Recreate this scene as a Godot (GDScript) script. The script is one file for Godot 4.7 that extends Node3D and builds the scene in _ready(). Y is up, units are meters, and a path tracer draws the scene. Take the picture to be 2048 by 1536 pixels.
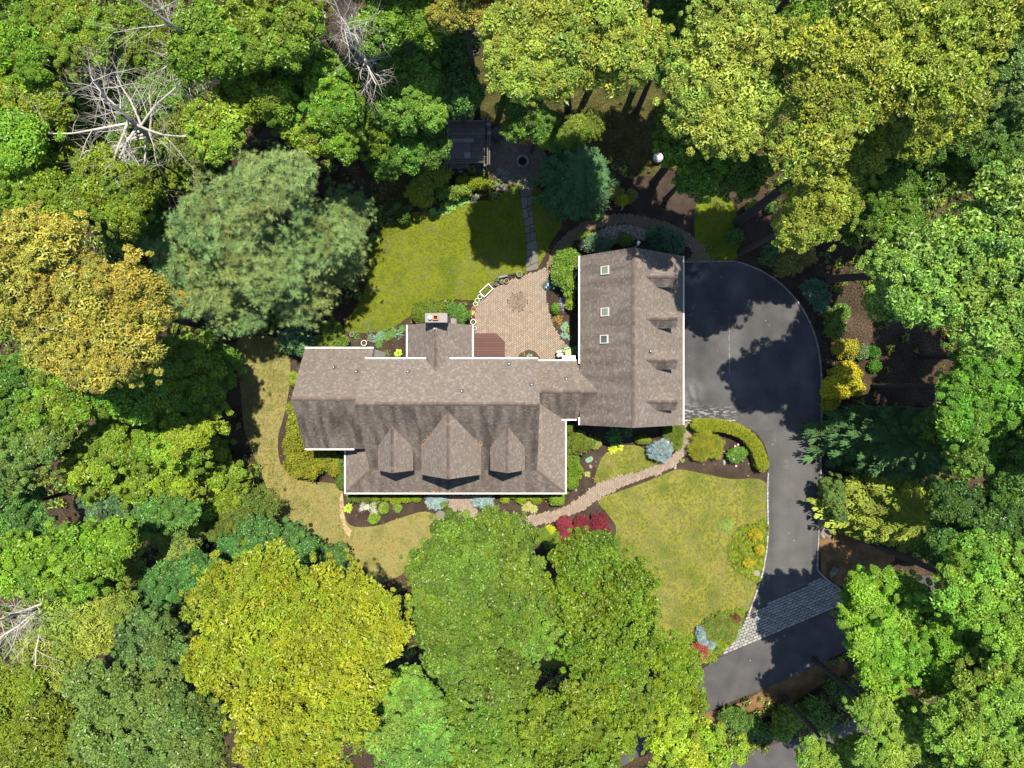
extends Node3D
# An aerial view straight down on a house in the woods. Metres; image up is -z. at() gives the real place of a point of the photograph at a known height.
const S := 0.037
const H := 50.5
const DIM := 0.458
var rng := RandomNumberGenerator.new()
var used := {}
var mats := {}
var clumps := {}

class MB:
	var v := PackedVector3Array()
	var n := PackedVector3Array()
	var c := PackedColorArray()
	func tri(a: Vector3, b: Vector3, d: Vector3, col: Color = Color.WHITE) -> void:
		var nn := (d - a).cross(b - a).normalized()
		v.append(a); v.append(b); v.append(d)
		for i in 3:
			n.append(nn)
			c.append(col)
	func trin(a: Vector3, b: Vector3, d: Vector3, na: Vector3, nb: Vector3, nd: Vector3, col: Color) -> void:
		if (d - a).cross(b - a).dot(na + nb + nd) < 0.0:
			v.append(a); v.append(d); v.append(b)
			n.append(na); n.append(nd); n.append(nb)
		else:
			v.append(a); v.append(b); v.append(d)
			n.append(na); n.append(nb); n.append(nd)
		for i in 3:
			c.append(col)
	# flat face turned so that it looks towards a direction
	func face(a: Vector3, b: Vector3, d: Vector3, to: Vector3, col: Color) -> void:
		var nn := (d - a).cross(b - a).normalized()
		if nn.dot(to) < 0.0:
			nn = -nn
		trin(a, b, d, nn, nn, nn, col)
	func quad(a: Vector3, b: Vector3, d: Vector3, e: Vector3, col: Color = Color.WHITE) -> void:
		tri(a, b, d, col)
		tri(a, d, e, col)
	# box with chamfered edges: centre, half sizes, basis
	func box(o: Vector3, hs: Vector3, col: Color = Color.WHITE, b: Basis = Basis(), ch: float = 0.0) -> void:
		var k := minf(ch, minf(hs.x, minf(hs.y, hs.z)) * 0.6)
		for ax in 3:
			for s in [-1.0, 1.0]:
				var u := (ax + 1) % 3
				var w := (ax + 2) % 3
				var p: Array[Vector3] = []
				for q in [[-1, -1], [-1, 1], [1, 1], [1, -1]]:
					var t := Vector3()
					t[ax] = hs[ax] * s
					t[u] = (hs[u] - k) * q[0]
					t[w] = (hs[w] - k) * q[1]
					p.append(o + b * t)
				if s > 0:
					quad(p[0], p[1], p[2], p[3], col)
				else:
					quad(p[3], p[2], p[1], p[0], col)
		if k <= 0.0:
			return
		for ax in 3:
			var u := (ax + 1) % 3
			var w := (ax + 2) % 3
			for q in [[-1.0, -1.0], [-1.0, 1.0], [1.0, 1.0], [1.0, -1.0]]:
				var p: Array[Vector3] = []
				for e in [[-1.0, 0], [1.0, 0], [1.0, 1], [-1.0, 1]]:
					var t := Vector3()
					t[ax] = (hs[ax] - k) * e[0]
					t[u] = (hs[u] - (k if e[1] == 1 else 0.0)) * q[0]
					t[w] = (hs[w] - (k if e[1] == 0 else 0.0)) * q[1]
					p.append(o + b * t)
				if q[0] * q[1] < 0:
					quad(p[0], p[1], p[2], p[3], col)
				else:
					quad(p[3], p[2], p[1], p[0], col)
	func tube(a: Vector3, b: Vector3, ra: float, rb: float, sides: int = 6, col: Color = Color.WHITE, cap: bool = true) -> void:
		var d := (b - a).normalized()
		var x := d.cross(Vector3(0.31, 0.2, 0.93)).normalized()
		var y := d.cross(x)
		for i in sides:
			var t0 := TAU * i / sides
			var t1 := TAU * (i + 1) / sides
			var n0 := x * cos(t0) + y * sin(t0)
			var n1 := x * cos(t1) + y * sin(t1)
			trin(a + n0 * ra, b + n0 * rb, b + n1 * rb, n0, n0, n1, col)
			trin(a + n0 * ra, b + n1 * rb, a + n1 * ra, n0, n1, n1, col)
			if cap:
				tri(b, b + n1 * rb, b + n0 * rb, col)
				tri(a, a + n0 * ra, a + n1 * ra, col)
	func lathe(o: Vector3, prof: Array, segs: int = 20, col: Color = Color.WHITE) -> void:
		for j in prof.size() - 1:
			var p: Vector2 = prof[j]
			var q: Vector2 = prof[j + 1]
			var e := q - p
			var nn := Vector2(e.y, -e.x).normalized()
			for i in segs:
				var t0 := TAU * i / segs
				var t1 := TAU * (i + 1) / segs
				var d0 := Vector3(cos(t0), 0, sin(t0))
				var d1 := Vector3(cos(t1), 0, sin(t1))
				var n0 := d0 * nn.x + Vector3.UP * nn.y
				var n1 := d1 * nn.x + Vector3.UP * nn.y
				var a := o + d0 * p.x + Vector3.UP * p.y
				var b := o + d0 * q.x + Vector3.UP * q.y
				var cc := o + d1 * q.x + Vector3.UP * q.y
				var dd := o + d1 * p.x + Vector3.UP * p.y
				trin(a, b, cc, n0, n0, n1, col)
				trin(a, cc, dd, n0, n1, n1, col)
	func sheet(pts: PackedVector2Array, y: float, col: Color = Color.WHITE) -> void:
		var ix := Geometry2D.triangulate_polygon(pts)
		for i in range(0, ix.size(), 3):
			var a := pts[ix[i]]
			var b := pts[ix[i + 1]]
			var d := pts[ix[i + 2]]
			trin(Vector3(a.x, y, a.y), Vector3(b.x, y, b.y), Vector3(d.x, y, d.y), Vector3.UP, Vector3.UP, Vector3.UP, col)
	# a slab with a chamfered rim, outline in x and z
	func slab(pts: PackedVector2Array, y0: float, y1: float, col: Color = Color.WHITE, ch: float = 0.01) -> void:
		var mid := Vector2()
		for p in pts:
			mid += p / pts.size()
		var up := PackedVector2Array()
		for p in pts:
			up.append(p + (mid - p).normalized() * ch)
		sheet(up, y1, col)
		for i in pts.size():
			var j := (i + 1) % pts.size()
			var a := Vector3(pts[i].x, y0, pts[i].y)
			var b := Vector3(pts[j].x, y0, pts[j].y)
			var a1 := Vector3(pts[i].x, y1 - ch, pts[i].y)
			var b1 := Vector3(pts[j].x, y1 - ch, pts[j].y)
			var a2 := Vector3(up[i].x, y1, up[i].y)
			var b2 := Vector3(up[j].x, y1, up[j].y)
			var out := Vector3(pts[i].x + pts[j].x - 2 * mid.x, 0, pts[i].y + pts[j].y - 2 * mid.y)
			if (b1 - a).cross(a1 - a).dot(out) > 0:
				quad(a, a1, b1, b, col)
				quad(a1, a2, b2, b1, col)
			else:
				quad(a, b, b1, a1, col)
				quad(a1, b1, b2, a2, col)
	func blob(o: Vector3, r: Vector3, g: RandomNumberGenerator, rough: float, col: Color, rings: int = 6, segs: int = 9) -> void:
		var pts := []
		for j in rings + 1:
			var row := []
			var ph := PI * j / rings
			for i in segs:
				var th := TAU * i / segs
				var k := 1.0 + (g.randf() - 0.5) * rough
				if j == 0 or j == rings:
					k = 1.0
				row.append(o + Vector3(sin(ph) * cos(th) * r.x, cos(ph) * r.y, sin(ph) * sin(th) * r.z) * k)
			pts.append(row)
		for j in rings:
			for i in segs:
				var i2 := (i + 1) % segs
				quad(pts[j][i], pts[j][i2], pts[j + 1][i2], pts[j + 1][i], col)
	func mesh(m: Material) -> ArrayMesh:
		var a := []
		a.resize(Mesh.ARRAY_MAX)
		a[Mesh.ARRAY_VERTEX] = v
		a[Mesh.ARRAY_NORMAL] = n
		a[Mesh.ARRAY_COLOR] = c
		var out := ArrayMesh.new()
		out.add_surface_from_arrays(Mesh.PRIMITIVE_TRIANGLES, a)
		out.surface_set_material(0, m)
		return out

# ---------- places ----------
func at(px: float, py: float, h: float = 0.0) -> Vector3:
	var k := S * (H - h) / H
	return Vector3((px - 1024.0) * k, h, (py - 768.0) * k)

func flat(list: Array) -> PackedVector2Array:
	var out := PackedVector2Array()
	for i in range(0, list.size(), 2):
		out.append(Vector2((list[i] - 1024.0) * S, (list[i + 1] - 768.0) * S))
	return out

func smooth(p: PackedVector2Array, closed: bool, steps: int = 5) -> PackedVector2Array:
	var out := PackedVector2Array()
	var n := p.size()
	for i in (n if closed else n - 1):
		var a := p[(i - 1 + n) % n] if closed or i > 0 else p[i]
		var b := p[i]
		var c := p[(i + 1) % n]
		var d := p[(i + 2) % n] if closed or i + 2 < n else c
		for k in steps:
			out.append(b.cubic_interpolate(c, a, d, float(k) / steps))
	if not closed:
		out.append(p[n - 1])
	return out

func rr(a: float, b: float) -> float:
	return a + (b - a) * rng.randf()

func lin(r: float, g: float, b: float) -> Color:
	return Color(r, g, b)

func srgb(r: float, g: float, b: float) -> Color:
	return Color(r / 255.0, g / 255.0, b / 255.0)

# ---------- objects ----------
func numbered(called: String) -> String:
	var k: int = used.get(called, 0)
	used[called] = k + 1
	return called if k == 0 else "%s_%03d" % [called, k]

func tag(o: Node, label: String, category: String = "", group: String = "", kind: String = "") -> Node:
	o.set_meta("label", label)
	if category: o.set_meta("category", category)
	if group: o.set_meta("group", group)
	if kind: o.set_meta("kind", kind)
	return o

func thing(called: String, label: String, category: String, where: Vector3, turn: float = 0.0, group: String = "") -> Node3D:
	var o := Node3D.new()
	o.name = numbered(called)
	add_child(o)
	o.position = where
	o.rotation.y = turn
	tag(o, label, category, group)
	return o

func obj(called: String, b, m, parent: Node = self) -> MeshInstance3D:
	var o := MeshInstance3D.new()
	o.name = numbered(called) if parent == self else called
	o.mesh = b.mesh(m) if b is MB else b
	parent.add_child(o, true)
	return o

func struct(called: String, b, m) -> MeshInstance3D:
	var o := obj(called, b, m)
	o.set_meta("kind", "structure")
	return o

func scatter(called: String, me: Mesh, places: Array, tints: Array, parent: Node = self) -> MultiMeshInstance3D:
	var mm := MultiMesh.new()
	mm.transform_format = MultiMesh.TRANSFORM_3D
	mm.use_colors = true
	mm.mesh = me
	mm.instance_count = places.size()
	for i in places.size():
		mm.set_instance_transform(i, places[i])
		mm.set_instance_color(i, tints[i])
	var o := MultiMeshInstance3D.new()
	o.name = numbered(called) if parent == self else called
	o.multimesh = mm
	parent.add_child(o, true)
	o.set_meta("kind", "stuff")
	return o

# ---------- materials ----------
func noise_tex(size: int, freq: float, cols: Array, sd: int, oct: int = 3, kind: int = FastNoiseLite.TYPE_SIMPLEX_SMOOTH) -> NoiseTexture2D:
	var f := FastNoiseLite.new()
	f.noise_type = kind
	f.seed = sd
	f.frequency = freq
	f.fractal_octaves = oct
	var t := NoiseTexture2D.new()
	t.width = size
	t.height = size
	t.seamless = true
	t.noise = f
	if cols.size():
		var g := Gradient.new()
		var offs := PackedFloat32Array()
		var cc := PackedColorArray()
		for i in cols.size():
			offs.append(float(i) / (cols.size() - 1))
			cc.append(cols[i])
		g.offsets = offs
		g.colors = cc
		t.color_ramp = g
	return t

# world-mapped surface: fine pattern times a broad one
func ground_mat(called: String, fine: Array, fine_m: float, broad: Array, broad_m: float, sd: int, rough: float = 0.95, bump: float = 0.0, ffreq: float = 0.03) -> StandardMaterial3D:
	var m := StandardMaterial3D.new()
	m.resource_name = called
	m.roughness = rough
	m.metallic_specular = 0.25
	m.albedo_texture = noise_tex(1024, ffreq, fine, sd, 4)
	m.albedo_color = Color(DIM, DIM, DIM).linear_to_srgb()
	m.uv1_triplanar = true
	m.uv1_world_triplanar = true
	m.uv1_scale = Vector3.ONE / fine_m
	if broad.size():
		m.detail_enabled = true
		m.detail_blend_mode = BaseMaterial3D.BLEND_MODE_MUL
		m.detail_uv_layer = BaseMaterial3D.DETAIL_UV_2
		m.detail_albedo = noise_tex(512, 0.012, broad, sd + 7, 4)
		m.uv2_triplanar = true
		m.uv2_world_triplanar = true
		m.uv2_scale = Vector3.ONE / broad_m
	if bump > 0.0:
		m.heightmap_enabled = true
		m.heightmap_texture = noise_tex(1024, ffreq * 1.5, [], sd + 3, 3)
		m.heightmap_scale = bump
	return m

func plain_mat(called: String, c: Color, rough: float = 0.7, metal: float = 0.0) -> StandardMaterial3D:
	if mats.has(called):
		return mats[called]
	var m := StandardMaterial3D.new()
	m.resource_name = called
	m.albedo_color = c.linear_to_srgb()
	m.roughness = rough
	m.metallic = metal
	mats[called] = m
	return m

# surface whose own colour is in the vertices, with a little grain
func vc_mat(called: String, rough: float, grain: float = 0.0, scale_m: float = 0.6, spec: float = 0.4) -> StandardMaterial3D:
	if mats.has(called):
		return mats[called]
	var m := StandardMaterial3D.new()
	m.resource_name = called
	m.vertex_color_use_as_albedo = true
	if called in ["shingle", "roof_deck", "paver", "granite", "kerb_stone", "rock", "pebble", "flagstone", "bark", "deck_paint", "siding", "chimney_stone", "old_wood", "wicker"] or called == "none":
		m.albedo_color = Color(DIM, DIM, DIM).linear_to_srgb()
	m.roughness = rough
	m.metallic_specular = spec
	if grain > 0.0:
		var lo := 1.0 - grain
		m.albedo_texture = noise_tex(512, 0.05, [Color(lo, lo, lo), Color.WHITE], 40 + mats.size(), 4)
		m.uv1_triplanar = true
		m.uv1_scale = Vector3.ONE / scale_m
	mats[called] = m
	return m

func leaf_mat(called: String, rough: float, back: Color, spec: float = 0.5) -> StandardMaterial3D:
	var m := vc_mat(called, rough, 0.0, 1.0, spec)
	m.backlight_enabled = true
	m.backlight = back
	return m

# ---------- foliage pieces ----------
# a twig end with n leaves in a flattened ball
func leaf_clump(n: int, rad: float, ln: float, wd: float, flatness: float, upness: float, m: Material, sd: int, odd: Color = Color(0, 0, 0, 0), odd_share: float = 0.0) -> ArrayMesh:
	var g := RandomNumberGenerator.new()
	g.seed = sd
	var b := MB.new()
	for i in n:
		var d := Vector3(g.randfn(), g.randfn(), g.randfn()).normalized()
		var p := d * rad * pow(g.randf(), 0.4)
		p.y *= flatness
		var nn := (Vector3(g.randfn(), g.randfn(), g.randfn()).normalized() + Vector3.UP * upness + d * 0.3).normalized()
		var dir := nn.cross(Vector3(g.randfn(), g.randfn(), g.randfn())).normalized()
		var side := nn.cross(dir)
		var l := ln * (0.7 + 0.6 * g.randf())
		var w := wd * (0.7 + 0.6 * g.randf())
		var tone := 0.7 + 0.6 * g.randf()
		var warm := 0.85 + 0.3 * g.randf()
		var col := Color(tone * warm, tone, tone * 0.9)
		if g.randf() < odd_share:
			col = odd
		var tip := p + dir * l - nn * l * 0.18
		var a := p + dir * l * 0.45 + side * w * 0.5 + nn * w * 0.12
		var e := p + dir * l * 0.45 - side * w * 0.5 + nn * w * 0.12
		b.tri(p, a, tip, col)
		b.tri(p, tip, e, col)
	return b.mesh(m)

# a rounded puff of foliage: leaves over the upper shell of a ball, uneven
func puff(n: int, ln: float, wd: float, jitter: float, upness: float, m: Material, sd: int, odd: Color = Color(0, 0, 0, 0), odd_share: float = 0.0) -> ArrayMesh:
	var g := RandomNumberGenerator.new()
	g.seed = sd
	var f := FastNoiseLite.new()
	f.seed = sd
	f.frequency = 0.9
	var b := MB.new()
	for i in n:
		var d := Vector3(g.randfn(), g.randfn(), g.randfn()).normalized()
		if d.y < -0.1:
			d.y = -d.y
		var p := d * (1.0 + 0.45 * f.get_noise_3dv(d)) * (1.0 - 0.3 * g.randf() * g.randf()) * Vector3(1, 0.6, 1)
		var nn := (d + Vector3.UP * upness + Vector3(g.randfn(), g.randfn(), g.randfn()) * jitter).normalized()
		var dir := (nn.cross(Vector3(g.randfn(), g.randfn(), g.randfn())).normalized() + d * 0.4).normalized()
		var side := nn.cross(dir).normalized()
		var l := ln * (0.65 + 0.7 * g.randf())
		var w := wd * (0.65 + 0.7 * g.randf())
		var tone := 0.65 + 0.7 * g.randf()
		var warm := 0.85 + 0.3 * g.randf()
		var col := Color(tone * warm, tone, tone * 0.9)
		if g.randf() < odd_share:
			col = odd
		var tip := p + dir * l - nn * l * 0.2
		var a := p + dir * l * 0.45 + side * w * 0.5 + nn * w * 0.12
		var e := p + dir * l * 0.45 - side * w * 0.5 + nn * w * 0.12
		b.tri(p, a, tip, col)
		b.tri(p, tip, e, col)
	return b.mesh(m)

# tuft of fine needles pointing outwards and up
func needle_tuft(n: int, ln: float, wd: float, m: Material, sd: int) -> ArrayMesh:
	var g := RandomNumberGenerator.new()
	g.seed = sd
	var b := MB.new()
	for i in n:
		var o := Vector3(g.randfn() * 0.13, g.randfn() * 0.08, g.randfn() * 0.13)
		var d := (Vector3(g.randfn(), absf(g.randfn()) * 0.7 + 0.1, g.randfn())).normalized()
		var s := d.cross(Vector3(g.randfn(), g.randfn(), g.randfn())).normalized() * wd * 0.5
		var l := ln * (0.6 + 0.7 * g.randf())
		var t := 0.65 + 0.7 * g.randf()
		b.tri(o - s, o + s, o + d * l, Color(t, t, t))
	return b.mesh(m)

# one whole branch of a conifer along +x: a drooping axis with feathered side shoots, gaps between them
func bough(m: Material, sd: int, droop: float, tip: Color, shoots: int) -> ArrayMesh:
	var g := RandomNumberGenerator.new()
	g.seed = sd
	var b := MB.new()
	for i in shoots:
		var t := (i + g.randf() * 0.8) / shoots
		var p := Vector3(t, -droop * t * t + 0.03 * sin(t * 9.0 + sd), 0.05 * sin(t * 5.0 + sd))
		for s in [-1.0, 0.0, 1.0]:
			if s == 0.0 and i < shoots - 1:
				continue
			var l := 0.34 * (1.05 - t * 0.75) * (0.45 + 0.9 * g.randf())
			var dir := Vector3(0.8 + 0.3 * g.randf(), -0.35 + 0.6 * g.randf(), s * (0.55 + 0.5 * g.randf())).normalized()
			var side := dir.cross(Vector3.UP).normalized()
			var tone := 0.55 + 0.7 * g.randf()
			var n := 7
			for k in n:
				var f := (k + 0.5) / n
				var q := p + dir * l * f + Vector3(0, -0.05 * f * f, 0)
				var col := Color(tone, tone, tone).lerp(tip * tone, f * f)
				for e in [-1.0, 1.0]:
					var nd: Vector3 = (dir * 1.1 + side * e * 0.8 + Vector3(0, 0.45 * g.randfn(), 0)).normalized() * (0.055 - 0.02 * f)
					var w: Vector3 = nd.cross(Vector3.UP).normalized() * 0.011
					b.tri(q - w, q + w, q + nd, col)
				var nd2: Vector3 = (dir + Vector3(0, 0.9, 0)).normalized() * 0.04
				var w2: Vector3 = side * 0.012
				b.tri(q - w2, q + w2, q + nd2, col)
	return b.mesh(m)

# broad-leaved rosette such as a hosta, or a clump of strap leaves
func rosette(n: int, ln: float, wd: float, rise: float, m: Material, sd: int, edge: Color = Color(1, 1, 1)) -> ArrayMesh:
	var g := RandomNumberGenerator.new()
	g.seed = sd
	var b := MB.new()
	for i in n:
		var th := g.randf() * TAU
		var l := ln * (0.45 + 0.65 * g.randf())
		var d := Vector3(cos(th), 0, sin(th))
		var s := Vector3(-d.z, 0, d.x)
		var up := rise * (0.5 + 0.8 * g.randf())
		var tone := 0.75 + 0.5 * g.randf()
		var col := Color(tone, tone, tone)
		var prev_a := d * 0.04 + s * 0.01
		var prev_b := d * 0.04 - s * 0.01
		for k in range(1, 5):
			var t := k / 4.0
			var w := wd * sin(PI * minf(0.95, 0.12 + t * 0.8)) * 0.5
			if k == 4:
				w = 0.004
			var c := d * l * t + Vector3.UP * (up * sin(t * 2.3) + 0.02)
			b.quad(prev_a, c + s * w, c - s * w, prev_b, col * (edge if k > 2 and g.randf() < 0.5 else Color.WHITE))
			prev_a = c + s * w
			prev_b = c - s * w
	return b.mesh(m)

func pick(key: String) -> Mesh:
	var list: Array = clumps[key]
	return list[rng.randi() % list.size()]

# clumps over one ellipsoid made of smaller lobes; fills places and tints
func crown_shell(c: Vector3, r: Vector3, lobes: int, lobe: float, cs: float, cover: float, col: Color, vary: float, places: Array, tints: Array, sprigs: int = 0, under: float = -0.25) -> void:
	for i in lobes:
		var d := Vector3(rng.randfn(), rng.randfn() * 0.8 + 0.35, rng.randfn()).normalized()
		if d.y < under:
			d.y = -d.y * 0.6
		var k := rr(0.55, 1.12) if i > lobes / 5 else rr(0.1, 0.6)
		var lc := c + Vector3(d.x * r.x, d.y * r.y, d.z * r.z) * k
		var lr := lobe * rr(0.65, 1.3)
		var tone := 1.0 + (rng.randf() - 0.5) * vary
		var hue := (rng.randf() - 0.5) * vary * 0.7
		var n := int(cover * 2.6 * lr * lr / (cs * cs)) + 1
		for j in n:
			var e := Vector3(rng.randfn(), rng.randfn(), rng.randfn()).normalized()
			if e.y < -0.1:
				e.y = -e.y
			var p := lc + e * lr * Vector3(1, 0.85, 1) * rr(0.55, 1.15)
			var up := (e * 0.5 + Vector3.UP * 0.8 + d * 0.3).normalized()
			var b := Basis(Quaternion(Vector3.UP, up)) * Basis(Vector3.UP, rng.randf() * TAU)
			places.append(Transform3D(b.scaled(Vector3.ONE * cs * rr(0.6, 1.3)), p))
			var t := tone * rr(0.8, 1.2)
			tints.append(Color(col.r * t * (1.0 + hue), col.g * t, col.b * t * (1.0 - hue * 0.5)))
		for j in sprigs:
			tone *= rr(0.94, 1.06)
			var e := (Vector3(rng.randfn(), rng.randfn() * 0.7, rng.randfn()).normalized() + d * 0.7).normalized()
			var p := lc + e * lr * rr(1.0, 1.55)
			var b := Basis(Quaternion(Vector3.UP, (e + Vector3.UP).normalized())) * Basis(Vector3.UP, rng.randf() * TAU)
			places.append(Transform3D(b.scaled(Vector3.ONE * cs * rr(0.28, 0.55)), p))
			var t := tone * rr(0.85, 1.3)
			tints.append(Color(col.r * t * (1.0 + hue), col.g * t, col.b * t))

# styles: clump set, clump size, lobe size, cover, colour (linear), tint variation, roundness
var styles := {}

func tree(called: String, label: String, style: String, h: float, ells: Array, tone: Color = Color(1, 1, 1), group: String = "", root = null) -> Node3D:
	var st: Array = styles[style]
	var mid := Vector3()
	var list := []
	for e in ells:
		var rp: float = (e[2] + e[3]) * 0.5
		var r0 := rp * S * (H - h * 0.85) / H
		var rv := clampf(r0 * st[6], 0.9, 4.2)
		var hc := h - rv
		if e.size() > 4:
			hc = e[4] - rv
		var k := S * (H - hc) / H
		var c := at(e[0], e[1], hc)
		list.append([c, Vector3(e[2] * k, rv, e[3] * k)])
		mid += c / ells.size()
	var base := Vector3(mid.x, 0, mid.z)
	if root != null:
		base = at(root[0], root[1])
	var o := thing(called, label, "tree", base, 0.0, group)
	var places := []
	var tints := []
	var b := MB.new()
	var bark := Color(0.12, 0.105, 0.085) * rr(0.8, 1.2)
	var low: float = mid.y
	var tr := clampf(h * 0.013 + 0.04, 0.07, 0.3)
	var top := mid - base
	var knee := Vector3(top.x * 0.35 + rr(-0.2, 0.2), low * 0.5, top.z * 0.35 + rr(-0.2, 0.2))
	b.tube(Vector3(0, -0.1, 0), Vector3(0, 0.35, 0), tr * 1.5, tr * 1.08, 9, bark)
	b.tube(Vector3(0, 0.34, 0), knee, tr * 1.08, tr * 0.85, 9, bark)
	b.tube(knee, top, tr * 0.85, tr * 0.45, 9, bark)
	for e in list:
		var c: Vector3 = e[0] - base
		var r: Vector3 = e[1]
		var fork := knee.lerp(top, rr(0.35, 0.8))
		b.tube(fork, c, tr * 0.45, tr * 0.2, 6, bark)
		for i in 5:
			var d := Vector3(rng.randfn(), absf(rng.randfn()) * 0.5 + 0.25, rng.randfn()).normalized()
			var q := c + d * r * rr(0.65, 1.0)
			var m0 := fork.lerp(c, rr(0.5, 1.0))
			var m1 := m0.lerp(q, 0.55) + Vector3(rr(-0.3, 0.3), rr(0, 0.3), rr(-0.3, 0.3))
			b.tube(m0, m1, tr * 0.2, tr * 0.12, 5, bark * 1.25)
			b.tube(m1, q, tr * 0.12, tr * 0.04, 5, bark * 2.4)
		var ra := (r.x + r.z) * 0.5
		var lobe: float = minf(st[2], ra * 0.6)
		var cs: float = minf(st[1], ra * 0.34)
		var lobes := int(5 + st[7] * pow(ra / lobe, 2.0))
		var shrink: float = minf(lobe * 0.7 + cs * 0.5, ra * 0.6)
		crown_shell(c, Vector3(r.x - shrink, r.y - shrink * 0.5, r.z - shrink), lobes, lobe, cs, st[3], st[4] * tone, st[5], places, tints, 7)
	obj("trunk", b, vc_mat("bark", 0.95, 0.5, 0.5), o)
	scatter("crown", pick(st[0]), places, tints, o)
	return o

# conifer with whorls of boughs
func conifer(called: String, label: String, px: float, py: float, rpx: float, h: float, key: String, col: Color, sparse: float = 1.0, tip_h: float = 0.0) -> Node3D:
	var top := at(px, py, h * 0.45)
	var o := thing(called, label, "tree", Vector3(top.x, 0, top.z))
	var r := rpx * S * (H - h * 0.4) / H
	var b := MB.new()
	b.tube(Vector3(0, -0.1, 0), Vector3(0, h * 0.96, 0), 0.05 + h * 0.014, 0.02, 8, Color(0.08, 0.06, 0.045))
	obj("trunk", b, vc_mat("bark", 0.95, 0.5, 0.5), o)
	var places := []
	var tints := []
	var y := h * 0.08
	while y < h * 0.98:
		var f := 1.0 - y / h
		var reach := r * pow(f, 0.8) + 0.2
		var n := int((5 + 5 * f) * sparse)
		var a0 := rng.randf() * TAU
		for i in n:
			var th := a0 + TAU * (i + rr(-0.35, 0.35)) / n
			var rc := reach * rr(0.6, 1.2)
			var bs := Basis(Vector3.UP, -th) * Basis(Vector3(0, 0, 1), rr(-0.25, 0.2)) * Basis(Vector3(1, 0, 0), rr(-0.4, 0.4))
			places.append(Transform3D(bs.scaled(Vector3(rc, minf(rc, 2.2), minf(rc * 1.1, 2.4))), Vector3(0, y + rr(-0.15, 0.15), 0)))
			tints.append(col * rr(0.65, 1.4))
		y += clampf(h * 0.035, 0.18, 0.34)
	scatter("boughs", pick(key), places, tints, o)
	return o

# shrub from lobes; ells are [px, py, rx, ry] at its own height
func shrub(called: String, label: String, ells: Array, h: float, key: String, cs: float, col: Color, lobe: float = 0.28, cover: float = 1.5, group: String = "", cat: String = "shrub", vary: float = 0.35) -> Node3D:
	var c0 := at(ells[0][0], ells[0][1], h * 0.5)
	var o := thing(called, label, cat, Vector3(c0.x, 0, c0.z), 0.0, group)
	var places := []
	var tints := []
	var b := MB.new()
	for e in ells:
		var k := S * (H - h * 0.5) / H
		var r := Vector3(e[2] * k, h * 0.5, e[3] * k)
		var c := at(e[0], e[1], h * 0.5) - o.position
		var lr := minf(lobe, minf(r.x, r.z) * 0.6)
		var ra := (r.x + r.z) * 0.5
		var core := r - Vector3.ONE * lr * 0.5
		crown_shell(c, Vector3(maxf(r.x - lr * 0.75, 0.02), maxf(r.y - lr * 0.5, 0.02), maxf(r.z - lr * 0.75, 0.02)), int(8 + 5.5 * pow(ra / lr, 2.0)), lr, cs, cover, col, vary, places, tints)
		for i in 6:
			var d := Vector3(rr(-0.7, 0.7) * r.x, 0, rr(-0.7, 0.7) * r.z)
			b.tube(Vector3(c.x, 0, c.z) + d * 0.2, c + d + Vector3.UP * r.y * 0.3, 0.02, 0.008, 5, Color(0.1, 0.075, 0.05))
	obj("stems", b, vc_mat("bark", 0.95, 0.5, 0.5), o)
	scatter("foliage", pick(key), places, tints, o)
	return o

# clipped shrub: an even skin of small leaves over a rounded body
func clipped(called: String, label: String, px: float, py: float, rx: float, ry: float, h: float, col: Color, square: float = 2.0, group: String = "", key: String = "box_leaf", cs: float = 0.13, cat: String = "shrub") -> Node3D:
	var c := at(px, py, h * 0.7)
	var k := S * (H - h * 0.7) / H
	var o := thing(called, label, cat, Vector3(c.x, 0, c.z), 0.0, group)
	var r := Vector3(rx * k, h * 0.62, ry * k)
	var places := []
	var tints := []
	var n := int(5.2 * (r.x * r.z + r.y * (r.x + r.z) * 0.6) / (cs * cs) * 0.75) + 20
	for i in n:
		var d := Vector3(rng.randfn(), rng.randfn(), rng.randfn()).normalized()
		if d.y < -0.35:
			d.y = -d.y
		var l := pow(pow(absf(d.x), square) + pow(absf(d.y), square) + pow(absf(d.z), square), -1.0 / square)
		var p := d * l * r * rr(0.9, 1.0) + Vector3(0, h - r.y, 0)
		if p.y < 0.02:
			continue
		var up := (d / r).normalized()
		var b := Basis(Quaternion(Vector3.UP, (up + Vector3.UP * 0.25).normalized())) * Basis(Vector3.UP, rng.randf() * TAU)
		places.append(Transform3D(b.scaled(Vector3.ONE * cs * rr(0.8, 1.3)), p))
		var t := rr(0.72, 1.25)
		tints.append(Color(col.r * t * rr(0.9, 1.1), col.g * t, col.b * t))
	var core := MB.new()
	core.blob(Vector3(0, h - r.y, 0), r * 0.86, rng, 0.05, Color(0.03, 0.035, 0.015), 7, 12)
	obj("twigs", core, vc_mat("bark", 0.95, 0.5, 0.5), o)
	scatter("foliage", pick(key), places, tints, o)
	return o

func plant(called: String, label: String, px: float, py: float, r: float, key: String, col: Color, n: int = 1, group: String = "") -> Node3D:
	var o := thing(called, label, "plant", at(px, py), rng.randf() * TAU, group)
	var places := []
	var tints := []
	var rm := r * S
	for i in n:
		var p := Vector3() if n == 1 else Vector3(rr(-0.6, 0.6) * rm, 0, rr(-0.6, 0.6) * rm)
		var s := rm * (1.0 if n == 1 else rr(0.5, 0.8))
		places.append(Transform3D(Basis(Vector3.UP, rng.randf() * TAU).scaled(Vector3.ONE * s), p + Vector3.UP * 0.01))
		tints.append(col * rr(0.8, 1.2))
	scatter("leaves", pick(key), places, tints, o)
	return o

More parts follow.
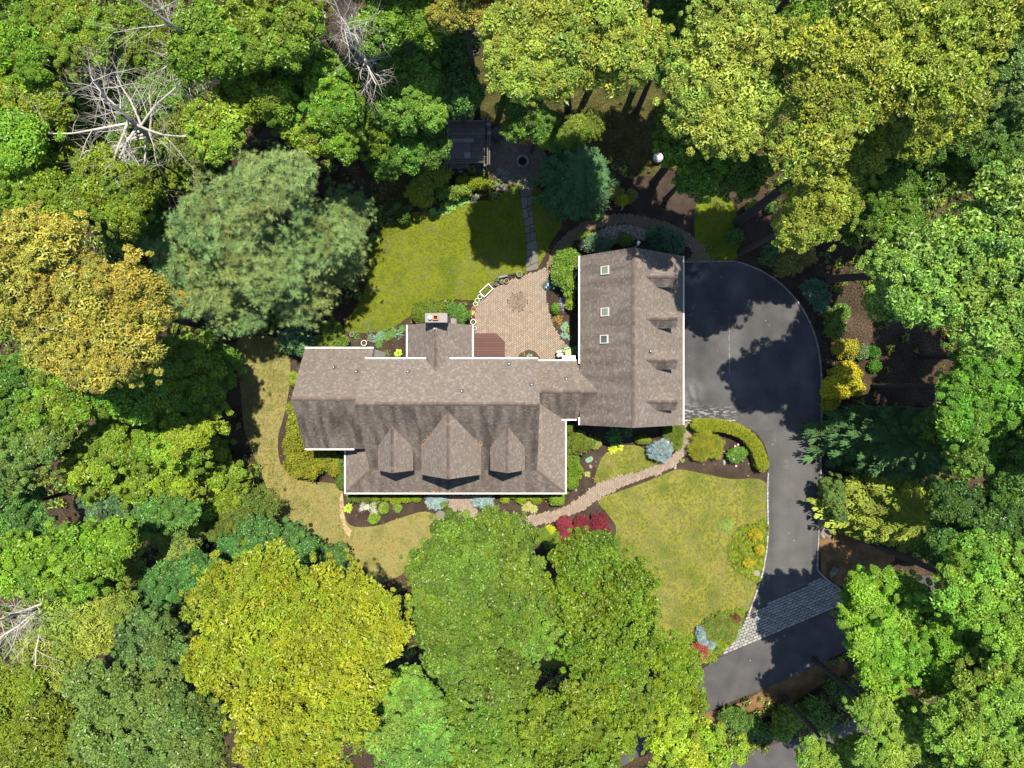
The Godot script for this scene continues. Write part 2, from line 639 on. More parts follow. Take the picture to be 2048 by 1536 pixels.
func dead_branch(b: MB, p: Vector3, d: Vector3, l: float, r: float, depth: int, col: Color) -> void:
	var q := p
	var dir := d
	var steps := 4
	for i in steps:
		var t0 := float(i) / steps
		var t1 := float(i + 1) / steps
		var nx := q + dir * l / steps
		b.tube(q, nx, r * (1.0 - 0.6 * t0), r * (1.0 - 0.6 * t1), 6 if depth > 1 else 4, col * rr(0.85, 1.1), false)
		q = nx
		dir = (dir + Vector3(rr(-1, 1), rr(-0.7, 0.8), rr(-1, 1)) * 0.22).normalized()
		if depth > 0 and (i > 0 or depth < 3):
			for k in (2 if depth > 1 else 1 + rng.randi() % 2):
				var a := dir.cross(Vector3(rng.randfn(), rng.randfn(), rng.randfn())).normalized()
				var sd := (dir * rr(0.35, 0.8) + a * rr(0.5, 0.9) + Vector3.UP * 0.12).normalized()
				dead_branch(b, q, sd, l * rr(0.4, 0.62), r * (1.0 - 0.6 * t1) * 0.5, depth - 1, col)

func dead_tree(label: String, base: Array, crown: Array, h: float, depth: int, spread: float) -> void:
	var p := at(base[0], base[1])
	var q := at(crown[0], crown[1], h) - p
	var o := thing("dead_tree", label, "tree", p)
	var b := MB.new()
	var col := Color(0.36, 0.34, 0.305)
	var r := 0.11 + h * 0.005
	var mid := Vector3(q.x * 0.3, h * 0.45, q.z * 0.3)
	b.tube(Vector3(0, -0.1, 0), mid, r, r * 0.75, 8, col * 0.8)
	b.tube(mid, q * 0.8, r * 0.75, r * 0.5, 8, col * 0.9)
	obj("trunk", b, vc_mat("dead_bark", 0.9, 0.35, 0.4), o)
	var w := MB.new()
	dead_branch(w, q * 0.8, (q - mid).normalized(), h * 0.28, r * 0.5, depth, col)
	for i in 13:
		var t := 0.35 + 0.65 * i / 13.0
		var a := mid.lerp(q * 0.8, t)
		var th := rng.randf() * TAU
		dead_branch(w, a, Vector3(cos(th) * 0.9, rr(0.15, 0.5), sin(th) * 0.9).normalized(), spread * rr(0.6, 1.0), r * 0.42, depth - 1, col)
	obj("branches", w, vc_mat("dead_bark", 0.9, 0.35, 0.4), o)

# ---------- roofs ----------
var stain := FastNoiseLite.new()

func shingle_tint(g: RandomNumberGenerator, u: float, v: float, streak: float) -> Color:
	var c := Color(0.262, 0.226, 0.203)
	var q := g.randf()
	if q < 0.14:
		c = Color(0.335, 0.295, 0.265)
	elif q < 0.30:
		c = Color(0.265, 0.214, 0.19)
	elif q < 0.42:
		c = Color(0.228, 0.202, 0.185)
	elif q < 0.56:
		c = Color(0.3, 0.262, 0.235)
	var s := 1.0 - streak * clampf(0.55 + 0.8 * stain.get_noise_2d(u * 4.0, v * 0.7), 0.0, 1.0)
	return c * s * g.randf_range(0.93, 1.07)

# one roof slope: solid deck, courses of shingle tabs with proud lower edges
func slope(parent: Node, off: Vector3, pts: Array, along: Vector3, streak: float, sd: int) -> MeshInstance3D:
	var o: Vector3 = pts[0]
	var u := along.normalized()
	var nn: Vector3 = (pts[1] - pts[0]).cross(pts[2] - pts[0]).normalized()
	if nn.y < 0:
		nn = -nn
	var vv := nn.cross(u)
	if vv.y < 0:
		vv = -vv
	var poly := PackedVector2Array()
	var lo := Vector2(1e9, 1e9)
	var hi := Vector2(-1e9, -1e9)
	for p in pts:
		var q := Vector2((p - o).dot(u), (p - o).dot(vv))
		poly.append(q)
		lo = lo.min(q)
		hi = hi.max(q)
	var deck := MB.new()
	var n := poly.size()
	var ix := Geometry2D.triangulate_polygon(poly)
	var w := func(q: Vector2, t: float) -> Vector3: return o + u * q.x + vv * q.y + nn * t
	var dc := Color(0.16, 0.14, 0.125)
	var dn := Vector3.UP * 0.17
	for i in range(0, ix.size(), 3):
		var a: Vector3 = w.call(poly[ix[i]], 0.0)
		var b: Vector3 = w.call(poly[ix[i + 1]], 0.0)
		var d: Vector3 = w.call(poly[ix[i + 2]], 0.0)
		deck.trin(a, b, d, nn, nn, nn, dc)
		deck.trin(a - dn, d - dn, b - dn, -nn, -nn, -nn, Color(0.6, 0.58, 0.54))
	for i in n:
		var a: Vector3 = w.call(poly[i], 0.0)
		var b: Vector3 = w.call(poly[(i + 1) % n], 0.0)
		deck.quad(a, b, b - dn, a - dn, Color(0.5, 0.47, 0.43))
	var part := obj("roof", deck, vc_mat("roof_deck", 0.9), parent)
	part.position = -off
	var g := RandomNumberGenerator.new()
	g.seed = sd
	var sh := MB.new()
	var course := 0.135
	var v := lo.y
	while v < hi.y - 0.01:
		var x := lo.x - g.randf() * 0.3
		while x < hi.x:
			var wd := g.randf_range(0.09, 0.21)
			var rect := PackedVector2Array([Vector2(x + 0.003, v), Vector2(x + wd - 0.003, v), Vector2(x + wd - 0.003, v + course), Vector2(x + 0.003, v + course)])
			x += wd
			for piece in Geometry2D.intersect_polygons(rect, poly):
				var col := shingle_tint(g, x + o.x + o.z, v, streak)
				var q: PackedVector2Array = piece
				var m := q.size()
				var proud := 0.016 + g.randf() * 0.008
				var top := []
				for e in q:
					top.append(w.call(e, 0.004 + proud * (1.0 - (e.y - v) / course)))
				for k in range(1, m - 1):
					sh.face(top[0], top[k], top[k + 1], nn, col)
				for k in m:
					var e: Vector2 = q[k]
					var f: Vector2 = q[(k + 1) % m]
					if absf(e.y - v) < 0.001 and absf(f.y - v) < 0.001:
						var a: Vector3 = top[k]
						var b: Vector3 = top[(k + 1) % m]
						sh.quad(a, b, b - nn * (proud + 0.004), a - nn * (proud + 0.004), col)
		v += course
	var s := obj("shingles", sh, vc_mat("shingle", 0.95, 0.25, 0.25, 0.2), part)
	s.set_meta("kind", "stuff")
	return part

func ridge_cap(part: Node, a: Vector3, b: Vector3, na: Vector3, nb: Vector3, sd: int) -> void:
	var g := RandomNumberGenerator.new()
	g.seed = sd
	var m := MB.new()
	var d := (b - a).normalized()
	var l := a.distance_to(b)
	var x := 0.0
	while x < l - 0.02:
		var e := minf(0.24, l - x)
		var c := shingle_tint(g, x, 0, 0.2) * Color(0.92, 0.84, 0.82)
		var p := a + d * x + Vector3.UP * 0.075
		var q := a + d * (x + e) + Vector3.UP * 0.05
		for side in [na, nb]:
			m.face(p, q, q + side * 0.15, Vector3.UP, c)
			m.face(p, q + side * 0.15, p + side * 0.15, Vector3.UP, c)
		m.quad(p, p + na * 0.15, p + na * 0.15 - Vector3.UP * 0.02, p - Vector3.UP * 0.02, c)
		x += e
	var o := obj("ridge_cap", m, vc_mat("shingle", 0.95, 0.25, 0.25, 0.2), part)
	o.set_meta("kind", "stuff")

func gutter(parent: Node, off: Vector3, a: Vector3, b: Vector3) -> void:
	var d := (b - a).normalized()
	var l := a.distance_to(b)
	var side := d.cross(Vector3.UP)
	var bs := Basis(d, Vector3.UP, d.cross(Vector3.UP))
	var m := MB.new()
	var c := (a + b) * 0.5
	m.box(c + Vector3.DOWN * 0.04, Vector3(l * 0.5, 0.012, 0.04), Color(0.66, 0.66, 0.64), bs, 0.002)
	m.box(c + side * 0.04 + Vector3.UP * 0.02, Vector3(l * 0.5, 0.05, 0.011), Color(0.66, 0.66, 0.64), bs, 0.006)
	m.box(c - side * 0.04 + Vector3.UP * 0.02, Vector3(l * 0.5, 0.05, 0.011), Color(0.66, 0.66, 0.64), bs, 0.006)
	m.box(c + Vector3.UP * 0.052, Vector3(l * 0.5, 0.006, 0.03), Color(0.5, 0.48, 0.44), bs, 0.002)
	var o := obj("gutter", m, vc_mat("gutter_paint", 0.5, 0.4, 1.3), parent)
	o.position = -off

# a wall body: outline in (q, height) swept from e0 to e1; axis "x" sweeps along x with q = z, axis "z" along z with q = x
func body(called: String, parent: Node, off: Vector3, prof: Array, axis: String, e0: float, e1: float, col: Color) -> MeshInstance3D:
	var m := MB.new()
	var pl := PackedVector2Array(prof)
	var w := func(p: Vector2, e: float) -> Vector3: return Vector3(e, p.y, p.x) if axis == "x" else Vector3(p.x, p.y, e)
	var ix := Geometry2D.triangulate_polygon(pl)
	for i in range(0, ix.size(), 3):
		m.tri(w.call(pl[ix[i]], e0), w.call(pl[ix[i + 1]], e0), w.call(pl[ix[i + 2]], e0), col)
		m.tri(w.call(pl[ix[i]], e1), w.call(pl[ix[i + 2]], e1), w.call(pl[ix[i + 1]], e1), col)
	var mid := Vector2()
	for p in pl:
		mid += p / pl.size()
	for i in pl.size():
		var p := pl[i]
		var q := pl[(i + 1) % pl.size()]
		m.quad(w.call(p, e0), w.call(q, e0), w.call(q, e1), w.call(p, e1), col)
		# clapboard laps on upright faces
		if absf(p.x - q.x) < 0.01 and absf(p.y - q.y) > 1.0:
			var out := signf(p.x - mid.x)
			var y := minf(p.y, q.y) + 0.2
			while y < maxf(p.y, q.y) - 0.15:
				var x0 := p.x + out * 0.022
				m.quad(w.call(Vector2(x0, y), e0), w.call(Vector2(p.x + out * 0.002, y + 0.14), e0), w.call(Vector2(p.x + out * 0.002, y + 0.14), e1), w.call(Vector2(x0, y), e1), col)
				m.quad(w.call(Vector2(x0, y), e0), w.call(Vector2(p.x, y), e0), w.call(Vector2(p.x, y), e1), w.call(Vector2(x0, y), e1), col)
				y += 0.14
	var o := obj(called, m, vc_mat("siding", 0.7, 0.1, 1.0), parent)
	o.position = -off
	return o

# a window standing on a wall: centre, outward direction, width, height
func window(parent: Node, off: Vector3, c: Vector3, out: Vector3, w: float, h: float, sub: bool = false) -> void:
	var bs := Basis(Vector3.UP.cross(out), Vector3.UP, out)
	var m := MB.new()
	var wc := Color(0.8, 0.8, 0.77)
	for s in [-1.0, 1.0]:
		m.box(c + bs * Vector3(s * w * 0.5, 0, 0.03), Vector3(0.05, h * 0.5 + 0.05, 0.035), wc, bs, 0.006)
		m.box(c + bs * Vector3(0, s * h * 0.5, 0.03), Vector3(w * 0.5 - 0.05, 0.05, 0.035), wc, bs, 0.006)
	m.box(c + bs * Vector3(0, 0, 0.025), Vector3(w * 0.5 - 0.05, 0.025, 0.02), wc, bs, 0.004)
	m.box(c + bs * Vector3(0, -h * 0.5 - 0.07, 0.06), Vector3(w * 0.5 + 0.08, 0.02, 0.06), wc, bs, 0.006)
	var f := obj("window_frame", m, vc_mat("white_trim", 0.45, 0.12, 1.5), parent)
	f.position = -off
	var g := MB.new()
	g.box(c + bs * Vector3(0, 0, 0.012), Vector3(w * 0.5 - 0.05, h * 0.5 - 0.05, 0.006), Color(0.03, 0.035, 0.04), bs)
	var p := obj("pane", g, vc_mat("window_glass", 0.06, 0.0, 1.0, 0.6), parent if sub else f)
	if sub:
		p.position = -off

func vent(parent: Node, off: Vector3, p: Vector3, nn: Vector3) -> void:
	var m := MB.new()
	m.box(p + nn * 0.03, Vector3(0.13, 0.012, 0.13), Color(0.05, 0.05, 0.052), Basis(Quaternion(Vector3.UP, nn)), 0.004)
	m.tube(p, p + Vector3.UP * 0.3, 0.055, 0.055, 10, Color(0.06, 0.06, 0.065))
	m.tube(p + Vector3.UP * 0.301, p + Vector3.UP * 0.305, 0.035, 0.035, 10, Color(0.35, 0.35, 0.35))
	var o := obj("vent_pipe", m, vc_mat("dark_metal", 0.5, 0.1), parent)
	o.position = -off

# a gable dormer: front wall, cheeks, two slopes; dir = +z or +x way it faces
func dormer(parent: Node, off: Vector3, ridge: Vector3, front: float, back: float, half: float, drop: float, along_x: bool, sill: float, sd: int) -> void:
	var over := 0.22
	var q0 := ridge.z if along_x else ridge.x
	var e := ridge.y - drop
	var prof := [Vector2(q0 - half + 0.16, sill), Vector2(q0 - half + 0.16, e - 0.1), Vector2(q0, ridge.y - 0.34), Vector2(q0 + half - 0.16, e - 0.1), Vector2(q0 + half - 0.16, sill)]
	var o := body("dormer", parent, off, prof, "x" if along_x else "z", back, front - over, Color(0.66, 0.62, 0.55))
	var no := Vector3()
	var w := func(q: float, y: float, t: float) -> Vector3: return Vector3(t, y, q) if along_x else Vector3(q, y, t)
	var al := Vector3(1, 0, 0) if along_x else Vector3(0, 0, 1)
	for s in [-1.0, 1.0]:
		var pts := [w.call(q0 + s * half, e, back), w.call(q0 + s * half, e, front), w.call(q0, ridge.y, front), w.call(q0, ridge.y, back)]
		var r := slope(o, no, pts, al, 0.55 if along_x and s > 0 else 0.0, sd + int(s))
		if s > 0:
			var sa: Vector3 = (w.call(q0 - half, e, 0.0) - w.call(q0, ridge.y, 0.0)).normalized()
			var sb: Vector3 = (w.call(q0 + half, e, 0.0) - w.call(q0, ridge.y, 0.0)).normalized()
			ridge_cap(o, w.call(q0, ridge.y, back), w.call(q0, ridge.y, front), sa, sb, sd + 5)
	var c: Vector3 = w.call(q0, (e + sill) * 0.5 + 0.1, front - over)
	window(o, no, c, al, half * 0.95, minf(1.1, (e - sill) * 0.8), true)

func build_house() -> void:
	stain.seed = 5
	stain.frequency = 0.35
	stain.fractal_octaves = 3
	var off := at(900, 830)
	var hs := thing("house", "large house with brown shingled gable roofs, front dormers, wrap-around porch and attached garage", "house", off)
	var beige := Color(0.62, 0.58, 0.5)
	var V := func(x: float, y: float, z: float) -> Vector3: return Vector3(x, y, z)
	# bodies
	body("wall", hs, off, [Vector2(-1.35, 0), Vector2(-1.35, 5.75), Vector2(1.24, 7.95), Vector2(5.5, 3.95), Vector2(5.5, 0)], "x", -9.5, 1.5, beige)
	body("wall", hs, off, [Vector2(-2.1, 0), Vector2(-2.1, 4.6), Vector2(0.945, 7.3), Vector2(4.05, 4.6), Vector2(4.05, 0)], "x", -13.65, -9.52, beige)
	body("wall", hs, off, [Vector2(-1.3, 0), Vector2(-1.3, 2.8), Vector2(0.51, 4.25), Vector2(2.1, 2.8), Vector2(2.1, 0)], "x", 1.52, 4.94, beige)
	body("wall", hs, off, [Vector2(4.96, 0), Vector2(4.96, 3.42), Vector2(7.85, 6.15), Vector2(11.45, 3.4), Vector2(11.45, 0)], "z", -8.6, 2.6, beige)
	body("wall", hs, off, [Vector2(-6.8, 0), Vector2(-6.8, 4.5), Vector2(-4.9, 6.25), Vector2(-2.9, 4.5), Vector2(-2.9, 0)], "z", -3.75, -1.37, beige)
	# main roof
	var X := Vector3(1, 0, 0)
	var Z := Vector3(0, 0, 1)
	var r: MeshInstance3D = slope(hs, off, [Vector3(-9.73, 5.8, -1.64), Vector3(1.72, 5.8, -1.64), Vector3(1.72, 8.2, 1.24), Vector3(-9.73, 8.2, 1.24)], X, 0.04, 11)
	ridge_cap(r, Vector3(-9.73, 8.2, 1.24), Vector3(1.72, 8.2, 1.24), Vector3(0, -0.64, -0.77), Vector3(0, -0.68, 0.73), 12)
	slope(hs, off, [Vector3(-9.73, 3.85, 5.88), Vector3(1.72, 3.85, 5.88), Vector3(1.72, 8.2, 1.24), Vector3(-9.73, 8.2, 1.24)], X, 0.62, 13)
	# porch skirts
	r = slope(hs, off, [Vector3(-11.63, 2.7, 7.6), Vector3(3.71, 2.7, 7.6), Vector3(1.72, 3.85, 5.88), Vector3(-9.73, 3.85, 5.88)], X, 0.42, 14)
	ridge_cap(r, Vector3(1.72, 3.85, 5.88), Vector3(3.71, 2.7, 7.6), Vector3(0.75, -0.43, 0.0), Vector3(0.0, -0.5, 0.75), 15)
	ridge_cap(r, Vector3(-9.73, 3.85, 5.88), Vector3(-11.63, 2.7, 7.6), Vector3(0.0, -0.5, 0.75), Vector3(-0.75, -0.43, 0.0), 16)
	slope(hs, off, [Vector3(3.71, 2.7, 1.2), Vector3(3.71, 2.7, 7.6), Vector3(1.72, 3.85, 5.88), Vector3(1.72, 3.85, 1.2)], Z, 0.04, 17)
	slope(hs, off, [Vector3(-11.63, 2.7, 3.9), Vector3(-11.63, 2.7, 7.6), Vector3(-9.73, 3.85, 5.88), Vector3(-9.73, 3.85, 3.9)], Z, 0.15, 18)
	# left wing
	r = slope(hs, off, [Vector3(-13.92, 4.6, -2.39), Vector3(-9.3, 4.6, -2.39), Vector3(-9.3, 7.5, 0.945), Vector3(-13.92, 7.5, 0.945)], X, 0.12, 21)
	ridge_cap(r, Vector3(-13.92, 7.5, 0.945), Vector3(-9.75, 7.5, 0.945), Vector3(0, -0.65, -0.76), Vector3(0, -0.65, 0.76), 22)
	slope(hs, off, [Vector3(-13.92, 4.6, 4.34), Vector3(-9.3, 4.6, 4.34), Vector3(-9.3, 7.5, 0.945), Vector3(-13.92, 7.5, 0.945)], X, 0.68, 23)
	# family room behind
	r = slope(hs, off, [Vector3(-7.03, 4.5, -3.98), Vector3(-7.03, 4.5, -0.5), Vector3(-4.92, 6.5, -0.5), Vector3(-4.92, 6.5, -3.98)], Z, 0.15, 31)
	ridge_cap(r, Vector3(-4.92, 6.5, -3.98), Vector3(-4.92, 6.5, -0.8), Vector3(-0.72, -0.69, 0), Vector3(0.73, -0.68, 0), 32)
	slope(hs, off, [Vector3(-2.68, 4.5, -3.98), Vector3(-2.68, 4.5, -0.5), Vector3(-4.92, 6.5, -0.5), Vector3(-4.92, 6.5, -3.98)], Z, 0.1, 33)
	# link to the garage
	r = slope(hs, off, [Vector3(1.6, 2.8, -1.61), Vector3(5.95, 2.8, -1.61), Vector3(5.95, 4.5, 0.51), Vector3(1.6, 4.5, 0.51)], X, 0.12, 41)
	ridge_cap(r, Vector3(1.75, 4.5, 0.51), Vector3(5.85, 4.5, 0.51), Vector3(0, -0.63, -0.77), Vector3(0, -0.66, 0.75), 42)
	slope(hs, off, [Vector3(1.6, 2.8, 2.44), Vector3(5.95, 2.8, 2.44), Vector3(5.95, 4.5, 0.51), Vector3(1.6, 4.5, 0.51)], X, 0.55, 43)
	# garage
	r = slope(hs, off, [Vector3(4.69, 3.4, -8.83), Vector3(4.69, 3.4, 2.83), Vector3(7.85, 6.4, 2.83), Vector3(7.85, 6.4, -8.83)], Z, 0.36, 51)
	ridge_cap(r, Vector3(7.85, 6.4, -8.83), Vector3(7.85, 6.4, 2.83), Vector3(-0.73, -0.69, 0), Vector3(0.79, -0.61, 0), 52)
	slope(hs, off, [Vector3(11.77, 3.4, -8.83), Vector3(11.77, 3.4, 2.83), Vector3(7.85, 6.4, 2.83), Vector3(7.85, 6.4, -8.83)], Z, 0.15, 53)
	# dormers
	dormer(hs, off, Vector3(-7.68, 6.85, 0), 5.7, 2.4, 1.15, 1.4, false, 4.0, 60)
	dormer(hs, off, Vector3(-4.0, 7.77, 0), 5.97, 1.45, 1.95, 2.2, false, 3.9, 63)
	dormer(hs, off, Vector3(-0.3, 6.85, 0), 5.7, 2.4, 1.13, 1.4, false, 4.0, 66)
	for z in [-7.05, -4.3, -1.57, 1.16]:
		dormer(hs, off, Vector3(0, 5.65, z), 10.9, 8.6, 0.58, 0.6, true, 4.0, 70 + int(z * 3))
	# gutters
	for g in [[-13.92, 4.6, -2.44, -9.3, 4.6, -2.44], [-9.6, 5.8, -1.69, -5.62, 5.8, -1.69], [-4.1, 5.8, -1.69, 1.72, 5.8, -1.69], [-13.92, 4.6, 4.39, -10.6, 4.6, 4.39], [-11.63, 2.7, 7.66, 3.71, 2.7, 7.66], [3.77, 2.7, 2.5, 3.77, 2.7, 7.7], [-11.69, 2.7, 4.6, -11.69, 2.7, 7.7],
			[-7.08, 4.5, -3.98, -7.08, 4.5, -1.7], [-2.63, 4.5, -3.98, -2.63, 4.5, -1.7], [1.72, 2.8, -1.66, 4.5, 2.8, -1.66], [3.2, 2.8, 2.5, 4.55, 2.8, 2.5], [4.63, 3.4, -8.83, 4.63, 3.4, -1.4], [4.63, 3.4, 2.3, 4.63, 3.4, 2.83], [11.83, 3.4, -8.83, 11.83, 3.4, 2.83]]:
		gutter(hs, off, Vector3(g[0], g[1], g[2]), Vector3(g[3], g[4], g[5]))
	# vents
	var nb := Vector3(0, 0.77, -0.64)
	for v in [[665, 734], [712, 743]]:
		var z: float = (v[1] - 768) * 0.0324
		vent(hs, off, Vector3((v[0] - 1024) * 0.0324, 4.6 + (z + 2.39) * 0.87, z), nb)
	for v in [[814, 743], [925, 782], [1018, 727], [1063, 769]]:
		var z: float = (v[1] - 768) * 0.0318
		vent(hs, off, Vector3((v[0] - 1024) * 0.0318, 5.8 + (z + 1.64) * 0.833, z), nb)
	vent(hs, off, Vector3(3.7, 3.8, -0.35), nb)
	vent(hs, off, Vector3(9.1, 5.45, -2.15), Vector3(0.61, 0.79, 0))
	vent(hs, off, Vector3(-4.95, 6.5, -3.55), Vector3.UP)
	# skylights on the garage
	for p in [[1210, 542, "grey"], [1210, 625, "grey"], [1208.5, 679, "dark"]]:
		var x: float = (p[0] - 1024) * 0.0336
		var c := Vector3(x, 3.4 + (x - 4.69) * 0.949, (p[1] - 768) * 0.0336)
		var nn := Vector3(-0.688, 0.725, 0)
		var bs := Basis(Vector3(0.725, 0.688, 0), nn, Vector3(0, 0, 1))
		var m := MB.new()
		for s in [-1.0, 1.0]:
			m.box(c + bs * Vector3(s * 0.29, 0.06, 0), Vector3(0.035, 0.07, 0.29), Color(0.3, 0.29, 0.26), bs, 0.01)
			m.box(c + bs * Vector3(0, 0.06, s * 0.255), Vector3(0.255, 0.07, 0.035), Color(0.3, 0.29, 0.26), bs, 0.01)
		var f := obj("skylight", m, vc_mat("dark_metal", 0.5, 0.1), hs)
		f.position = -off
		var g := MB.new()
		g.box(c + bs * Vector3(0, 0.09, 0), Vector3(0.255, 0.008, 0.22), Color(0.10, 0.13, 0.10) if p[2] == "grey" else Color(0.035, 0.045, 0.04), bs)
		obj("pane", g, vc_mat("window_glass", 0.06, 0.0, 1.0, 0.6), f)
	# chimney
	var ch := MB.new()
	var cc := Vector3(-4.79, 0, -4.22)
	var cg := Color(0.36, 0.34, 0.3)
	ch.box(cc + Vector3(0.1, 2.2, 0.1), Vector3(0.95, 2.2, 0.3), cg, Basis(), 0.03)
	ch.box(cc + Vector3(0, 5.8, 0.04), Vector3(0.66, 1.5, 0.26), cg, Basis(), 0.02)
	ch.box(cc + Vector3(0.75, 4.42, 0.06), Vector3(0.3, 0.05, 0.27), Color(0.45, 0.4, 0.34), Basis(Vector3(0, 0, 1), -0.5), 0.02)
	ch.box(cc + Vector3(0, 7.36, 0.04), Vector3(0.71, 0.06, 0.3), Color(0.47, 0.45, 0.41), Basis(), 0.02)
	var chm := obj("chimney", ch, vc_mat("chimney_stone", 0.95, 0.4, 0.5), hs)
	chm.position = -off
	var fl := MB.new()
	var fo := cc + Vector3(-0.02, 7.42, 0.04)
	for s in [-1.0, 1.0]:
		fl.box(fo + Vector3(s * 0.15, 0.1, 0), Vector3(0.03, 0.12, 0.15), Color(0.42, 0.17, 0.08), Basis(), 0.01)
		fl.box(fo + Vector3(0, 0.1, s * 0.13), Vector3(0.12, 0.118, 0.025), Color(0.42, 0.17, 0.08), Basis(), 0.01)
	fl.box(fo + Vector3(0, 0.0, 0), Vector3(0.12, 0.02, 0.1), Color(0.02, 0.018, 0.016))
	obj("flue", fl, vc_mat("terracotta", 0.9, 0.3, 0.3), chm)
	var cap := MB.new()
	cap.tube(cc + Vector3(-0.36, 7.42, 0.04), cc + Vector3(-0.36, 7.62, 0.04), 0.09, 0.09, 14, Color(0.6, 0.62, 0.64))
	cap.lathe(cc + Vector3(-0.36, 7.62, 0.04), [Vector2(0.14, 0), Vector2(0.14, 0.05), Vector2(0.1, 0.12), Vector2(0.001, 0.16)], 16, Color(0.7, 0.72, 0.74))
	obj("flue_cap", cap, vc_mat("steel", 0.35, 0.1, 0.5, 0.7), chm)
	# porch floor, posts, steps
	var pf := MB.new()
	pf.box(Vector3(-3.96, 0.2, 6.4), Vector3(7.35, 0.16, 0.88), Color(0.4, 0.38, 0.35), Basis(), 0.02)
	pf.box(Vector3(2.55, 0.2, 4.0), Vector3(0.9, 0.16, 1.5), Color(0.4, 0.38, 0.35), Basis(), 0.02)
	obj("porch_floor", pf, vc_mat("porch_boards", 0.8, 0.2), hs).position = -off
	for x in [-11.2, -8.6, -6.0, -4.9, -3.0, -1.0, 1.2, 3.3]:
		var m := MB.new()
		m.box(Vector3(x, 1.5, 7.2), Vector3(0.08, 1.15, 0.08), Color(0.8, 0.8, 0.78), Basis(), 0.015)
		obj("porch_post", m, vc_mat("white_trim", 0.45, 0.12, 1.5), hs).position = -off
	# doors and windows
	var dr := MB.new()
	dr.box(Vector3(-3.95, 1.4, 5.55), Vector3(0.5, 1.05, 0.04), Color(0.25, 0.05, 0.04), Basis(), 0.01)
	obj("door", dr, vc_mat("door_paint", 0.4, 0.1), hs).position = -off
	for x in [-8.6, -6.6, -1.6, 0.4]:
		window(hs, off, Vector3(x, 1.75, 5.53), Z, 1.0, 1.5)
	for x in [-8.6, -1.8, 0.2]:
		window(hs, off, Vector3(x, 4.2, -1.38), -Z, 0.9, 1.2)
	for x in [-12.6, -10.8]:
		window(hs, off, Vector3(x, 1.8, 4.08), Z, 1.0, 1.4)
		window(hs, off, Vector3(x, 1.8, -2.13), -Z, 1.0, 1.4)
	for z in [-6.9, -3.0, 0.9]:
		var m := MB.new()
		m.box(Vector3(11.49, 1.15, z), Vector3(0.03, 1.1, 1.3), Color(0.74, 0.73, 0.7), Basis(), 0.01)
		for k in 4:
			for j in 3:
				m.box(Vector3(11.525, 0.3 + k * 0.55, z - 0.86 + j * 0.86), Vector3(0.012, 0.22, 0.37), Color(0.7, 0.69, 0.66), Basis(), 0.01)
		obj("garage_door", m, vc_mat("white_trim", 0.45, 0.12, 1.5), hs).position = -off
	# white bay on the link's back wall
	var bay := MB.new()
	bay.box(Vector3(4.0, 1.5, -1.62), Vector3(0.4, 0.9, 0.28), Color(0.8, 0.79, 0.76), Basis(), 0.02)
	bay.box(Vector3(4.0, 2.43, -1.66), Vector3(0.46, 0.03, 0.34), Color(0.84, 0.82, 0.78), Basis(), 0.01)
	obj("bay_window", bay, vc_mat("white_trim", 0.45, 0.12, 1.5), hs).position = -off
	# pale chase on the wing's end wall
	var hc := MB.new()
	hc.box(Vector3(-9.43, 2.2, -1.98), Vector3(0.08, 2.1, 0.36), Color(0.6, 0.61, 0.6), Basis(), 0.02)
	obj("wall_chase", hc, vc_mat("grey_paint", 0.5, 0.15), hs).position = -off

# ---------- ground ----------
var lawns: Array[PackedVector2Array] = []
var open_ground: Array[PackedVector2Array] = []

func inside(p: Vector2, list: Array) -> bool:
	for q in list:
		if Geometry2D.is_point_in_polygon(p, q):
			return true
	return false

func bounds(poly: PackedVector2Array) -> Rect2:
	var r := Rect2(poly[0], Vector2())
	for p in poly:
		r = r.expand(p)
	return r

func lawn(label: String, poly: PackedVector2Array, m: Material, y: float, tint: Color, per_m2: float, dry: float, hole: Array = []) -> void:
	var b := MB.new()
	b.sheet(poly, y)
	var o := struct("lawn", b, m)
	o.set_meta("label", label)
	lawns.append(poly)
	var r := bounds(poly)
	var places := []
	var tints := []
	var f := FastNoiseLite.new()
	f.seed = 77
	f.frequency = 0.35
	for i in int(r.get_area() * per_m2):
		var p := Vector2(rr(r.position.x, r.end.x), rr(r.position.y, r.end.y))
		if not Geometry2D.is_point_in_polygon(p, poly) or inside(p, hole):
			continue
		places.append(Transform3D(Basis(Vector3.UP, rng.randf() * TAU).scaled(Vector3(1, rr(0.7, 1.3), 1) * rr(0.8, 1.3)), Vector3(p.x, y, p.y)))
		var d := clampf(dry + f.get_noise_2d(p.x, p.y) * 1.1 + rr(-0.35, 0.35), 0.0, 1.0)
		var c := tint.lerp(Color(0.20, 0.175, 0.080), d) * rr(0.75, 1.25)
		tints.append(c * 0.69)
	tag(scatter("grass", pick("grass"), places, tints), "short mown grass blades on the " + label, "grass")

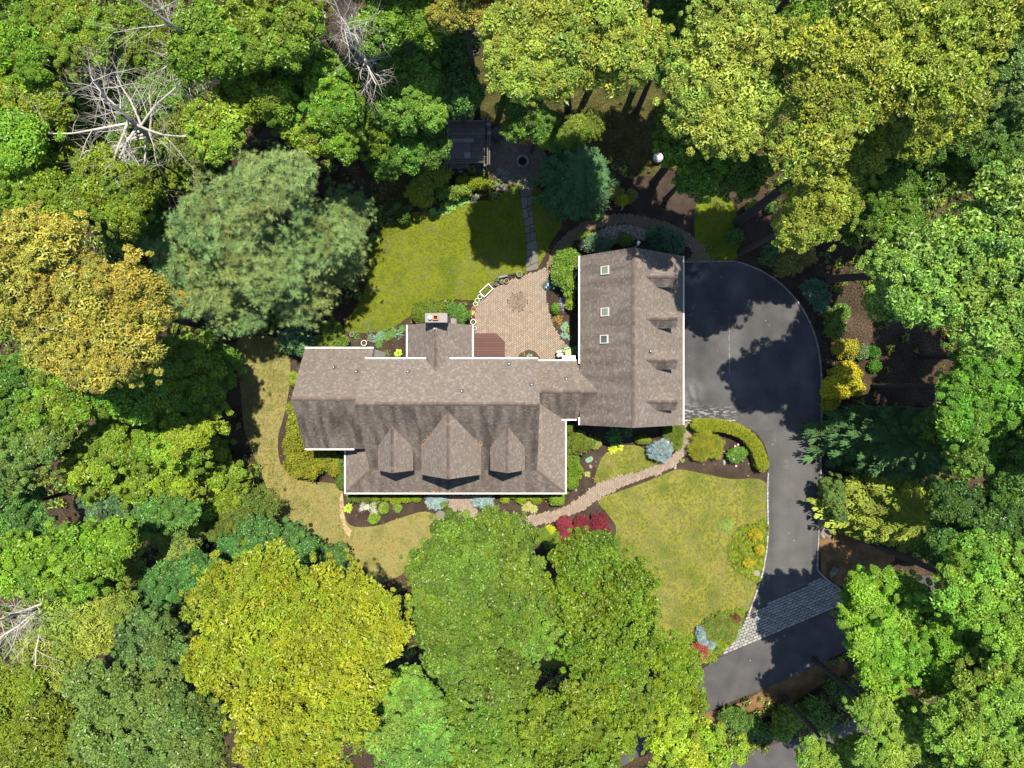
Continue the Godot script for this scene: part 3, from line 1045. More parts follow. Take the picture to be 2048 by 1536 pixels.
# herringbone bricks inside a polygon
func pavers(poly: PackedVector2Array, y: float, ln: float, turn: float, cols: Array, skip: Vector3 = Vector3()) -> Array:
	var places := []
	var tints := []
	var w := ln * 0.5
	var r := bounds(poly)
	var c := r.get_center()
	var half := r.size.length() * 0.5
	var n := int(half / w) + 2
	var rot := Transform2D(turn, c)
	for i in range(-n, n):
		for j in range(-n, n):
			var q := posmod(i - j, 4)
			if q != 0 and q != 3:
				continue
			var p := rot * (Vector2(i + (1.0 if q == 0 else 0.5), j + (0.5 if q == 0 else 1.0)) * w)
			if not Geometry2D.is_point_in_polygon(p, poly):
				continue
			if skip.z > 0 and p.distance_to(Vector2(skip.x, skip.y)) < skip.z:
				continue
			var b := Basis(Vector3.UP, -turn + (0.0 if q == 0 else PI / 2)) * Basis(Vector3(1, 0, 0), rr(-0.012, 0.012))
			places.append(Transform3D(b, Vector3(p.x, y + rr(-0.003, 0.003), p.y)))
			tints.append(cols[rng.randi() % cols.size()] * rr(0.9, 1.1))
	return [places, tints]

func brick_mesh(l: float, h: float, w: float, m: Material) -> ArrayMesh:
	var b := MB.new()
	b.box(Vector3(), Vector3(l, h, w) * 0.5, Color.WHITE, Basis(), 0.006)
	return b.mesh(m)

# a row of kerb stones along a line
func kerb(label: String, line: PackedVector2Array, l: float, col: Color) -> void:
	var base := MB.new()
	for i in line.size() - 1:
		var a := line[i]
		var b := line[i + 1]
		var d := (b - a)
		base.box(Vector3((a.x + b.x) * 0.5, 0.03, (a.y + b.y) * 0.5), Vector3(d.length() * 0.5 + 0.01, 0.03, 0.07), Color(0.2, 0.2, 0.19), Basis(Vector3.UP, -d.angle()))
	var o := struct("kerb", base, vc_mat("kerb_stone", 0.9, 0.3, 0.3))
	o.set_meta("label", label)
	var m := MB.new()
	m.box(Vector3(), Vector3(l * 0.5 - 0.008, 0.09, 0.055), col, Basis(), 0.015)
	var m2 := MB.new()
	m2.box(Vector3(), Vector3(l * 0.5 - 0.012, 0.085, 0.052), col * 0.8, Basis(), 0.02)
	var kinds := [m.mesh(vc_mat("kerb_stone", 0.9, 0.3, 0.3)), m2.mesh(vc_mat("kerb_stone", 0.9, 0.3, 0.3))]
	var carry := l * 0.5
	for i in line.size() - 1:
		var a := line[i]
		var d := line[i + 1] - a
		var len := d.length()
		while carry < len:
			var p := a + d * (carry / len)
			var e := obj("kerb_block", kinds[rng.randi() % 2], null, o)
			e.position = Vector3(p.x + rr(-0.008, 0.008), 0.055 + rr(-0.008, 0.008), p.y + rr(-0.008, 0.008))
			e.rotation.y = -d.angle() + rr(-0.03, 0.03)
			carry += l
		carry -= len

func rock(label: String, px: float, py: float, r: Vector3, col: Color, group: String = "", flatness: float = 0.5, called: String = "rock") -> void:
	var b := MB.new()
	b.blob(Vector3(0, r.y * flatness, 0), r, rng, 0.28, col, 7, 11)
	var o := obj(called, b, vc_mat("rock", 0.9, 0.45, 0.4))
	o.position = at(px, py)
	o.rotation.y = rng.randf() * TAU
	tag(o, label, "rock", group)

func pot(label: String, px: float, py: float, r: float, h: float, rim: Color, fill: String, col: Color, group: String = "") -> void:
	var o := thing("plant_pot", label, "plant pot", at(px, py, h), 0.0, group)
	o.position.y = 0.05
	var b := MB.new()
	b.lathe(Vector3(), [Vector2(0.001, 0.0), Vector2(r * 0.7, 0.0), Vector2(r * 0.95, h * 0.85), Vector2(r * 1.02, h * 0.86), Vector2(r * 1.02, h), Vector2(r * 0.87, h), Vector2(r * 0.85, h * 0.85)], 24, rim)
	obj("pot", b, vc_mat("pot_glaze", 0.5, 0.12, 0.4), o)
	var s := MB.new()
	s.lathe(Vector3(), [Vector2(r * 0.84, h * 0.85), Vector2(0.001, h * 0.88)], 20, Color(0.05, 0.035, 0.025))
	obj("soil", s, vc_mat("rock", 0.9, 0.45, 0.4), o)
	var places := []
	var tints := []
	for i in 9:
		places.append(Transform3D(Basis(Vector3.UP, rng.randf() * TAU).scaled(Vector3.ONE * r * 0.42), Vector3(rr(-0.5, 0.5) * r, h * 0.95, rr(-0.5, 0.5) * r)))
		tints.append(col * rr(0.7, 1.3))
	scatter("plant", pick(fill), places, tints, o)

func _ready() -> void:
	rng.seed = 20240611
	# camera
	var cam := Camera3D.new()
	cam.name = "camera"
	cam.position = Vector3(0, H, 0)
	cam.rotation = Vector3(-PI / 2, 0, 0)
	cam.fov = rad_to_deg(2.0 * atan(768.0 * S / H))
	cam.near = 0.5
	cam.far = 1500.0
	add_child(cam)
	cam.current = true
	# sky and sun
	var sky := ProceduralSkyMaterial.new()
	sky.sky_top_color = Color(0.20, 0.29, 0.46).linear_to_srgb()
	sky.sky_horizon_color = Color(0.42, 0.50, 0.60).linear_to_srgb()
	sky.ground_bottom_color = Color(0.05, 0.06, 0.04).linear_to_srgb()
	sky.ground_horizon_color = Color(0.2, 0.23, 0.22).linear_to_srgb()
	sky.sky_curve = 0.12
	sky.sun_angle_max = 1.0
	var env := Environment.new()
	env.background_mode = Environment.BG_SKY
	env.sky = Sky.new()
	env.sky.sky_material = sky
	env.tonemap_mode = Environment.TONE_MAPPER_LINEAR
	env.tonemap_exposure = 3.3
	env.sdfgi_enabled = true
	env.ssao_enabled = true
	env.ssil_enabled = true
	var we := WorldEnvironment.new()
	we.name = "environment"
	we.environment = env
	add_child(we)
	var sun := DirectionalLight3D.new()
	sun.name = "sun"
	sun.basis = Basis.looking_at(Vector3(-0.10, -1.0, 0.29).normalized(), Vector3(0, 0, 1))
	sun.light_energy = 1.6
	sun.light_color = Color(1.0, 0.955, 0.88)
	sun.light_angular_distance = 0.53
	sun.shadow_enabled = true
	add_child(sun)

	# foliage pieces
	var lm := leaf_mat("leaf", 0.45, Color(0.48, 0.62, 0.16), 0.4)
	var soft := leaf_mat("soft_leaf", 0.6, Color(0.32, 0.4, 0.2), 0.3)
	var nm := leaf_mat("needle", 0.65, Color(0.2, 0.24, 0.16), 0.3)
	for k in 4:
		clumps["maple_leaf"] = clumps.get("maple_leaf", []) + [puff(300, 0.34, 0.27, 0.6, 0.3, lm, 100 + k)]
		clumps["small_leaf"] = clumps.get("small_leaf", []) + [puff(190, 0.38, 0.3, 0.85, 0.2, lm, 110 + k, Color(3.2, 2.3, 3.0), 0.12)]
		clumps["oak_leaf"] = clumps.get("oak_leaf", []) + [puff(150, 0.52, 0.27, 0.8, 0.25, lm, 120 + k, Color(1.5, 1.4, 2.6), 0.16)]
		clumps["red_tip_leaf"] = clumps.get("red_tip_leaf", []) + [puff(280, 0.35, 0.28, 0.7, 0.3, lm, 130 + k, Color(4.2, 0.95, 2.6), 0.07)]
		clumps["big_leaf"] = clumps.get("big_leaf", []) + [puff(170, 0.5, 0.34, 0.7, 0.3, lm, 140 + k)]
		clumps["feather_leaf"] = clumps.get("feather_leaf", []) + [leaf_clump(80, 1.0, 0.5, 0.12, 0.5, 1.0, soft, 150 + k)]
		clumps["box_leaf"] = clumps.get("box_leaf", []) + [leaf_clump(16, 1.0, 0.8, 0.5, 0.5, 0.6, soft, 160 + k)]
		clumps["shrub_leaf"] = clumps.get("shrub_leaf", []) + [leaf_clump(26, 1.0, 0.7, 0.4, 0.6, 0.9, lm, 170 + k)]
		clumps["pine_tuft"] = clumps.get("pine_tuft", []) + [needle_tuft(110, 1.0, 0.06, nm, 180 + k)]
		clumps["blue_tuft"] = clumps.get("blue_tuft", []) + [needle_tuft(60, 1.0, 0.11, nm, 190 + k)]
		clumps["thread_tuft"] = clumps.get("thread_tuft", []) + [needle_tuft(34, 1.3, 0.12, soft, 200 + k)]
		clumps["spruce_bough"] = clumps.get("spruce_bough", []) + [bough(nm, 210 + k, 0.16, Color(2.0, 1.8, 1.2), 12)]
		clumps["hemlock_bough"] = clumps.get("hemlock_bough", []) + [bough(nm, 220 + k, 0.2, Color(2.2, 2.0, 1.3), 12)]
		clumps["hosta"] = clumps.get("hosta", []) + [rosette(34, 1.0, 0.42, 0.35, soft, 230 + k)]
		clumps["strap"] = clumps.get("strap", []) + [rosette(60, 1.1, 0.10, 0.45, soft, 240 + k, Color(1.3, 1.25, 1.4))]
		clumps["variegated"] = clumps.get("variegated", []) + [rosette(44, 1.0, 0.26, 0.35, soft, 250 + k, Color(2.4, 2.0, 2.8))]
		clumps["grass"] = clumps.get("grass", []) + [rosette(9, 0.085, 0.012, 0.035, soft, 260 + k)]
	# style: clumps, clump size, lobe size, cover, colour, variation, flatness, lobe count
	styles = {
		"maple": ["maple_leaf", 0.46, 1.1, 0.459, Color(0.086, 0.158, 0.010), 0.55, 0.8, 1.8],
		"bright": ["maple_leaf", 0.46, 1.1, 0.459, Color(0.105, 0.190, 0.010), 0.5, 0.8, 1.8],
		"lime": ["maple_leaf", 0.44, 1.05, 0.459, Color(0.125, 0.215, 0.024), 0.45, 0.8, 1.8],
		"oak": ["oak_leaf", 0.37, 1.15, 0.459, Color(0.185, 0.220, 0.022), 0.45, 0.8, 1.8],
		"gold": ["oak_leaf", 0.37, 1.15, 0.459, Color(0.225, 0.205, 0.030), 0.4, 0.8, 1.8],
		"yellow": ["oak_leaf", 0.36, 1.25, 0.503, Color(0.145, 0.180, 0.007), 0.35, 0.75, 1.9],
		"redtip": ["red_tip_leaf", 0.42, 1.2, 0.459, Color(0.066, 0.118, 0.010), 0.4, 0.75, 1.9],
		"speckled": ["small_leaf", 0.38, 1.15, 0.459, Color(0.068, 0.118, 0.006), 0.45, 0.8, 1.8],
		"bigleaf": ["big_leaf", 0.52, 1.15, 0.370, Color(0.115, 0.200, 0.028), 0.45, 0.8, 1.4],
		"deep": ["maple_leaf", 0.42, 1.0, 0.503, Color(0.048, 0.110, 0.014), 0.5, 0.8, 1.8],
		"greygreen": ["maple_leaf", 0.42, 1.1, 0.503, Color(0.070, 0.125, 0.024), 0.45, 0.8, 1.8],
		"feather": ["feather_leaf", 0.5, 0.9, 1.0, Color(0.155, 0.205, 0.030), 0.45, 0.75, 2.4],
		"pine": ["pine_tuft", 0.36, 1.1, 0.95, Color(0.150, 0.220, 0.072), 0.5, 0.8, 2.5],
	}

	# ---------- the ground ----------
	var W := Color.WHITE
	var floor_m := ground_mat("leaf_litter", [srgb(38, 31, 24), srgb(74, 61, 48), srgb(98, 83, 66), srgb(140, 121, 100)], 5.0, [srgb(150, 150, 150), W], 19.0, 1, 0.98, 3.0)
	var b := MB.new()
	var nn := 40
	b.quad(Vector3(-600, 0, -600), Vector3(600, 0, -600), Vector3(600, 0, 600), Vector3(-600, 0, 600))
	struct("ground", b, floor_m).set_meta("label", "brown leaf litter covering the woodland floor around the house")
	var mulch_m := ground_mat("mulch", [srgb(34, 29, 26), srgb(72, 61, 54), srgb(90, 78, 69), srgb(134, 114, 96)], 2.6, [srgb(180, 175, 170), W], 9.0, 2, 0.98, 2.0, 0.05)
	b = MB.new()
	var bed := smooth(flat([560, 650, 700, 650, 830, 600, 960, 600, 1100, 400, 1240, 360, 1400, 340, 1540, 400, 1640, 560, 1690, 850, 1680, 1185, 1400, 1330, 1200, 1200, 1000, 1080, 880, 1075, 690, 1060, 640, 990, 560, 960, 550, 800]), true, 4)
	b.sheet(bed, 0.012)
	struct("planting_bed", b, mulch_m).set_meta("label", "dark brown mulch beds around the house walls and path")
	open_ground.append(bed)
	var green_fine := [srgb(80, 92, 22), srgb(112, 124, 34), srgb(132, 140, 44), srgb(168, 164, 78)]
	var back_m := ground_mat("back_lawn", [srgb(66, 82, 8), srgb(96, 112, 14), srgb(112, 124, 22), srgb(140, 140, 52)], 3.2, [srgb(190, 205, 190), W, srgb(255, 245, 220)], 14.0, 3, 0.95, 1.0, 0.05)
	var front_m := ground_mat("front_lawn", [srgb(78, 92, 24), srgb(116, 122, 46), srgb(140, 138, 62), srgb(178, 162, 98)], 3.2, [srgb(165, 200, 150), srgb(220, 232, 205), W, srgb(255, 240, 225)], 16.0, 4, 0.95, 1.0, 0.05)
	var dry_m := ground_mat("dry_lawn", [srgb(86, 94, 40), srgb(120, 120, 64), srgb(146, 138, 88), srgb(184, 170, 126)], 3.2, [srgb(200, 210, 170), W, srgb(255, 238, 220)], 12.0, 5, 0.95, 1.0, 0.05)
	var rough_m := ground_mat("rough_lawn", [srgb(46, 50, 20), srgb(74, 74, 32), srgb(98, 90, 48), srgb(128, 112, 70)], 4.0, [srgb(150, 160, 140), W], 9.0, 6, 0.95, 1.5, 0.04)
	lawn("rough shaded grass clearing behind the pergola", smooth(flat([930, 130, 1000, 110, 1330, 110, 1345, 330, 1250, 345, 1180, 310, 1000, 265, 930, 240]), true, 4), rough_m, 0.018, Color(0.075, 0.085, 0.018), 22, 0.25)
	lawn("small grass patch north of the driveway", smooth(flat([1395, 400, 1465, 405, 1475, 515, 1400, 520]), true, 4), back_m, 0.022, Color(0.09, 0.12, 0.012), 40, 0.1)
	lawn("back lawn left of the stone path", smooth(flat([689, 661, 771, 661, 821, 632, 883, 600, 950, 600, 964, 583, 984, 566, 1040, 546, 1055, 541, 1050, 460, 1042, 400, 1030, 372, 1010, 385, 985, 400, 935, 404, 880, 425, 820, 425, 770, 450, 735, 500, 735, 560, 715, 610]), true, 4), back_m, 0.026, Color(0.115, 0.135, 0.010), 70, 0.12)
	lawn("grass strip right of the stone path", smooth(flat([1068, 375, 1100, 395, 1120, 430, 1122, 455, 1104, 482, 1082, 525, 1074, 530, 1070, 470, 1062, 410]), true, 4), back_m, 0.026, Color(0.10, 0.125, 0.010), 60, 0.1)
	lawn("woodland edge grass beside the pine", smooth(flat([735, 380, 800, 340, 840, 380, 800, 430, 745, 440]), true, 4), rough_m, 0.020, Color(0.10, 0.11, 0.02), 30, 0.35)
	var oval := smooth(flat([1534, 1043, 1506, 1045, 1482, 1052, 1465, 1070, 1457, 1094, 1458, 1120, 1471, 1139, 1496, 1155, 1517, 1163, 1525, 1128, 1532, 1088]), true, 4)
	var lower := smooth(flat([1490, 1217, 1455, 1219, 1428, 1224, 1408, 1238, 1389, 1260, 1362, 1284, 1325, 1302, 1330, 1330, 1424, 1324, 1439, 1309, 1472, 1272, 1484, 1240]), true, 4)
	lawn("front lawn between the path and the driveway", smooth(flat([1196, 1001, 1232, 985, 1280, 968, 1325, 950, 1356, 939, 1400, 946, 1460, 958, 1532, 966, 1534, 1060, 1529, 1115, 1518, 1170, 1495, 1222, 1440, 1240, 1400, 1330, 1200, 1330, 1000, 1330, 1100, 1160, 1205, 1120, 1232, 1062, 1217, 1030]), true, 4), front_m, 0.026, Color(0.125, 0.135, 0.016), 60, 0.42, [oval, lower])
	lawn("crescent of lawn above the curved path", smooth(flat([1189, 965, 1197, 930, 1210, 908, 1238, 893, 1278, 892, 1300, 912, 1322, 925, 1296, 942, 1250, 953, 1215, 960]), true, 4), front_m, 0.028, Color(0.115, 0.125, 0.014), 60, 0.3)
	lawn("dry strip of lawn along the house's left side", smooth(flat([470, 690, 520, 670, 574, 690, 580, 760, 568, 830, 556, 880, 566, 935, 620, 960, 680, 972, 686, 1010, 700, 1050, 750, 1052, 800, 1036, 850, 1023, 880, 1038, 890, 1075, 840, 1110, 780, 1160, 640, 1160, 600, 1080, 560, 1045, 528, 960, 490, 860, 482, 780]), true, 4), dry_m, 0.026, Color(0.13, 0.13, 0.02), 55, 0.6)
	# worn edges of the front bed
	var sand_m := ground_mat("bare_sand", [srgb(140, 112, 84), srgb(178, 148, 116), srgb(200, 174, 142), srgb(214, 192, 164)], 2.0, [], 1.0, 8, 0.98, 1.0, 0.05)
	b = MB.new()
	b.sheet(flat([684, 975, 687, 1000, 688, 1030, 694, 1050, 704, 1062, 699, 1076, 687, 1058, 680, 1030, 679, 1000]), 0.034)
	struct("bare_soil", b, sand_m).set_meta("label", "pale worn soil edge along the front bed's left side")
	b = MB.new()
	b.sheet(smooth(flat([1390, 1425, 1440, 1420, 1500, 1395, 1570, 1355, 1640, 1325, 1690, 1320, 1690, 1345, 1640, 1370, 1560, 1420, 1480, 1450, 1400, 1460]), true, 3), 0.016)
	var bank_m := ground_mat("bank_soil", [srgb(80, 60, 44), srgb(128, 98, 70), srgb(150, 120, 90), srgb(186, 158, 126)], 3.0, [srgb(170, 175, 150), W], 7.0, 9, 0.98, 2.0, 0.04)
	struct("bank", b, bank_m).set_meta("label", "bare brown soil bank below the lower road")
	b = MB.new()
	b.sheet(smooth(flat([1645, 980, 1690, 990, 1740, 1060, 1790, 1120, 1700, 1170, 1660, 1160, 1642, 1140]), true, 3), 0.020)
	struct("bare_soil", b, bank_m).set_meta("label", "bare brown soil right of the driveway's lower end")

	# driveway
	var drive := flat([1367, 525, 1475, 524])
	drive.append_array(smooth(flat([1475, 524, 1520, 541, 1560, 567, 1590, 598, 1613, 633, 1629, 671, 1638, 711, 1642, 760, 1642, 850, 1640, 950, 1637, 1050, 1634, 1125, 1637, 1143, 1660, 1164, 1700, 1192]), false, 4))
	drive.append_array(flat([1690, 1207, 1440, 1312]))
	drive.append_array(smooth(flat([1440, 1312, 1472, 1268, 1497, 1225, 1515, 1175, 1525, 1140, 1532, 1100, 1535, 1060, 1534, 980, 1536, 940, 1534, 905, 1518, 872, 1490, 852, 1460, 842]), false, 4))
	drive.append_array(flat([1450, 840, 1367, 840]))
	b = MB.new()
	b.sheet(drive, 0.044)
	var dm := StandardMaterial3D.new()
	dm.resource_name = "asphalt"
	dm.roughness = 0.9
	dm.albedo_color = Color(0.64, 0.64, 0.64).linear_to_srgb()
	dm.metallic_specular = 0.3
	dm.albedo_texture = ImageTexture.create_from_image(asphalt_image())
	dm.uv1_triplanar = true
	dm.uv1_world_triplanar = true
	dm.uv1_triplanar_sharpness = 8.0
	dm.uv1_scale = Vector3(1.0 / 16.0, 1.0 / 32.0, 1.0 / 32.0)
	dm.uv1_offset = Vector3(-12.0 / 16.0, 0, 10.0 / 32.0)
	dm.heightmap_enabled = true
	dm.heightmap_texture = noise_tex(512, 0.2, [], 91, 2)
	dm.heightmap_scale = 0.3
	struct("driveway", b, dm).set_meta("label", "grey asphalt driveway and turning area beside the garage")
	open_ground.append(drive)
	var road_m := ground_mat("road_asphalt", [srgb(68, 68, 70), srgb(84, 83, 84), srgb(92, 91, 91), srgb(104, 102, 101)], 1.6, [srgb(205, 205, 208), W], 11.0, 12, 0.92, 0.3, 0.12)
	var road := smooth(flat([1200, 1490, 1300, 1430, 1385, 1365, 1440, 1314, 1690, 1209, 1760, 1180, 1860, 1150, 1880, 1220, 1790, 1262, 1690, 1303, 1600, 1347, 1500, 1388, 1424, 1420, 1330, 1470, 1230, 1540]), true, 3)
	b = MB.new()
	b.sheet(road, 0.040)
	struct("road", b, road_m).set_meta("label", "dark asphalt road passing below the cobbled apron")
	open_ground.append(road)
	var road2 := smooth(flat([1420, 1600, 1450, 1530, 1540, 1490, 1640, 1462, 1740, 1425, 1830, 1400, 1850, 1460, 1760, 1500, 1680, 1560, 1600, 1620]), true, 3)
	b = MB.new()
	b.sheet(road2, 0.036)
	struct("road", b, road_m).set_meta("label", "shaded asphalt road crossing the bottom right corner")
	open_ground.append(road2)
	# cobbled apron
	b = MB.new()
	var apron := flat([1440, 1311, 1458, 1289, 1474, 1265, 1486, 1243, 1497, 1226, 1640, 1156, 1662, 1167, 1700, 1192, 1690, 1206])
	b.sheet(apron, 0.05)
	var ap := struct("cobble_apron", b, ground_mat("apron_joint", [srgb(60, 62, 58), srgb(92, 92, 84)], 1.0, [], 1.0, 14, 0.98))
	ap.set_meta("label", "pale granite cobble apron between driveway and road")
	var cob := []
	for k in 4:
		var cb := MB.new()
		cb.box(Vector3(), Vector3(0.168 + 0.004 * k, 0.045, 0.081), Color(0.43, 0.43, 0.41) * (0.8 + 0.1 * k), Basis(), 0.02)
		cob.append(cb.mesh(vc_mat("granite", 0.85, 0.3, 0.3)))
	var dir := Vector2(250, -105).normalized()
	var nrm := Vector2(-dir.y, dir.x)
	var o0 := flat([1440, 1312])[0]
	var count := 0
	var far_places := []
	var far_tints := []
	for j in range(-2, 30):
		for i in range(-6, 32):
			var p := o0 + dir * ((i + 0.5 * (j % 2)) * 0.385 + 0.1) - nrm * (j * 0.19 + 0.12)
			if not Geometry2D.is_point_in_polygon(p, apron):
				continue
			var ps := Vector3(p.x + rr(-0.008, 0.008), 0.062 + rr(-0.007, 0.007), p.y + rr(-0.008, 0.008))
			var rt := -dir.angle() + rr(-0.03, 0.03)
			count += 1
			if count <= 300:
				var e := obj("cobble", cob[rng.randi() % 4], null, ap)
				e.position = ps
				e.rotation = Vector3(rr(-0.03, 0.03), rt, rr(-0.02, 0.02))
			else:
				far_places.append(Transform3D(Basis(Vector3.UP, rt), ps))
				far_tints.append(Color.WHITE)
	if far_places.size():
		scatter("cobbles", cob[2], far_places, far_tints, ap)
	kerb("pale block kerb along the driveway's outer curve", smooth(flat([1475, 524, 1520, 541, 1560, 567, 1590, 598, 1613, 633, 1629, 671, 1638, 711, 1642, 760, 1642, 850, 1640, 950, 1637, 1050, 1634, 1125, 1637, 1143, 1660, 1164, 1700, 1192]), false, 5), 0.27, Color(0.42, 0.42, 0.41))
	kerb("pale block kerb between front lawn and driveway", smooth(flat([1497, 1225, 1515, 1175, 1525, 1140, 1532, 1100, 1535, 1060, 1534, 980, 1536, 945]), false, 5), 0.27, Color(0.6, 0.6, 0.57))
	kerb("pale block kerb between garage path and driveway", flat([1368, 841, 1470, 841]), 0.27, Color(0.6, 0.59, 0.56))
	kerb("weathered block kerb on the turning area's far edge", flat([1369, 524, 1474, 523]), 0.27, Color(0.36, 0.36, 0.34))

	# patio and brick paths
	var joint := ground_mat("joint_sand", [srgb(62, 54, 46), srgb(92, 80, 68), srgb(112, 98, 84)], 1.2, [], 1.0, 15, 0.98)
	var pv := vc_mat("paver", 0.9, 0.22, 0.35)
	var bm := brick_mesh(0.222, 0.06, 0.103, pv)
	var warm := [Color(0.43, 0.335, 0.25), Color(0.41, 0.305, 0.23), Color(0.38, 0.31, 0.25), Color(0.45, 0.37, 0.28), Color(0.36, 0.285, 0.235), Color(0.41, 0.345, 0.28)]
	var patio := flat([946, 662, 949, 620, 957, 600, 978, 580, 1010, 564, 1045, 552, 1066, 545, 1092, 535, 1098, 552, 1090, 572, 1095, 612, 1108, 655, 1122, 678, 1135, 692, 1158, 700, 1158, 735, 946, 735])
	b = MB.new()
	b.sheet(patio, 0.032)
	var po := struct("patio", b, joint)
	po.set_meta("label", "tan herringbone brick patio behind the house")
	open_ground.append(patio)
	var rc := at(1035, 604)
	var got := pavers(patio, 0.04, 0.24, PI / 4, warm, Vector3(rc.x, rc.z, 0.70))
	for ring in 7:
		var rad := 0.05 + ring * 0.1
		var num := maxi(4, int(TAU * rad / 0.11))
		for i in num:
			var th := TAU * i / num + ring * 0.2
			got[0].append(Transform3D(Basis(Vector3.UP, -th).scaled(Vector3(0.36, 1, 0.86 if ring else 0.5)), rc + Vector3(cos(th) * rad, 0.04, sin(th) * rad)))
			got[1].append(warm[rng.randi() % 6] * 0.92)
	scatter("brick", bm, got[0], got[1], po)
	var fpath := smooth(flat([1368, 844, 1366, 862, 1358, 890, 1344, 911, 1310, 930, 1270, 944, 1222, 955, 1187, 972, 1152, 1000, 1110, 1019, 1055, 1031, 1000, 1033, 965, 1030, 952, 1012, 952, 990]), false, 3)
	fpath.append_array(smooth(flat([893, 990, 898, 1015, 915, 1032, 945, 1055, 1000, 1062, 1052, 1054, 1100, 1045, 1160, 1023, 1195, 1000, 1230, 981, 1270, 964, 1320, 947, 1352, 930, 1372, 905, 1387, 875, 1393, 860, 1394, 844]), false, 3))
	b = MB.new()
	b.sheet(fpath, 0.036)
	var fo := struct("path", b, joint)
	fo.set_meta("label", "curving tan brick path from driveway to front door")
	open_ground.append(fpath)
	got = pavers(fpath, 0.044, 0.24, PI / 4 + 0.1, warm)
	scatter("brick", bm, got[0], got[1], fo)
	var bpath := smooth(flat([1092, 533, 1112, 490, 1150, 455, 1190, 436, 1250, 428, 1310, 438, 1370, 462, 1412, 500, 1425, 524]), false, 3)
	bpath.append_array(smooth(flat([1370, 524, 1385, 505, 1350, 475, 1300, 460, 1255, 449, 1215, 452, 1175, 466, 1140, 492, 1110, 540, 1098, 552]), false, 3))
	b = MB.new()
	b.sheet(bpath, 0.034)
	var bo := struct("path", b, joint)
	bo.set_meta("label", "shaded brick path curving round behind the garage")
	open_ground.append(bpath)
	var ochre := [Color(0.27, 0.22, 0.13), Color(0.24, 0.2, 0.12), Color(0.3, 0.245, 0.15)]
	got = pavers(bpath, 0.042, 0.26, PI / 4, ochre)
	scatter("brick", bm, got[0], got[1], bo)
	# round terrace with the fire ring
	b = MB.new()
	var fc := at(1045, 325)
	var disc := PackedVector2Array()
	for i in 40:
		disc.append(Vector2(fc.x + cos(TAU * i / 40) * 1.8, fc.z + sin(TAU * i / 40) * 1.8))
	var terr := disc
	for q in Geometry2D.merge_polygons(disc, flat([975, 255, 1040, 275, 1040, 372, 1000, 352, 975, 345])):
		terr = q
		break
	b.sheet(terr, 0.034)
	var to := struct("terrace", b, joint)
	to.set_meta("label", "round brick terrace with rings of bricks around the fire pit")
	open_ground.append(terr)
	var tp := []
	var tt := []
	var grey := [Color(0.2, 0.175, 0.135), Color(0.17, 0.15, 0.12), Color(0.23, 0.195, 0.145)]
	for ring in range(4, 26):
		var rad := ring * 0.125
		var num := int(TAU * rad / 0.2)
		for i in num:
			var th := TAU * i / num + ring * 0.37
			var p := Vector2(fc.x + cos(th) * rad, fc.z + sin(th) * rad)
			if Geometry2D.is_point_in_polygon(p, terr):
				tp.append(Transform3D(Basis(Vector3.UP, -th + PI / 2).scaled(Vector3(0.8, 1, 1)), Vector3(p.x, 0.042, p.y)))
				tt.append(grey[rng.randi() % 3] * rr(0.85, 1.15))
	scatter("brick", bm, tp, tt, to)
	flag_path()
	# river stones behind the garage
	b = MB.new()
	var stones := smooth(flat([1190, 468, 1215, 455, 1255, 451, 1300, 462, 1345, 478, 1350, 490, 1262, 478, 1250, 490, 1205, 480]), true, 3)
	b.sheet(stones, 0.028)
	var so := struct("stone_bed", b, joint)
	so.set_meta("label", "bed of pale rounded river stones behind the garage")
	var pb := MB.new()
	pb.blob(Vector3(), Vector3(0.1, 0.055, 0.075), rng, 0.25, Color.WHITE, 5, 7)
	var pm := pb.mesh(vc_mat("pebble", 0.8, 0.3, 0.2))
	got = [[], []]
	var sr := bounds(stones)
	for i in 2600:
		var p := Vector2(rr(sr.position.x, sr.end.x), rr(sr.position.y, sr.end.y))
		if Geometry2D.is_point_in_polygon(p, stones):
			got[0].append(Transform3D(Basis.from_euler(Vector3(rr(-0.4, 0.4), rng.randf() * TAU, rr(-0.4, 0.4))).scaled(Vector3.ONE * rr(0.5, 1.25)), Vector3(p.x, rr(0.04, 0.1), p.y)))
			var g := rr(0.2, 0.62)
			got[1].append(Color(g, g * 0.92, g * 0.76))
	scatter("pebbles", pm, got[0], got[1], so)

	build_house()
	yard_things()
	garden()
	woods()
	litter()

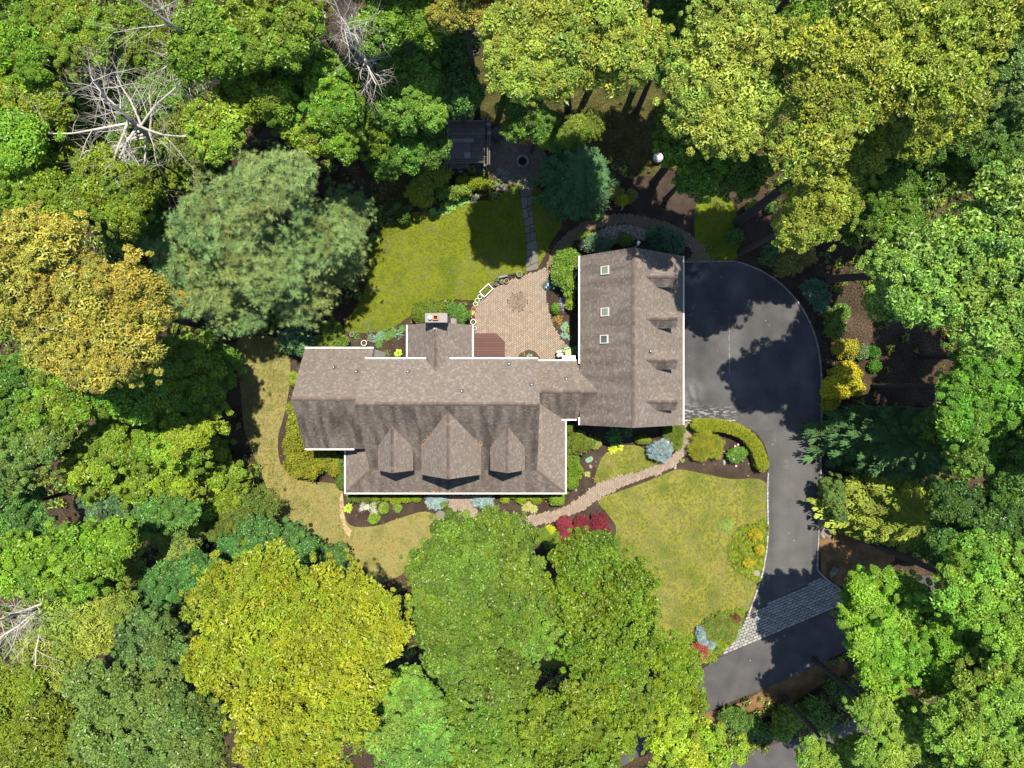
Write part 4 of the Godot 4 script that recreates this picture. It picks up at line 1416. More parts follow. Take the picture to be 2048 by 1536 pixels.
func asphalt_image() -> Image:
	var w := 768
	var h := 1024
	var im := Image.create(w, h, false, Image.FORMAT_RGB8)
	var f := FastNoiseLite.new()
	f.seed = 31
	f.frequency = 0.5
	f.fractal_octaves = 4
	var g := RandomNumberGenerator.new()
	g.seed = 9
	for j in h:
		var z := j / 1024.0 * 32.0 - 10.0
		for i in w:
			var x := i / 768.0 * 16.0 + 12.0
			var n := f.get_noise_2d(x, z)
			var c := 0.268 + 0.035 * n + 0.022 * g.randf()
			c += 0.018 * f.get_noise_2d(x * 1.2, z * 0.12 + 40.0)
			var blue := 0.0
			c -= 0.018 * smoothstep(3.9, 2.6, z)
			if z < 3.4:
				blue = 0.005
				# patched lighter and darker areas of the turning area
				c += 0.05 * clampf(f.get_noise_2d(x * 0.35 + 9.0, z * 0.35) * 2.0, -0.5, 1.0) * smoothstep(3.4, 1.5, z)
				c -= 0.025 * smoothstep(16.3, 15.2, x) * smoothstep(-3.6, -2.2, z)
				# worn seam
				if absf(x - 16.06 - 0.05 * f.get_noise_2d(3.0, z * 2.0)) < 0.035 and z > -5.0 and z < -0.6 and f.get_noise_2d(x * 3.0, z * 3.0) > -0.25:
					c += 0.13
				# salt marks along the lower edge and by the doors
				var edge := clampf(1.0 - absf(z - 2.1) / 0.75, 0.0, 1.0) * clampf((17.8 - x) / 2.0, 0.0, 1.0)
				if edge > 0.0 and f.get_noise_2d(x * 3.2, z * 9.0 + 7.0) > 0.30 - 0.22 * edge:
					c += 0.25 * edge
				var corner := clampf(1.4 - Vector2(x - 13.4, (z + 8.2) * 1.3).length(), 0.0, 1.0)
				c += 0.16 * corner * clampf(0.5 + 2.0 * f.get_noise_2d(x * 2.0, z * 2.0), 0.0, 1.0)
				corner = clampf(1.5 - Vector2((x - 13.2) * 1.2, z - 0.9).length(), 0.0, 1.0)
				c += 0.10 * corner * clampf(0.5 + 1.5 * f.get_noise_2d(x * 2.5, z * 2.5 + 30.0), 0.0, 1.0)
			else:
				# smoother lane with a darker outer strip
				var side := absf(x - 20.75)
				if side > 1.45:
					c -= 0.022
				if absf(side - 0.75) < 0.3:
					c += 0.008
				var spot := Vector2(x - 20.3, z - 5.9).length()
				if spot < 0.5 and f.get_noise_2d(x * 5.0, z * 5.0) > 0.0:
					c += 0.06 * (1.0 - spot * 2.0)
			im.set_pixel(i, j, Color(c, c, c + blue))
	return im

func flag_path() -> void:
	var left := smooth(flat([1036, 366, 1043, 410, 1050, 460, 1053, 500, 1050, 545]), false, 8)
	var right := smooth(flat([1068, 366, 1064, 410, 1071, 460, 1076, 500, 1078, 540]), false, 8)
	var b := MB.new()
	var poly := left.duplicate()
	for i in right.size():
		poly.append(right[right.size() - 1 - i])
	b.sheet(poly, 0.030)
	var o := struct("path", b, ground_mat("path_gaps", [srgb(52, 48, 30), srgb(78, 74, 44)], 1.0, [], 1.0, 21, 0.98))
	o.set_meta("label", "straight flagstone path from the patio up to the fire pit")
	open_ground.append(poly)
	var rows := 11
	var cuts := []
	var n := left.size() - 1
	for i in rows + 1:
		var row := []
		for s in [left, right]:
			var t := clampf((i + rr(-0.45, 0.45)) / rows, 0.0, 1.0) * n
			var k := mini(int(t), n - 1)
			row.append(s[k].lerp(s[k + 1], t - k))
		cuts.append(row)
	for i in rows:
		var a: Vector2 = cuts[i][0]
		var c: Vector2 = cuts[i][1]
		var d: Vector2 = cuts[i + 1][1]
		var e: Vector2 = cuts[i + 1][0]
		var groups := [[a, c, d, e]]
		if i % 3 != 1:
			var s := rr(0.35, 0.65)
			var t := rr(0.35, 0.65)
			var m0 := a.lerp(c, s)
			var m1 := e.lerp(d, t)
			groups = [[a, m0, m1, e], [m0, c, d, m1]]
			if rng.randf() < 0.3:
				var q := m0.lerp(m1, 0.5)
				groups = [[a, m0, m1, e], [m0, c, c.lerp(d, 0.5), q], [q, c.lerp(d, 0.5), d, m1]]
		for gq in groups:
			var mid := Vector2()
			for p in gq:
				mid += p / 4.0
			var outl := PackedVector2Array()
			for k in 4:
				var p: Vector2 = gq[k]
				var q: Vector2 = gq[(k + 1) % 4]
				outl.append(p.lerp(mid, 0.09) + (q - p) * 0.06)
				outl.append(p.lerp(q, 0.5).lerp(mid, rr(0.04, 0.09)))
				outl.append(q.lerp(mid, 0.09) + (p - q) * 0.06)
			var m := MB.new()
			for k in outl.size():
				outl[k] -= mid
			m.slab(outl, 0.0, rr(0.03, 0.045), Color(0.22, 0.21, 0.185) * rr(0.75, 1.25), 0.012)
			var f := obj("flagstone", m, vc_mat("flagstone", 0.9, 0.35, 0.6), o)
			f.position = Vector3(mid.x, 0.03, mid.y)

func yard_things() -> void:
	# low deck by the family room
	var dk := thing("deck", "small maroon wooden deck with a clipped corner on the patio", "deck", at(976, 692))
	var dc := at(976, 692)
	var x0 := (946.0 - 1024.0) * S * 0.985
	var x1 := (1009.0 - 1024.0) * S * 0.985
	var z0 := (666.0 - 768.0) * S * 0.985
	var z1 := (722.0 - 768.0) * S * 0.985
	var planks := 17
	var dz := (z1 - z0) / planks
	for i in planks:
		var za := z0 + dz * i
		var cut := maxf(0.0, 0.62 - (za - z0))
		var m := MB.new()
		var xe := x1 - cut
		m.slab(PackedVector2Array([Vector2(x0, za + 0.013), Vector2(xe, za + 0.013), Vector2(minf(x1, xe + dz), za + dz - 0.013), Vector2(x0, za + dz - 0.013)]), 0.34, 0.38, Color(0.150, 0.062, 0.055) * rr(0.85, 1.15), 0.004)
		obj("plank", m, vc_mat("deck_paint", 0.75, 0.2, 0.5), dk).position = -dc
	var fr := MB.new()
	for s in [[x0, z0, x1 - 0.6, z0], [x1 - 0.6, z0, x1, z0 + 0.62], [x1, z0 + 0.62, x1, z1], [x0, z1, x1, z1]]:
		var p := Vector2(s[0], s[1])
		var q := Vector2(s[2], s[3])
		var mid := (p + q) * 0.5
		fr.box(Vector3(mid.x, 0.17, mid.y), Vector3(p.distance_to(q) * 0.5, 0.165, 0.02), Color(0.12, 0.045, 0.04), Basis(Vector3.UP, -(q - p).angle()))
	obj("frame", fr, vc_mat("deck_paint", 0.75, 0.2, 0.5), dk).position = -dc
	# ride-on mower
	var mw := thing("riding_mower", "green riding mower with tan seat and white rear bagger parked by garage", "mower", at(1141, 705), 0.25)
	var m := MB.new()
	m.box(Vector3(0.22, 0.5, 0), Vector3(0.38, 0.14, 0.27), Color(0.02, 0.10, 0.025), Basis(), 0.06)
	m.box(Vector3(0.0, 0.4, 0), Vector3(0.62, 0.06, 0.38), Color(0.02, 0.09, 0.02), Basis(), 0.03)
	m.box(Vector3(-0.25, 0.5, 0.38), Vector3(0.22, 0.05, 0.09), Color(0.02, 0.12, 0.03), Basis(), 0.03)
	m.box(Vector3(-0.25, 0.5, -0.38), Vector3(0.22, 0.05, 0.09), Color(0.02, 0.12, 0.03), Basis(), 0.03)
	obj("body", m, vc_mat("mower_paint", 0.3, 0.1), mw)
	m = MB.new()
	m.box(Vector3(-0.22, 0.62, 0), Vector3(0.24, 0.06, 0.25), Color(0.28, 0.21, 0.09), Basis(), 0.05)
	m.box(Vector3(-0.43, 0.8, 0), Vector3(0.05, 0.19, 0.24), Color(0.3, 0.22, 0.1), Basis(Vector3(0, 0, 1), 0.2), 0.04)
	obj("seat", m, vc_mat("vinyl", 0.5, 0.12), mw)
	m = MB.new()
	for i in 14:
		var a := TAU * i / 14
		var c := TAU * (i + 1) / 14
		m.tube(Vector3(0.2 + cos(a) * 0.04, 0.84 + cos(a) * 0.16, sin(a) * 0.17), Vector3(0.2 + cos(c) * 0.04, 0.84 + cos(c) * 0.16, sin(c) * 0.17), 0.015, 0.015, 6, Color(0.02, 0.02, 0.02))
	m.tube(Vector3(0.32, 0.55, 0), Vector3(0.2, 0.84, 0), 0.02, 0.02, 8, Color(0.03, 0.03, 0.03))
	obj("steering_wheel", m, vc_mat("rubber", 0.8, 0.1), mw)
	m = MB.new()
	m.box(Vector3(-0.86, 0.62, 0.0), Vector3(0.25, 0.16, 0.14), Color(0.34, 0.33, 0.31), Basis(), 0.06)
	m.box(Vector3(-0.86, 0.66, -0.26), Vector3(0.22, 0.14, 0.1), Color(0.32, 0.31, 0.29), Basis(), 0.05)
	m.box(Vector3(-0.62, 0.6, 0.0), Vector3(0.03, 0.05, 0.3), Color(0.05, 0.05, 0.05), Basis(), 0.01)
	obj("bagger", m, vc_mat("bag_cloth", 0.9, 0.2), mw)
	for p in [[0.5, 0.2, 0.3, 0.16], [0.5, 0.2, -0.3, 0.16], [-0.3, 0.25, 0.36, 0.22], [-0.3, 0.25, -0.36, 0.22]]:
		m = MB.new()
		var s := signf(p[2])
		m.tube(Vector3(p[0], p[3] + 0.05, p[2] - 0.08 * s), Vector3(p[0], p[3] + 0.05, p[2] + 0.08 * s), p[3], p[3], 16, Color(0.025, 0.025, 0.025))
		m.tube(Vector3(p[0], p[3] + 0.05, p[2]), Vector3(p[0], p[3] + 0.05, p[2] + 0.09 * s), p[3] * 0.55, p[3] * 0.5, 12, Color(0.6, 0.45, 0.03))
		obj("wheel", m, vc_mat("rubber", 0.8, 0.1), mw)
	# yellow hose reel arc beside it
	m = MB.new()
	for i in 9:
		var a := -2.6 + i * 0.22
		m.tube(Vector3(cos(a) * 0.3, 0.05, sin(a) * 0.3), Vector3(cos(a + 0.22) * 0.3, 0.05, sin(a + 0.22) * 0.3), 0.03, 0.03, 6, Color(0.35, 0.3, 0.08))
	var hose := obj("hose", m, vc_mat("rubber", 0.8, 0.1))
	hose.position = at(1146, 701) + Vector3(0.2, 0.02, 0)
	tag(hose, "curved yellowish hose piece on the ground beside the mower", "hose")
	# pots
	var white := Color(0.5, 0.5, 0.48)
	pot("white rimmed round pot nearest the long white planter", 960, 593.5, 0.165, 0.34, white, "shrub_leaf", Color(0.09, 0.09, 0.03), "white round pots along the patio edge")
	pot("middle of three touching white round pots on patio edge", 954.5, 601, 0.165, 0.34, white, "shrub_leaf", Color(0.10, 0.13, 0.02), "white round pots along the patio edge")
	pot("white round pot with bright green plant, lowest of three touching", 951, 608, 0.17, 0.34, white, "shrub_leaf", Color(0.12, 0.17, 0.02), "white round pots along the patio edge")
	pot("larger white ring pot beside the corner of the family room", 946.5, 644, 0.2, 0.36, white, "shrub_leaf", Color(0.10, 0.09, 0.02), "white round pots along the patio edge")
	pot("small white pot half under the family room gutter", 949, 656.5, 0.15, 0.3, white, "shrub_leaf", Color(0.11, 0.14, 0.02), "white round pots along the patio edge")
	pot("rusty terracotta pot with reddish plant below the white pots", 948, 618, 0.17, 0.32, Color(0.32, 0.12, 0.06), "shrub_leaf", Color(0.13, 0.10, 0.03))
	pot("terracotta pot with lime foliage on the patio's left edge", 945.5, 625, 0.17, 0.32, Color(0.3, 0.11, 0.06), "hosta", Color(0.2, 0.22, 0.02))
	pot("empty looking terracotta pot above the larger white ring pot", 947, 634, 0.16, 0.3, Color(0.3, 0.12, 0.07), "shrub_leaf", Color(0.08, 0.04, 0.025))
	pot("large green glazed pot at the foot of the flagstone path", 1039, 548, 0.215, 0.42, Color(0.08, 0.11, 0.09), "shrub_leaf", Color(0.10, 0.15, 0.02))
	pot("terracotta pot of twigs at the shaded patio edge", 1013, 562, 0.17, 0.3, Color(0.2, 0.11, 0.07), "shrub_leaf", Color(0.08, 0.06, 0.04))
	pot("low dark bowl with yellow green plant on patio edge", 1004, 563, 0.16, 0.26, Color(0.07, 0.08, 0.06), "shrub_leaf", Color(0.15, 0.15, 0.03))
	pot("dark green pot in shade beside the bowl on patio edge", 993.5, 558.5, 0.15, 0.3, Color(0.04, 0.06, 0.045), "shrub_leaf", Color(0.05, 0.08, 0.02))
	pot("small dark pot right of the long white planter", 991.5, 568, 0.13, 0.26, Color(0.05, 0.07, 0.05), "shrub_leaf", Color(0.09, 0.11, 0.03))
	pot("brown pot touching the end of the long white planter", 983, 569, 0.14, 0.26, Color(0.09, 0.055, 0.04), "shrub_leaf", Color(0.10, 0.08, 0.03))
	pot("white ring pot in the bed behind the left wing", 728, 686, 0.21, 0.38, white, "shrub_leaf", Color(0.08, 0.06, 0.025))
	pot("grey ring pot among plants behind the left wing", 704, 669, 0.17, 0.3, Color(0.2, 0.21, 0.18), "shrub_leaf", Color(0.09, 0.11, 0.03))
	# long planter
	var lp := thing("planter_box", "long white rectangular planter of green seedlings on patio edge", "planter", at(972.6, 581, 0.35) * Vector3(1, 0, 1), deg_to_rad(43))
	m = MB.new()
	for s in [-1.0, 1.0]:
		m.box(Vector3(0, 0.22, s * 0.25), Vector3(0.47, 0.18, 0.025), white, Basis(), 0.008)
		m.box(Vector3(s * 0.445, 0.22, 0), Vector3(0.025, 0.18, 0.225), white, Basis(), 0.008)
	obj("box", m, vc_mat("pot_glaze", 0.5, 0.12, 0.4), lp)
	m = MB.new()
	m.box(Vector3(0, 0.2, 0), Vector3(0.42, 0.14, 0.225), Color(0.05, 0.035, 0.025))
	obj("soil", m, vc_mat("rock", 0.9, 0.45, 0.4), lp)
	var places := []
	var tints := []
	for i in 70:
		places.append(Transform3D(Basis(Vector3.UP, rng.randf() * TAU).scaled(Vector3.ONE * 0.06), Vector3(rr(-0.4, 0.4), 0.36, rr(-0.2, 0.2))))
		tints.append(Color(0.12, 0.15, 0.015) * rr(0.7, 1.3))
	scatter("seedlings", pick("shrub_leaf"), places, tints, lp)
	# a log edging and a dark bench on the patio's shaded rim
	m = MB.new()
	m.tube(Vector3(-0.35, 0.09, 0.05), Vector3(0.35, 0.09, -0.08), 0.07, 0.06, 9, Color(0.1, 0.085, 0.06))
	var lg := obj("log", m, vc_mat("bark", 0.95, 0.5, 0.5))
	lg.position = at(1023, 550)
	tag(lg, "thin brown log lying between dark trough and green pot", "log")
	m = MB.new()
	m.box(Vector3(0, 0.16, 0), Vector3(0.34, 0.15, 0.09), Color(0.05, 0.055, 0.06), Basis(), 0.02)
	m.box(Vector3(0, 0.312, 0), Vector3(0.29, 0.006, 0.06), Color(0.03, 0.03, 0.02), Basis(), 0.002)
	var tg := obj("trough", m, vc_mat("dark_metal", 0.5, 0.1))
	tg.position = at(1006, 554)
	tg.rotation.y = 0.22
	tag(tg, "dark rectangular trough in shade at the patio's upper edge", "trough")
	# dark bin by the back wall
	m = MB.new()
	m.box(Vector3(0, 0.3, 0), Vector3(0.17, 0.28, 0.13), Color(0.05, 0.05, 0.055), Basis(), 0.03)
	m.box(Vector3(0, 0.6, 0), Vector3(0.19, 0.025, 0.15), Color(0.09, 0.09, 0.095), Basis(), 0.02)
	var bn := obj("bin", m, vc_mat("dark_metal", 0.5, 0.1))
	bn.position = at(1018, 716)
	tag(bn, "small dark lidded bin against the house's back wall", "bin")

	# pergola
	var pg := thing("pergola", "weathered grey wooden pergola with a slatted roof beside the terrace", "pergola", at(934, 290))
	var pc := at(934, 290)
	var P := func(px: float, py: float, h: float) -> Vector3: return at(px, py, h) - pc
	var oldwood := vc_mat("old_wood", 0.95, 0.45, 0.3)
	for p in [[893, 246], [972, 246], [893, 330], [972, 330]]:
		m = MB.new()
		var q: Vector3 = P.call(p[0], p[1], 2.4)
		m.box(Vector3(q.x, 1.2, q.z), Vector3(0.08, 1.2, 0.08), Color(0.15, 0.135, 0.115), Basis(), 0.012)
		obj("post", m, oldwood, pg)
	for x in [889.0, 895.0, 968.5, 975.0, 979.0]:
		m = MB.new()
		var a: Vector3 = P.call(x, 236 + rng.randi() % 6, 2.55)
		var c: Vector3 = P.call(x, 330 + rng.randi() % 4, 2.55)
		m.box((a + c) * 0.5, Vector3(0.045, 0.09, absf(c.z - a.z) * 0.5), Color(0.27, 0.26, 0.235) * rr(0.75, 1.1), Basis(Vector3.UP, rr(-0.01, 0.01)), 0.01)
		obj("beam", m, oldwood, pg)
	for z in [321.0, 324.5, 243.0]:
		m = MB.new()
		var a: Vector3 = P.call(890, z, 2.66)
		var c: Vector3 = P.call(970, z, 2.66)
		m.box((a + c) * 0.5, Vector3((c.x - a.x) * 0.5, 0.06, 0.035), Color(0.24, 0.21, 0.175), Basis(), 0.008)
		obj("cross_beam", m, oldwood, pg)
	var slat_z := 241.0
	var k := 0
	while slat_z < 320.0:
		if rng.randf() > 0.06:
			m = MB.new()
			var a: Vector3 = P.call(895 + rr(-1, 1), slat_z, 2.72)
			var c: Vector3 = P.call(970 + rr(-2, 1), slat_z, 2.72)
			m.box((a + c) * 0.5, Vector3((c.x - a.x) * 0.5, 0.018, 0.03), Color(0.2, 0.185, 0.175) * rr(0.6, 1.4), Basis(Vector3.UP, rr(-0.012, 0.012)), 0.006)
			obj("slat", m, oldwood, pg)
		slat_z += 2.35
		k += 1
	for q in [[896, 277, 948, 285, 2.80, 0.24], [898, 286, 941, 316, 2.78, 0.13], [929, 305, 941, 317, 2.83, 0.26], [975, 262, 982, 270, 2.7, 0.25], [972, 245, 982, 252, 2.74, 0.2]]:
		m = MB.new()
		var a: Vector3 = P.call(q[0], q[1], q[4])
		var c: Vector3 = P.call(q[2], q[3], q[4])
		m.box((a + c) * 0.5, Vector3((c.x - a.x) * 0.5, 0.012, (c.z - a.z) * 0.5), Color(q[5], q[5] * 0.98, q[5] * 1.0) * 1.5, Basis(), 0.004)
		obj("roof_sheet", m, oldwood, pg)
	# lattice lean-to at the lower end
	for x in [894.0, 899.0, 903.0, 933.0, 936.0]:
		m = MB.new()
		var a: Vector3 = P.call(x, 322, 2.45)
		var c: Vector3 = P.call(x + 1.5, 338, 2.2)
		m.tube(a, c, 0.04, 0.04, 6, Color(0.23, 0.19, 0.15))
		obj("rafter", m, oldwood, pg)
	for i in 6:
		m = MB.new()
		var a: Vector3 = P.call(902, 325.5 + i * 2.1, 2.1)
		var c: Vector3 = P.call(934, 325.0 + i * 2.1, 2.1)
		m.tube(a, c, 0.017, 0.017, 5, Color(0.28, 0.28, 0.27))
		obj("lattice_bar", m, oldwood, pg)
	for i in 4:
		m = MB.new()
		var a: Vector3 = P.call(906 + i * 8, 324, 2.08)
		var c: Vector3 = P.call(906 + i * 8, 337, 2.08)
		m.tube(a, c, 0.015, 0.015, 5, Color(0.26, 0.26, 0.25))
		obj("lattice_bar", m, oldwood, pg)
	# deck under its lower end
	var gd := thing("platform", "dark grey plank platform under the pergola's lower end", "deck", at(926, 336))
	var gc := at(926, 336)
	for i in 11:
		m = MB.new()
		var a := at(890, 318 + i * 3.2) - gc
		var c := at(968, 318 + i * 3.2) - gc
		m.box((a + c) * 0.5 + Vector3.UP * 0.15, Vector3((c.x - a.x) * 0.5, 0.02, 0.054), Color(0.105, 0.11, 0.115) * rr(0.8, 1.2), Basis(), 0.006)
		obj("plank", m, oldwood, gd)
	m = MB.new()
	m.box(Vector3(0, 0.06, 0), Vector3(1.4, 0.06, 0.6), Color(0.07, 0.07, 0.07))
	obj("frame", m, oldwood, gd)
	# kettle grill
	var kg := thing("kettle_grill", "round black kettle grill standing on the plank platform", "grill", at(921, 342, 0.8) * Vector3(1, 0, 1) + Vector3(0, 0.17, 0))
	m = MB.new()
	m.lathe(Vector3(0, 0.5, 0), [Vector2(0.001, 0), Vector2(0.16, 0.04), Vector2(0.26, 0.16), Vector2(0.285, 0.24), Vector2(0.27, 0.3), Vector2(0.2, 0.4), Vector2(0.08, 0.46), Vector2(0.001, 0.47)], 22, Color(0.015, 0.016, 0.02))
	obj("bowl", m, vc_mat("enamel", 0.2, 0.0), kg)
	m = MB.new()
	m.box(Vector3(0, 1.0, 0), Vector3(0.07, 0.015, 0.015), Color(0.05, 0.035, 0.025), Basis(), 0.006)
	obj("handle", m, oldwood, kg)
	for i in 3:
		m = MB.new()
		var a := TAU * i / 3
		m.tube(Vector3(cos(a) * 0.3, 0, sin(a) * 0.3), Vector3(cos(a) * 0.15, 0.56, sin(a) * 0.15), 0.014, 0.014, 6, Color(0.3, 0.3, 0.3))
		obj("leg", m, vc_mat("steel", 0.35, 0.1, 0.5, 0.7), kg)
	# table and chairs
	var tb := thing("garden_table", "dark rectangular outdoor table beside the pergola", "table", at(991, 270) , deg_to_rad(32))
	m = MB.new()
	m.box(Vector3(0, 0.72, 0), Vector3(0.36, 0.025, 0.25), Color(0.075, 0.07, 0.07), Basis(), 0.012)
	obj("tabletop", m, vc_mat("wicker", 0.8, 0.3, 0.1), tb)
	for s in [[-1, -1], [1, -1], [-1, 1], [1, 1]]:
		m = MB.new()
		m.box(Vector3(s[0] * 0.31, 0.35, s[1] * 0.2), Vector3(0.025, 0.345, 0.025), Color(0.05, 0.05, 0.05), Basis(), 0.005)
		obj("leg", m, vc_mat("wicker", 0.8, 0.3, 0.1), tb)
	for p in [[989.5, 284.5, "dark square outdoor chair at the table's near left"], [999.5, 280, "dark square outdoor chair at the table's near right"], [991.5, 259, "dark brown chair at the table's far side"]]:
		var c := thing("garden_chair", p[2], "chair", at(p[0], p[1]), deg_to_rad(32 if p[1] > 270 else 212), "chairs round the garden table")
		m = MB.new()
		m.box(Vector3(0, 0.42, 0), Vector3(0.15, 0.03, 0.15), Color(0.1, 0.09, 0.095), Basis(), 0.015)
		obj("seat", m, vc_mat("wicker", 0.8, 0.3, 0.1), c)
		m = MB.new()
		m.box(Vector3(0, 0.62, 0.15), Vector3(0.15, 0.2, 0.02), Color(0.07, 0.065, 0.065), Basis(Vector3(1, 0, 0), 0.15), 0.01)
		obj("backrest", m, vc_mat("wicker", 0.8, 0.3, 0.1), c)
		for s in [[-1, -1], [1, -1], [-1, 1], [1, 1]]:
			m = MB.new()
			m.box(Vector3(s[0] * 0.13, 0.2, s[1] * 0.13), Vector3(0.015, 0.2, 0.015), Color(0.05, 0.05, 0.05))
			obj("leg", m, vc_mat("wicker", 0.8, 0.3, 0.1), c)
	# cut log stool
	m = MB.new()
	m.lathe(Vector3(), [Vector2(0.13, 0.0), Vector2(0.12, 0.36), Vector2(0.105, 0.375)], 16, Color(0.14, 0.1, 0.07))
	m.lathe(Vector3(), [Vector2(0.105, 0.375), Vector2(0.06, 0.378), Vector2(0.001, 0.378)], 16, Color(0.5, 0.36, 0.2))
	var sl := obj("log_stool", m, vc_mat("cut_wood", 0.9, 0.3, 0.15))
	sl.position = at(1006.5, 268)
	tag(sl, "pale round cut log standing beside the garden table", "log")
	# red bench
	var bh := thing("garden_bench", "red wooden bench at the upper edge of the round terrace", "bench", at(1051, 287), 0.08)
	for i in 4:
		m = MB.new()
		m.box(Vector3(0, 0.43, 0.16 - i * 0.1), Vector3(0.42, 0.015, 0.038), Color(0.26, 0.035, 0.025) * rr(0.8, 1.2), Basis(), 0.006)
		obj("slat", m, vc_mat("red_paint", 0.6, 0.2), bh)
	for i in 3:
		m = MB.new()
		m.box(Vector3(0, 0.56 + i * 0.13, -0.24 - i * 0.03), Vector3(0.42, 0.045, 0.012), Color(0.24, 0.03, 0.025) * rr(0.8, 1.2), Basis(), 0.006)
		obj("back_slat", m, vc_mat("red_paint", 0.6, 0.2), bh)
	for s in [-1.0, 1.0]:
		m = MB.new()
		m.box(Vector3(s * 0.38, 0.21, 0.12), Vector3(0.025, 0.21, 0.025), Color(0.2, 0.03, 0.02))
		m.box(Vector3(s * 0.38, 0.42, -0.23), Vector3(0.025, 0.42, 0.025), Color(0.2, 0.03, 0.02))
		m.box(Vector3(s * 0.43, 0.64, -0.04), Vector3(0.035, 0.015, 0.22), Color(0.42, 0.12, 0.03), Basis(), 0.006)
		obj("side_frame", m, vc_mat("red_paint", 0.6, 0.2), bh)
	# fire pit
	var fp := thing("fire_pit", "round stone fire pit ring in the middle of the terrace", "fire pit", at(1045, 325) + Vector3(0, 0.05, 0))
	for course in 2:
		for i in 13:
			m = MB.new()
			var a := TAU * (i + 0.5 * course) / 13
			m.box(Vector3(), Vector3(0.085, 0.085, 0.105), Color(0.27, 0.245, 0.225) * rr(0.75, 1.2), Basis(), 0.02)
			var e := obj("stone_block", m, vc_mat("granite", 0.85, 0.3, 0.3), fp)
			e.position = Vector3(cos(a) * 0.4, 0.09 + course * 0.175, sin(a) * 0.4)
			e.rotation.y = -a
	m = MB.new()
	m.lathe(Vector3(), [Vector2(0.33, 0.05), Vector2(0.2, 0.07), Vector2(0.001, 0.1)], 16, Color(0.025, 0.02, 0.018))
	obj("ash", m, vc_mat("rock", 0.9, 0.45, 0.4), fp)
	# stone ball
	m = MB.new()
	m.lathe(Vector3(0, 0.38, 0), [Vector2(0.001, -0.38), Vector2(0.15, -0.35), Vector2(0.27, -0.27), Vector2(0.35, -0.15), Vector2(0.38, 0), Vector2(0.35, 0.15), Vector2(0.27, 0.27), Vector2(0.15, 0.35), Vector2(0.001, 0.38)], 24, Color(0.5, 0.5, 0.49))
	var ball := obj("stone_ball", m, vc_mat("speckled_stone", 0.85, 0.5, 0.25))
	ball.position = at(1314, 319)
	tag(ball, "pale grey speckled stone ball in the shaded clearing", "garden ornament")
	# brush pile
	var bp := thing("pole_pile", "pile of bare grey poles stacked under the trees", "wood pile", at(933, 90))
	for i in 13:
		m = MB.new()
		var y := 0.06 + rng.randf() * 0.3
		var z := -0.95 + i * 0.16
		m.tube(Vector3(-0.7 + rr(-0.2, 0.2), y, z + 0.15), Vector3(0.75 + rr(-0.15, 0.25), y + rr(-0.02, 0.1), z - 0.2 + rr(-0.1, 0.1)), 0.035, 0.022, 6, Color(0.2, 0.165, 0.14) * rr(0.8, 1.3))
		obj("pole", m, vc_mat("dead_bark", 0.9, 0.35, 0.4), bp)
	# small round lamp ball by the blue spruce
	m = MB.new()
	m.tube(Vector3(0, 0, 0), Vector3(0, 0.9, 0), 0.02, 0.02, 8, Color(0.05, 0.05, 0.05))
	m.lathe(Vector3(0, 0.88, 0), [Vector2(0.03, 0), Vector2(0.075, 0.04), Vector2(0.085, 0.1), Vector2(0.05, 0.16), Vector2(0.001, 0.175)], 16, Color(0.62, 0.52, 0.36))
	var gl := obj("garden_light", m, vc_mat("pot_glaze", 0.5, 0.12, 0.4))
	gl.position = at(1336, 885, 1.0) * Vector3(1, 0, 1)
	tag(gl, "small cream round garden light between blue spruce and juniper", "garden light")
	# satellite-like vent at the garage gable
	m = MB.new()
	m.tube(Vector3(0, 0, 0), Vector3(0, 5.0, 0), 0.03, 0.03, 8, Color(0.4, 0.42, 0.44))
	m.tube(Vector3(0, 5.0, 0), Vector3(0, 5.25, -0.1), 0.09, 0.11, 12, Color(0.45, 0.47, 0.5))
	var pole := obj("flue_pole", m, vc_mat("steel", 0.35, 0.1, 0.5, 0.7))
	pole.position = at(1276, 489, 5.0) * Vector3(1, 0, 1)
	tag(pole, "grey metal flue standing behind the garage's rear gable", "pipe")
	# stepping stones
	for p in [[881, 1030, 10.5, "large grey stepping stone in the bed left of the door path"], [898, 1025, 5, "small grey stepping stone next to the door path"]]:
		var out := PackedVector2Array()
		for i in 11:
			var a := TAU * i / 11
			out.append(Vector2(cos(a), sin(a)) * p[2] * S * rr(0.8, 1.08))
		m = MB.new()
		m.slab(out, 0.0, 0.05, Color(0.27, 0.25, 0.21), 0.02)
		var st := obj("stepping_stone", m, vc_mat("flagstone", 0.9, 0.35, 0.6))
		st.position = at(p[0], p[1]) + Vector3(0, 0.012, 0)
		tag(st, p[3], "stepping stone")
	# rocks
	var pale := Color(0.5, 0.47, 0.42)
	rock("white stone among mulch right of the golden cypress", 1448, 925, Vector3(0.21, 0.1, 0.1), Color(0.62, 0.58, 0.52))
	rock("pale stone by the small blue hosta beside the porch", 1181, 933, Vector3(0.12, 0.1, 0.15), Color(0.55, 0.46, 0.34))
	rock("white stone at the corner of path and mulch island", 1350, 936, Vector3(0.11, 0.08, 0.12), Color(0.62, 0.6, 0.56))
	rock("small white stone just above the path corner stone", 1351, 931, Vector3(0.07, 0.05, 0.08), Color(0.62, 0.6, 0.56))
	rock("small pale stone in the bed near the porch's front corner", 1152, 980, Vector3(0.09, 0.07, 0.12), pale)
	rock("hollow pale boulder in the oval groundcover bed", 1512, 1145, Vector3(0.28, 0.22, 0.26), Color(0.5, 0.45, 0.38))
	rock("small pale stone near the blue shrubs by the apron", 1437, 1294, Vector3(0.1, 0.08, 0.08), Color(0.55, 0.5, 0.42))
	rock("second pale stone below the blue shrubs by the apron", 1427, 1297, Vector3(0.14, 0.07, 0.07), Color(0.55, 0.5, 0.42))
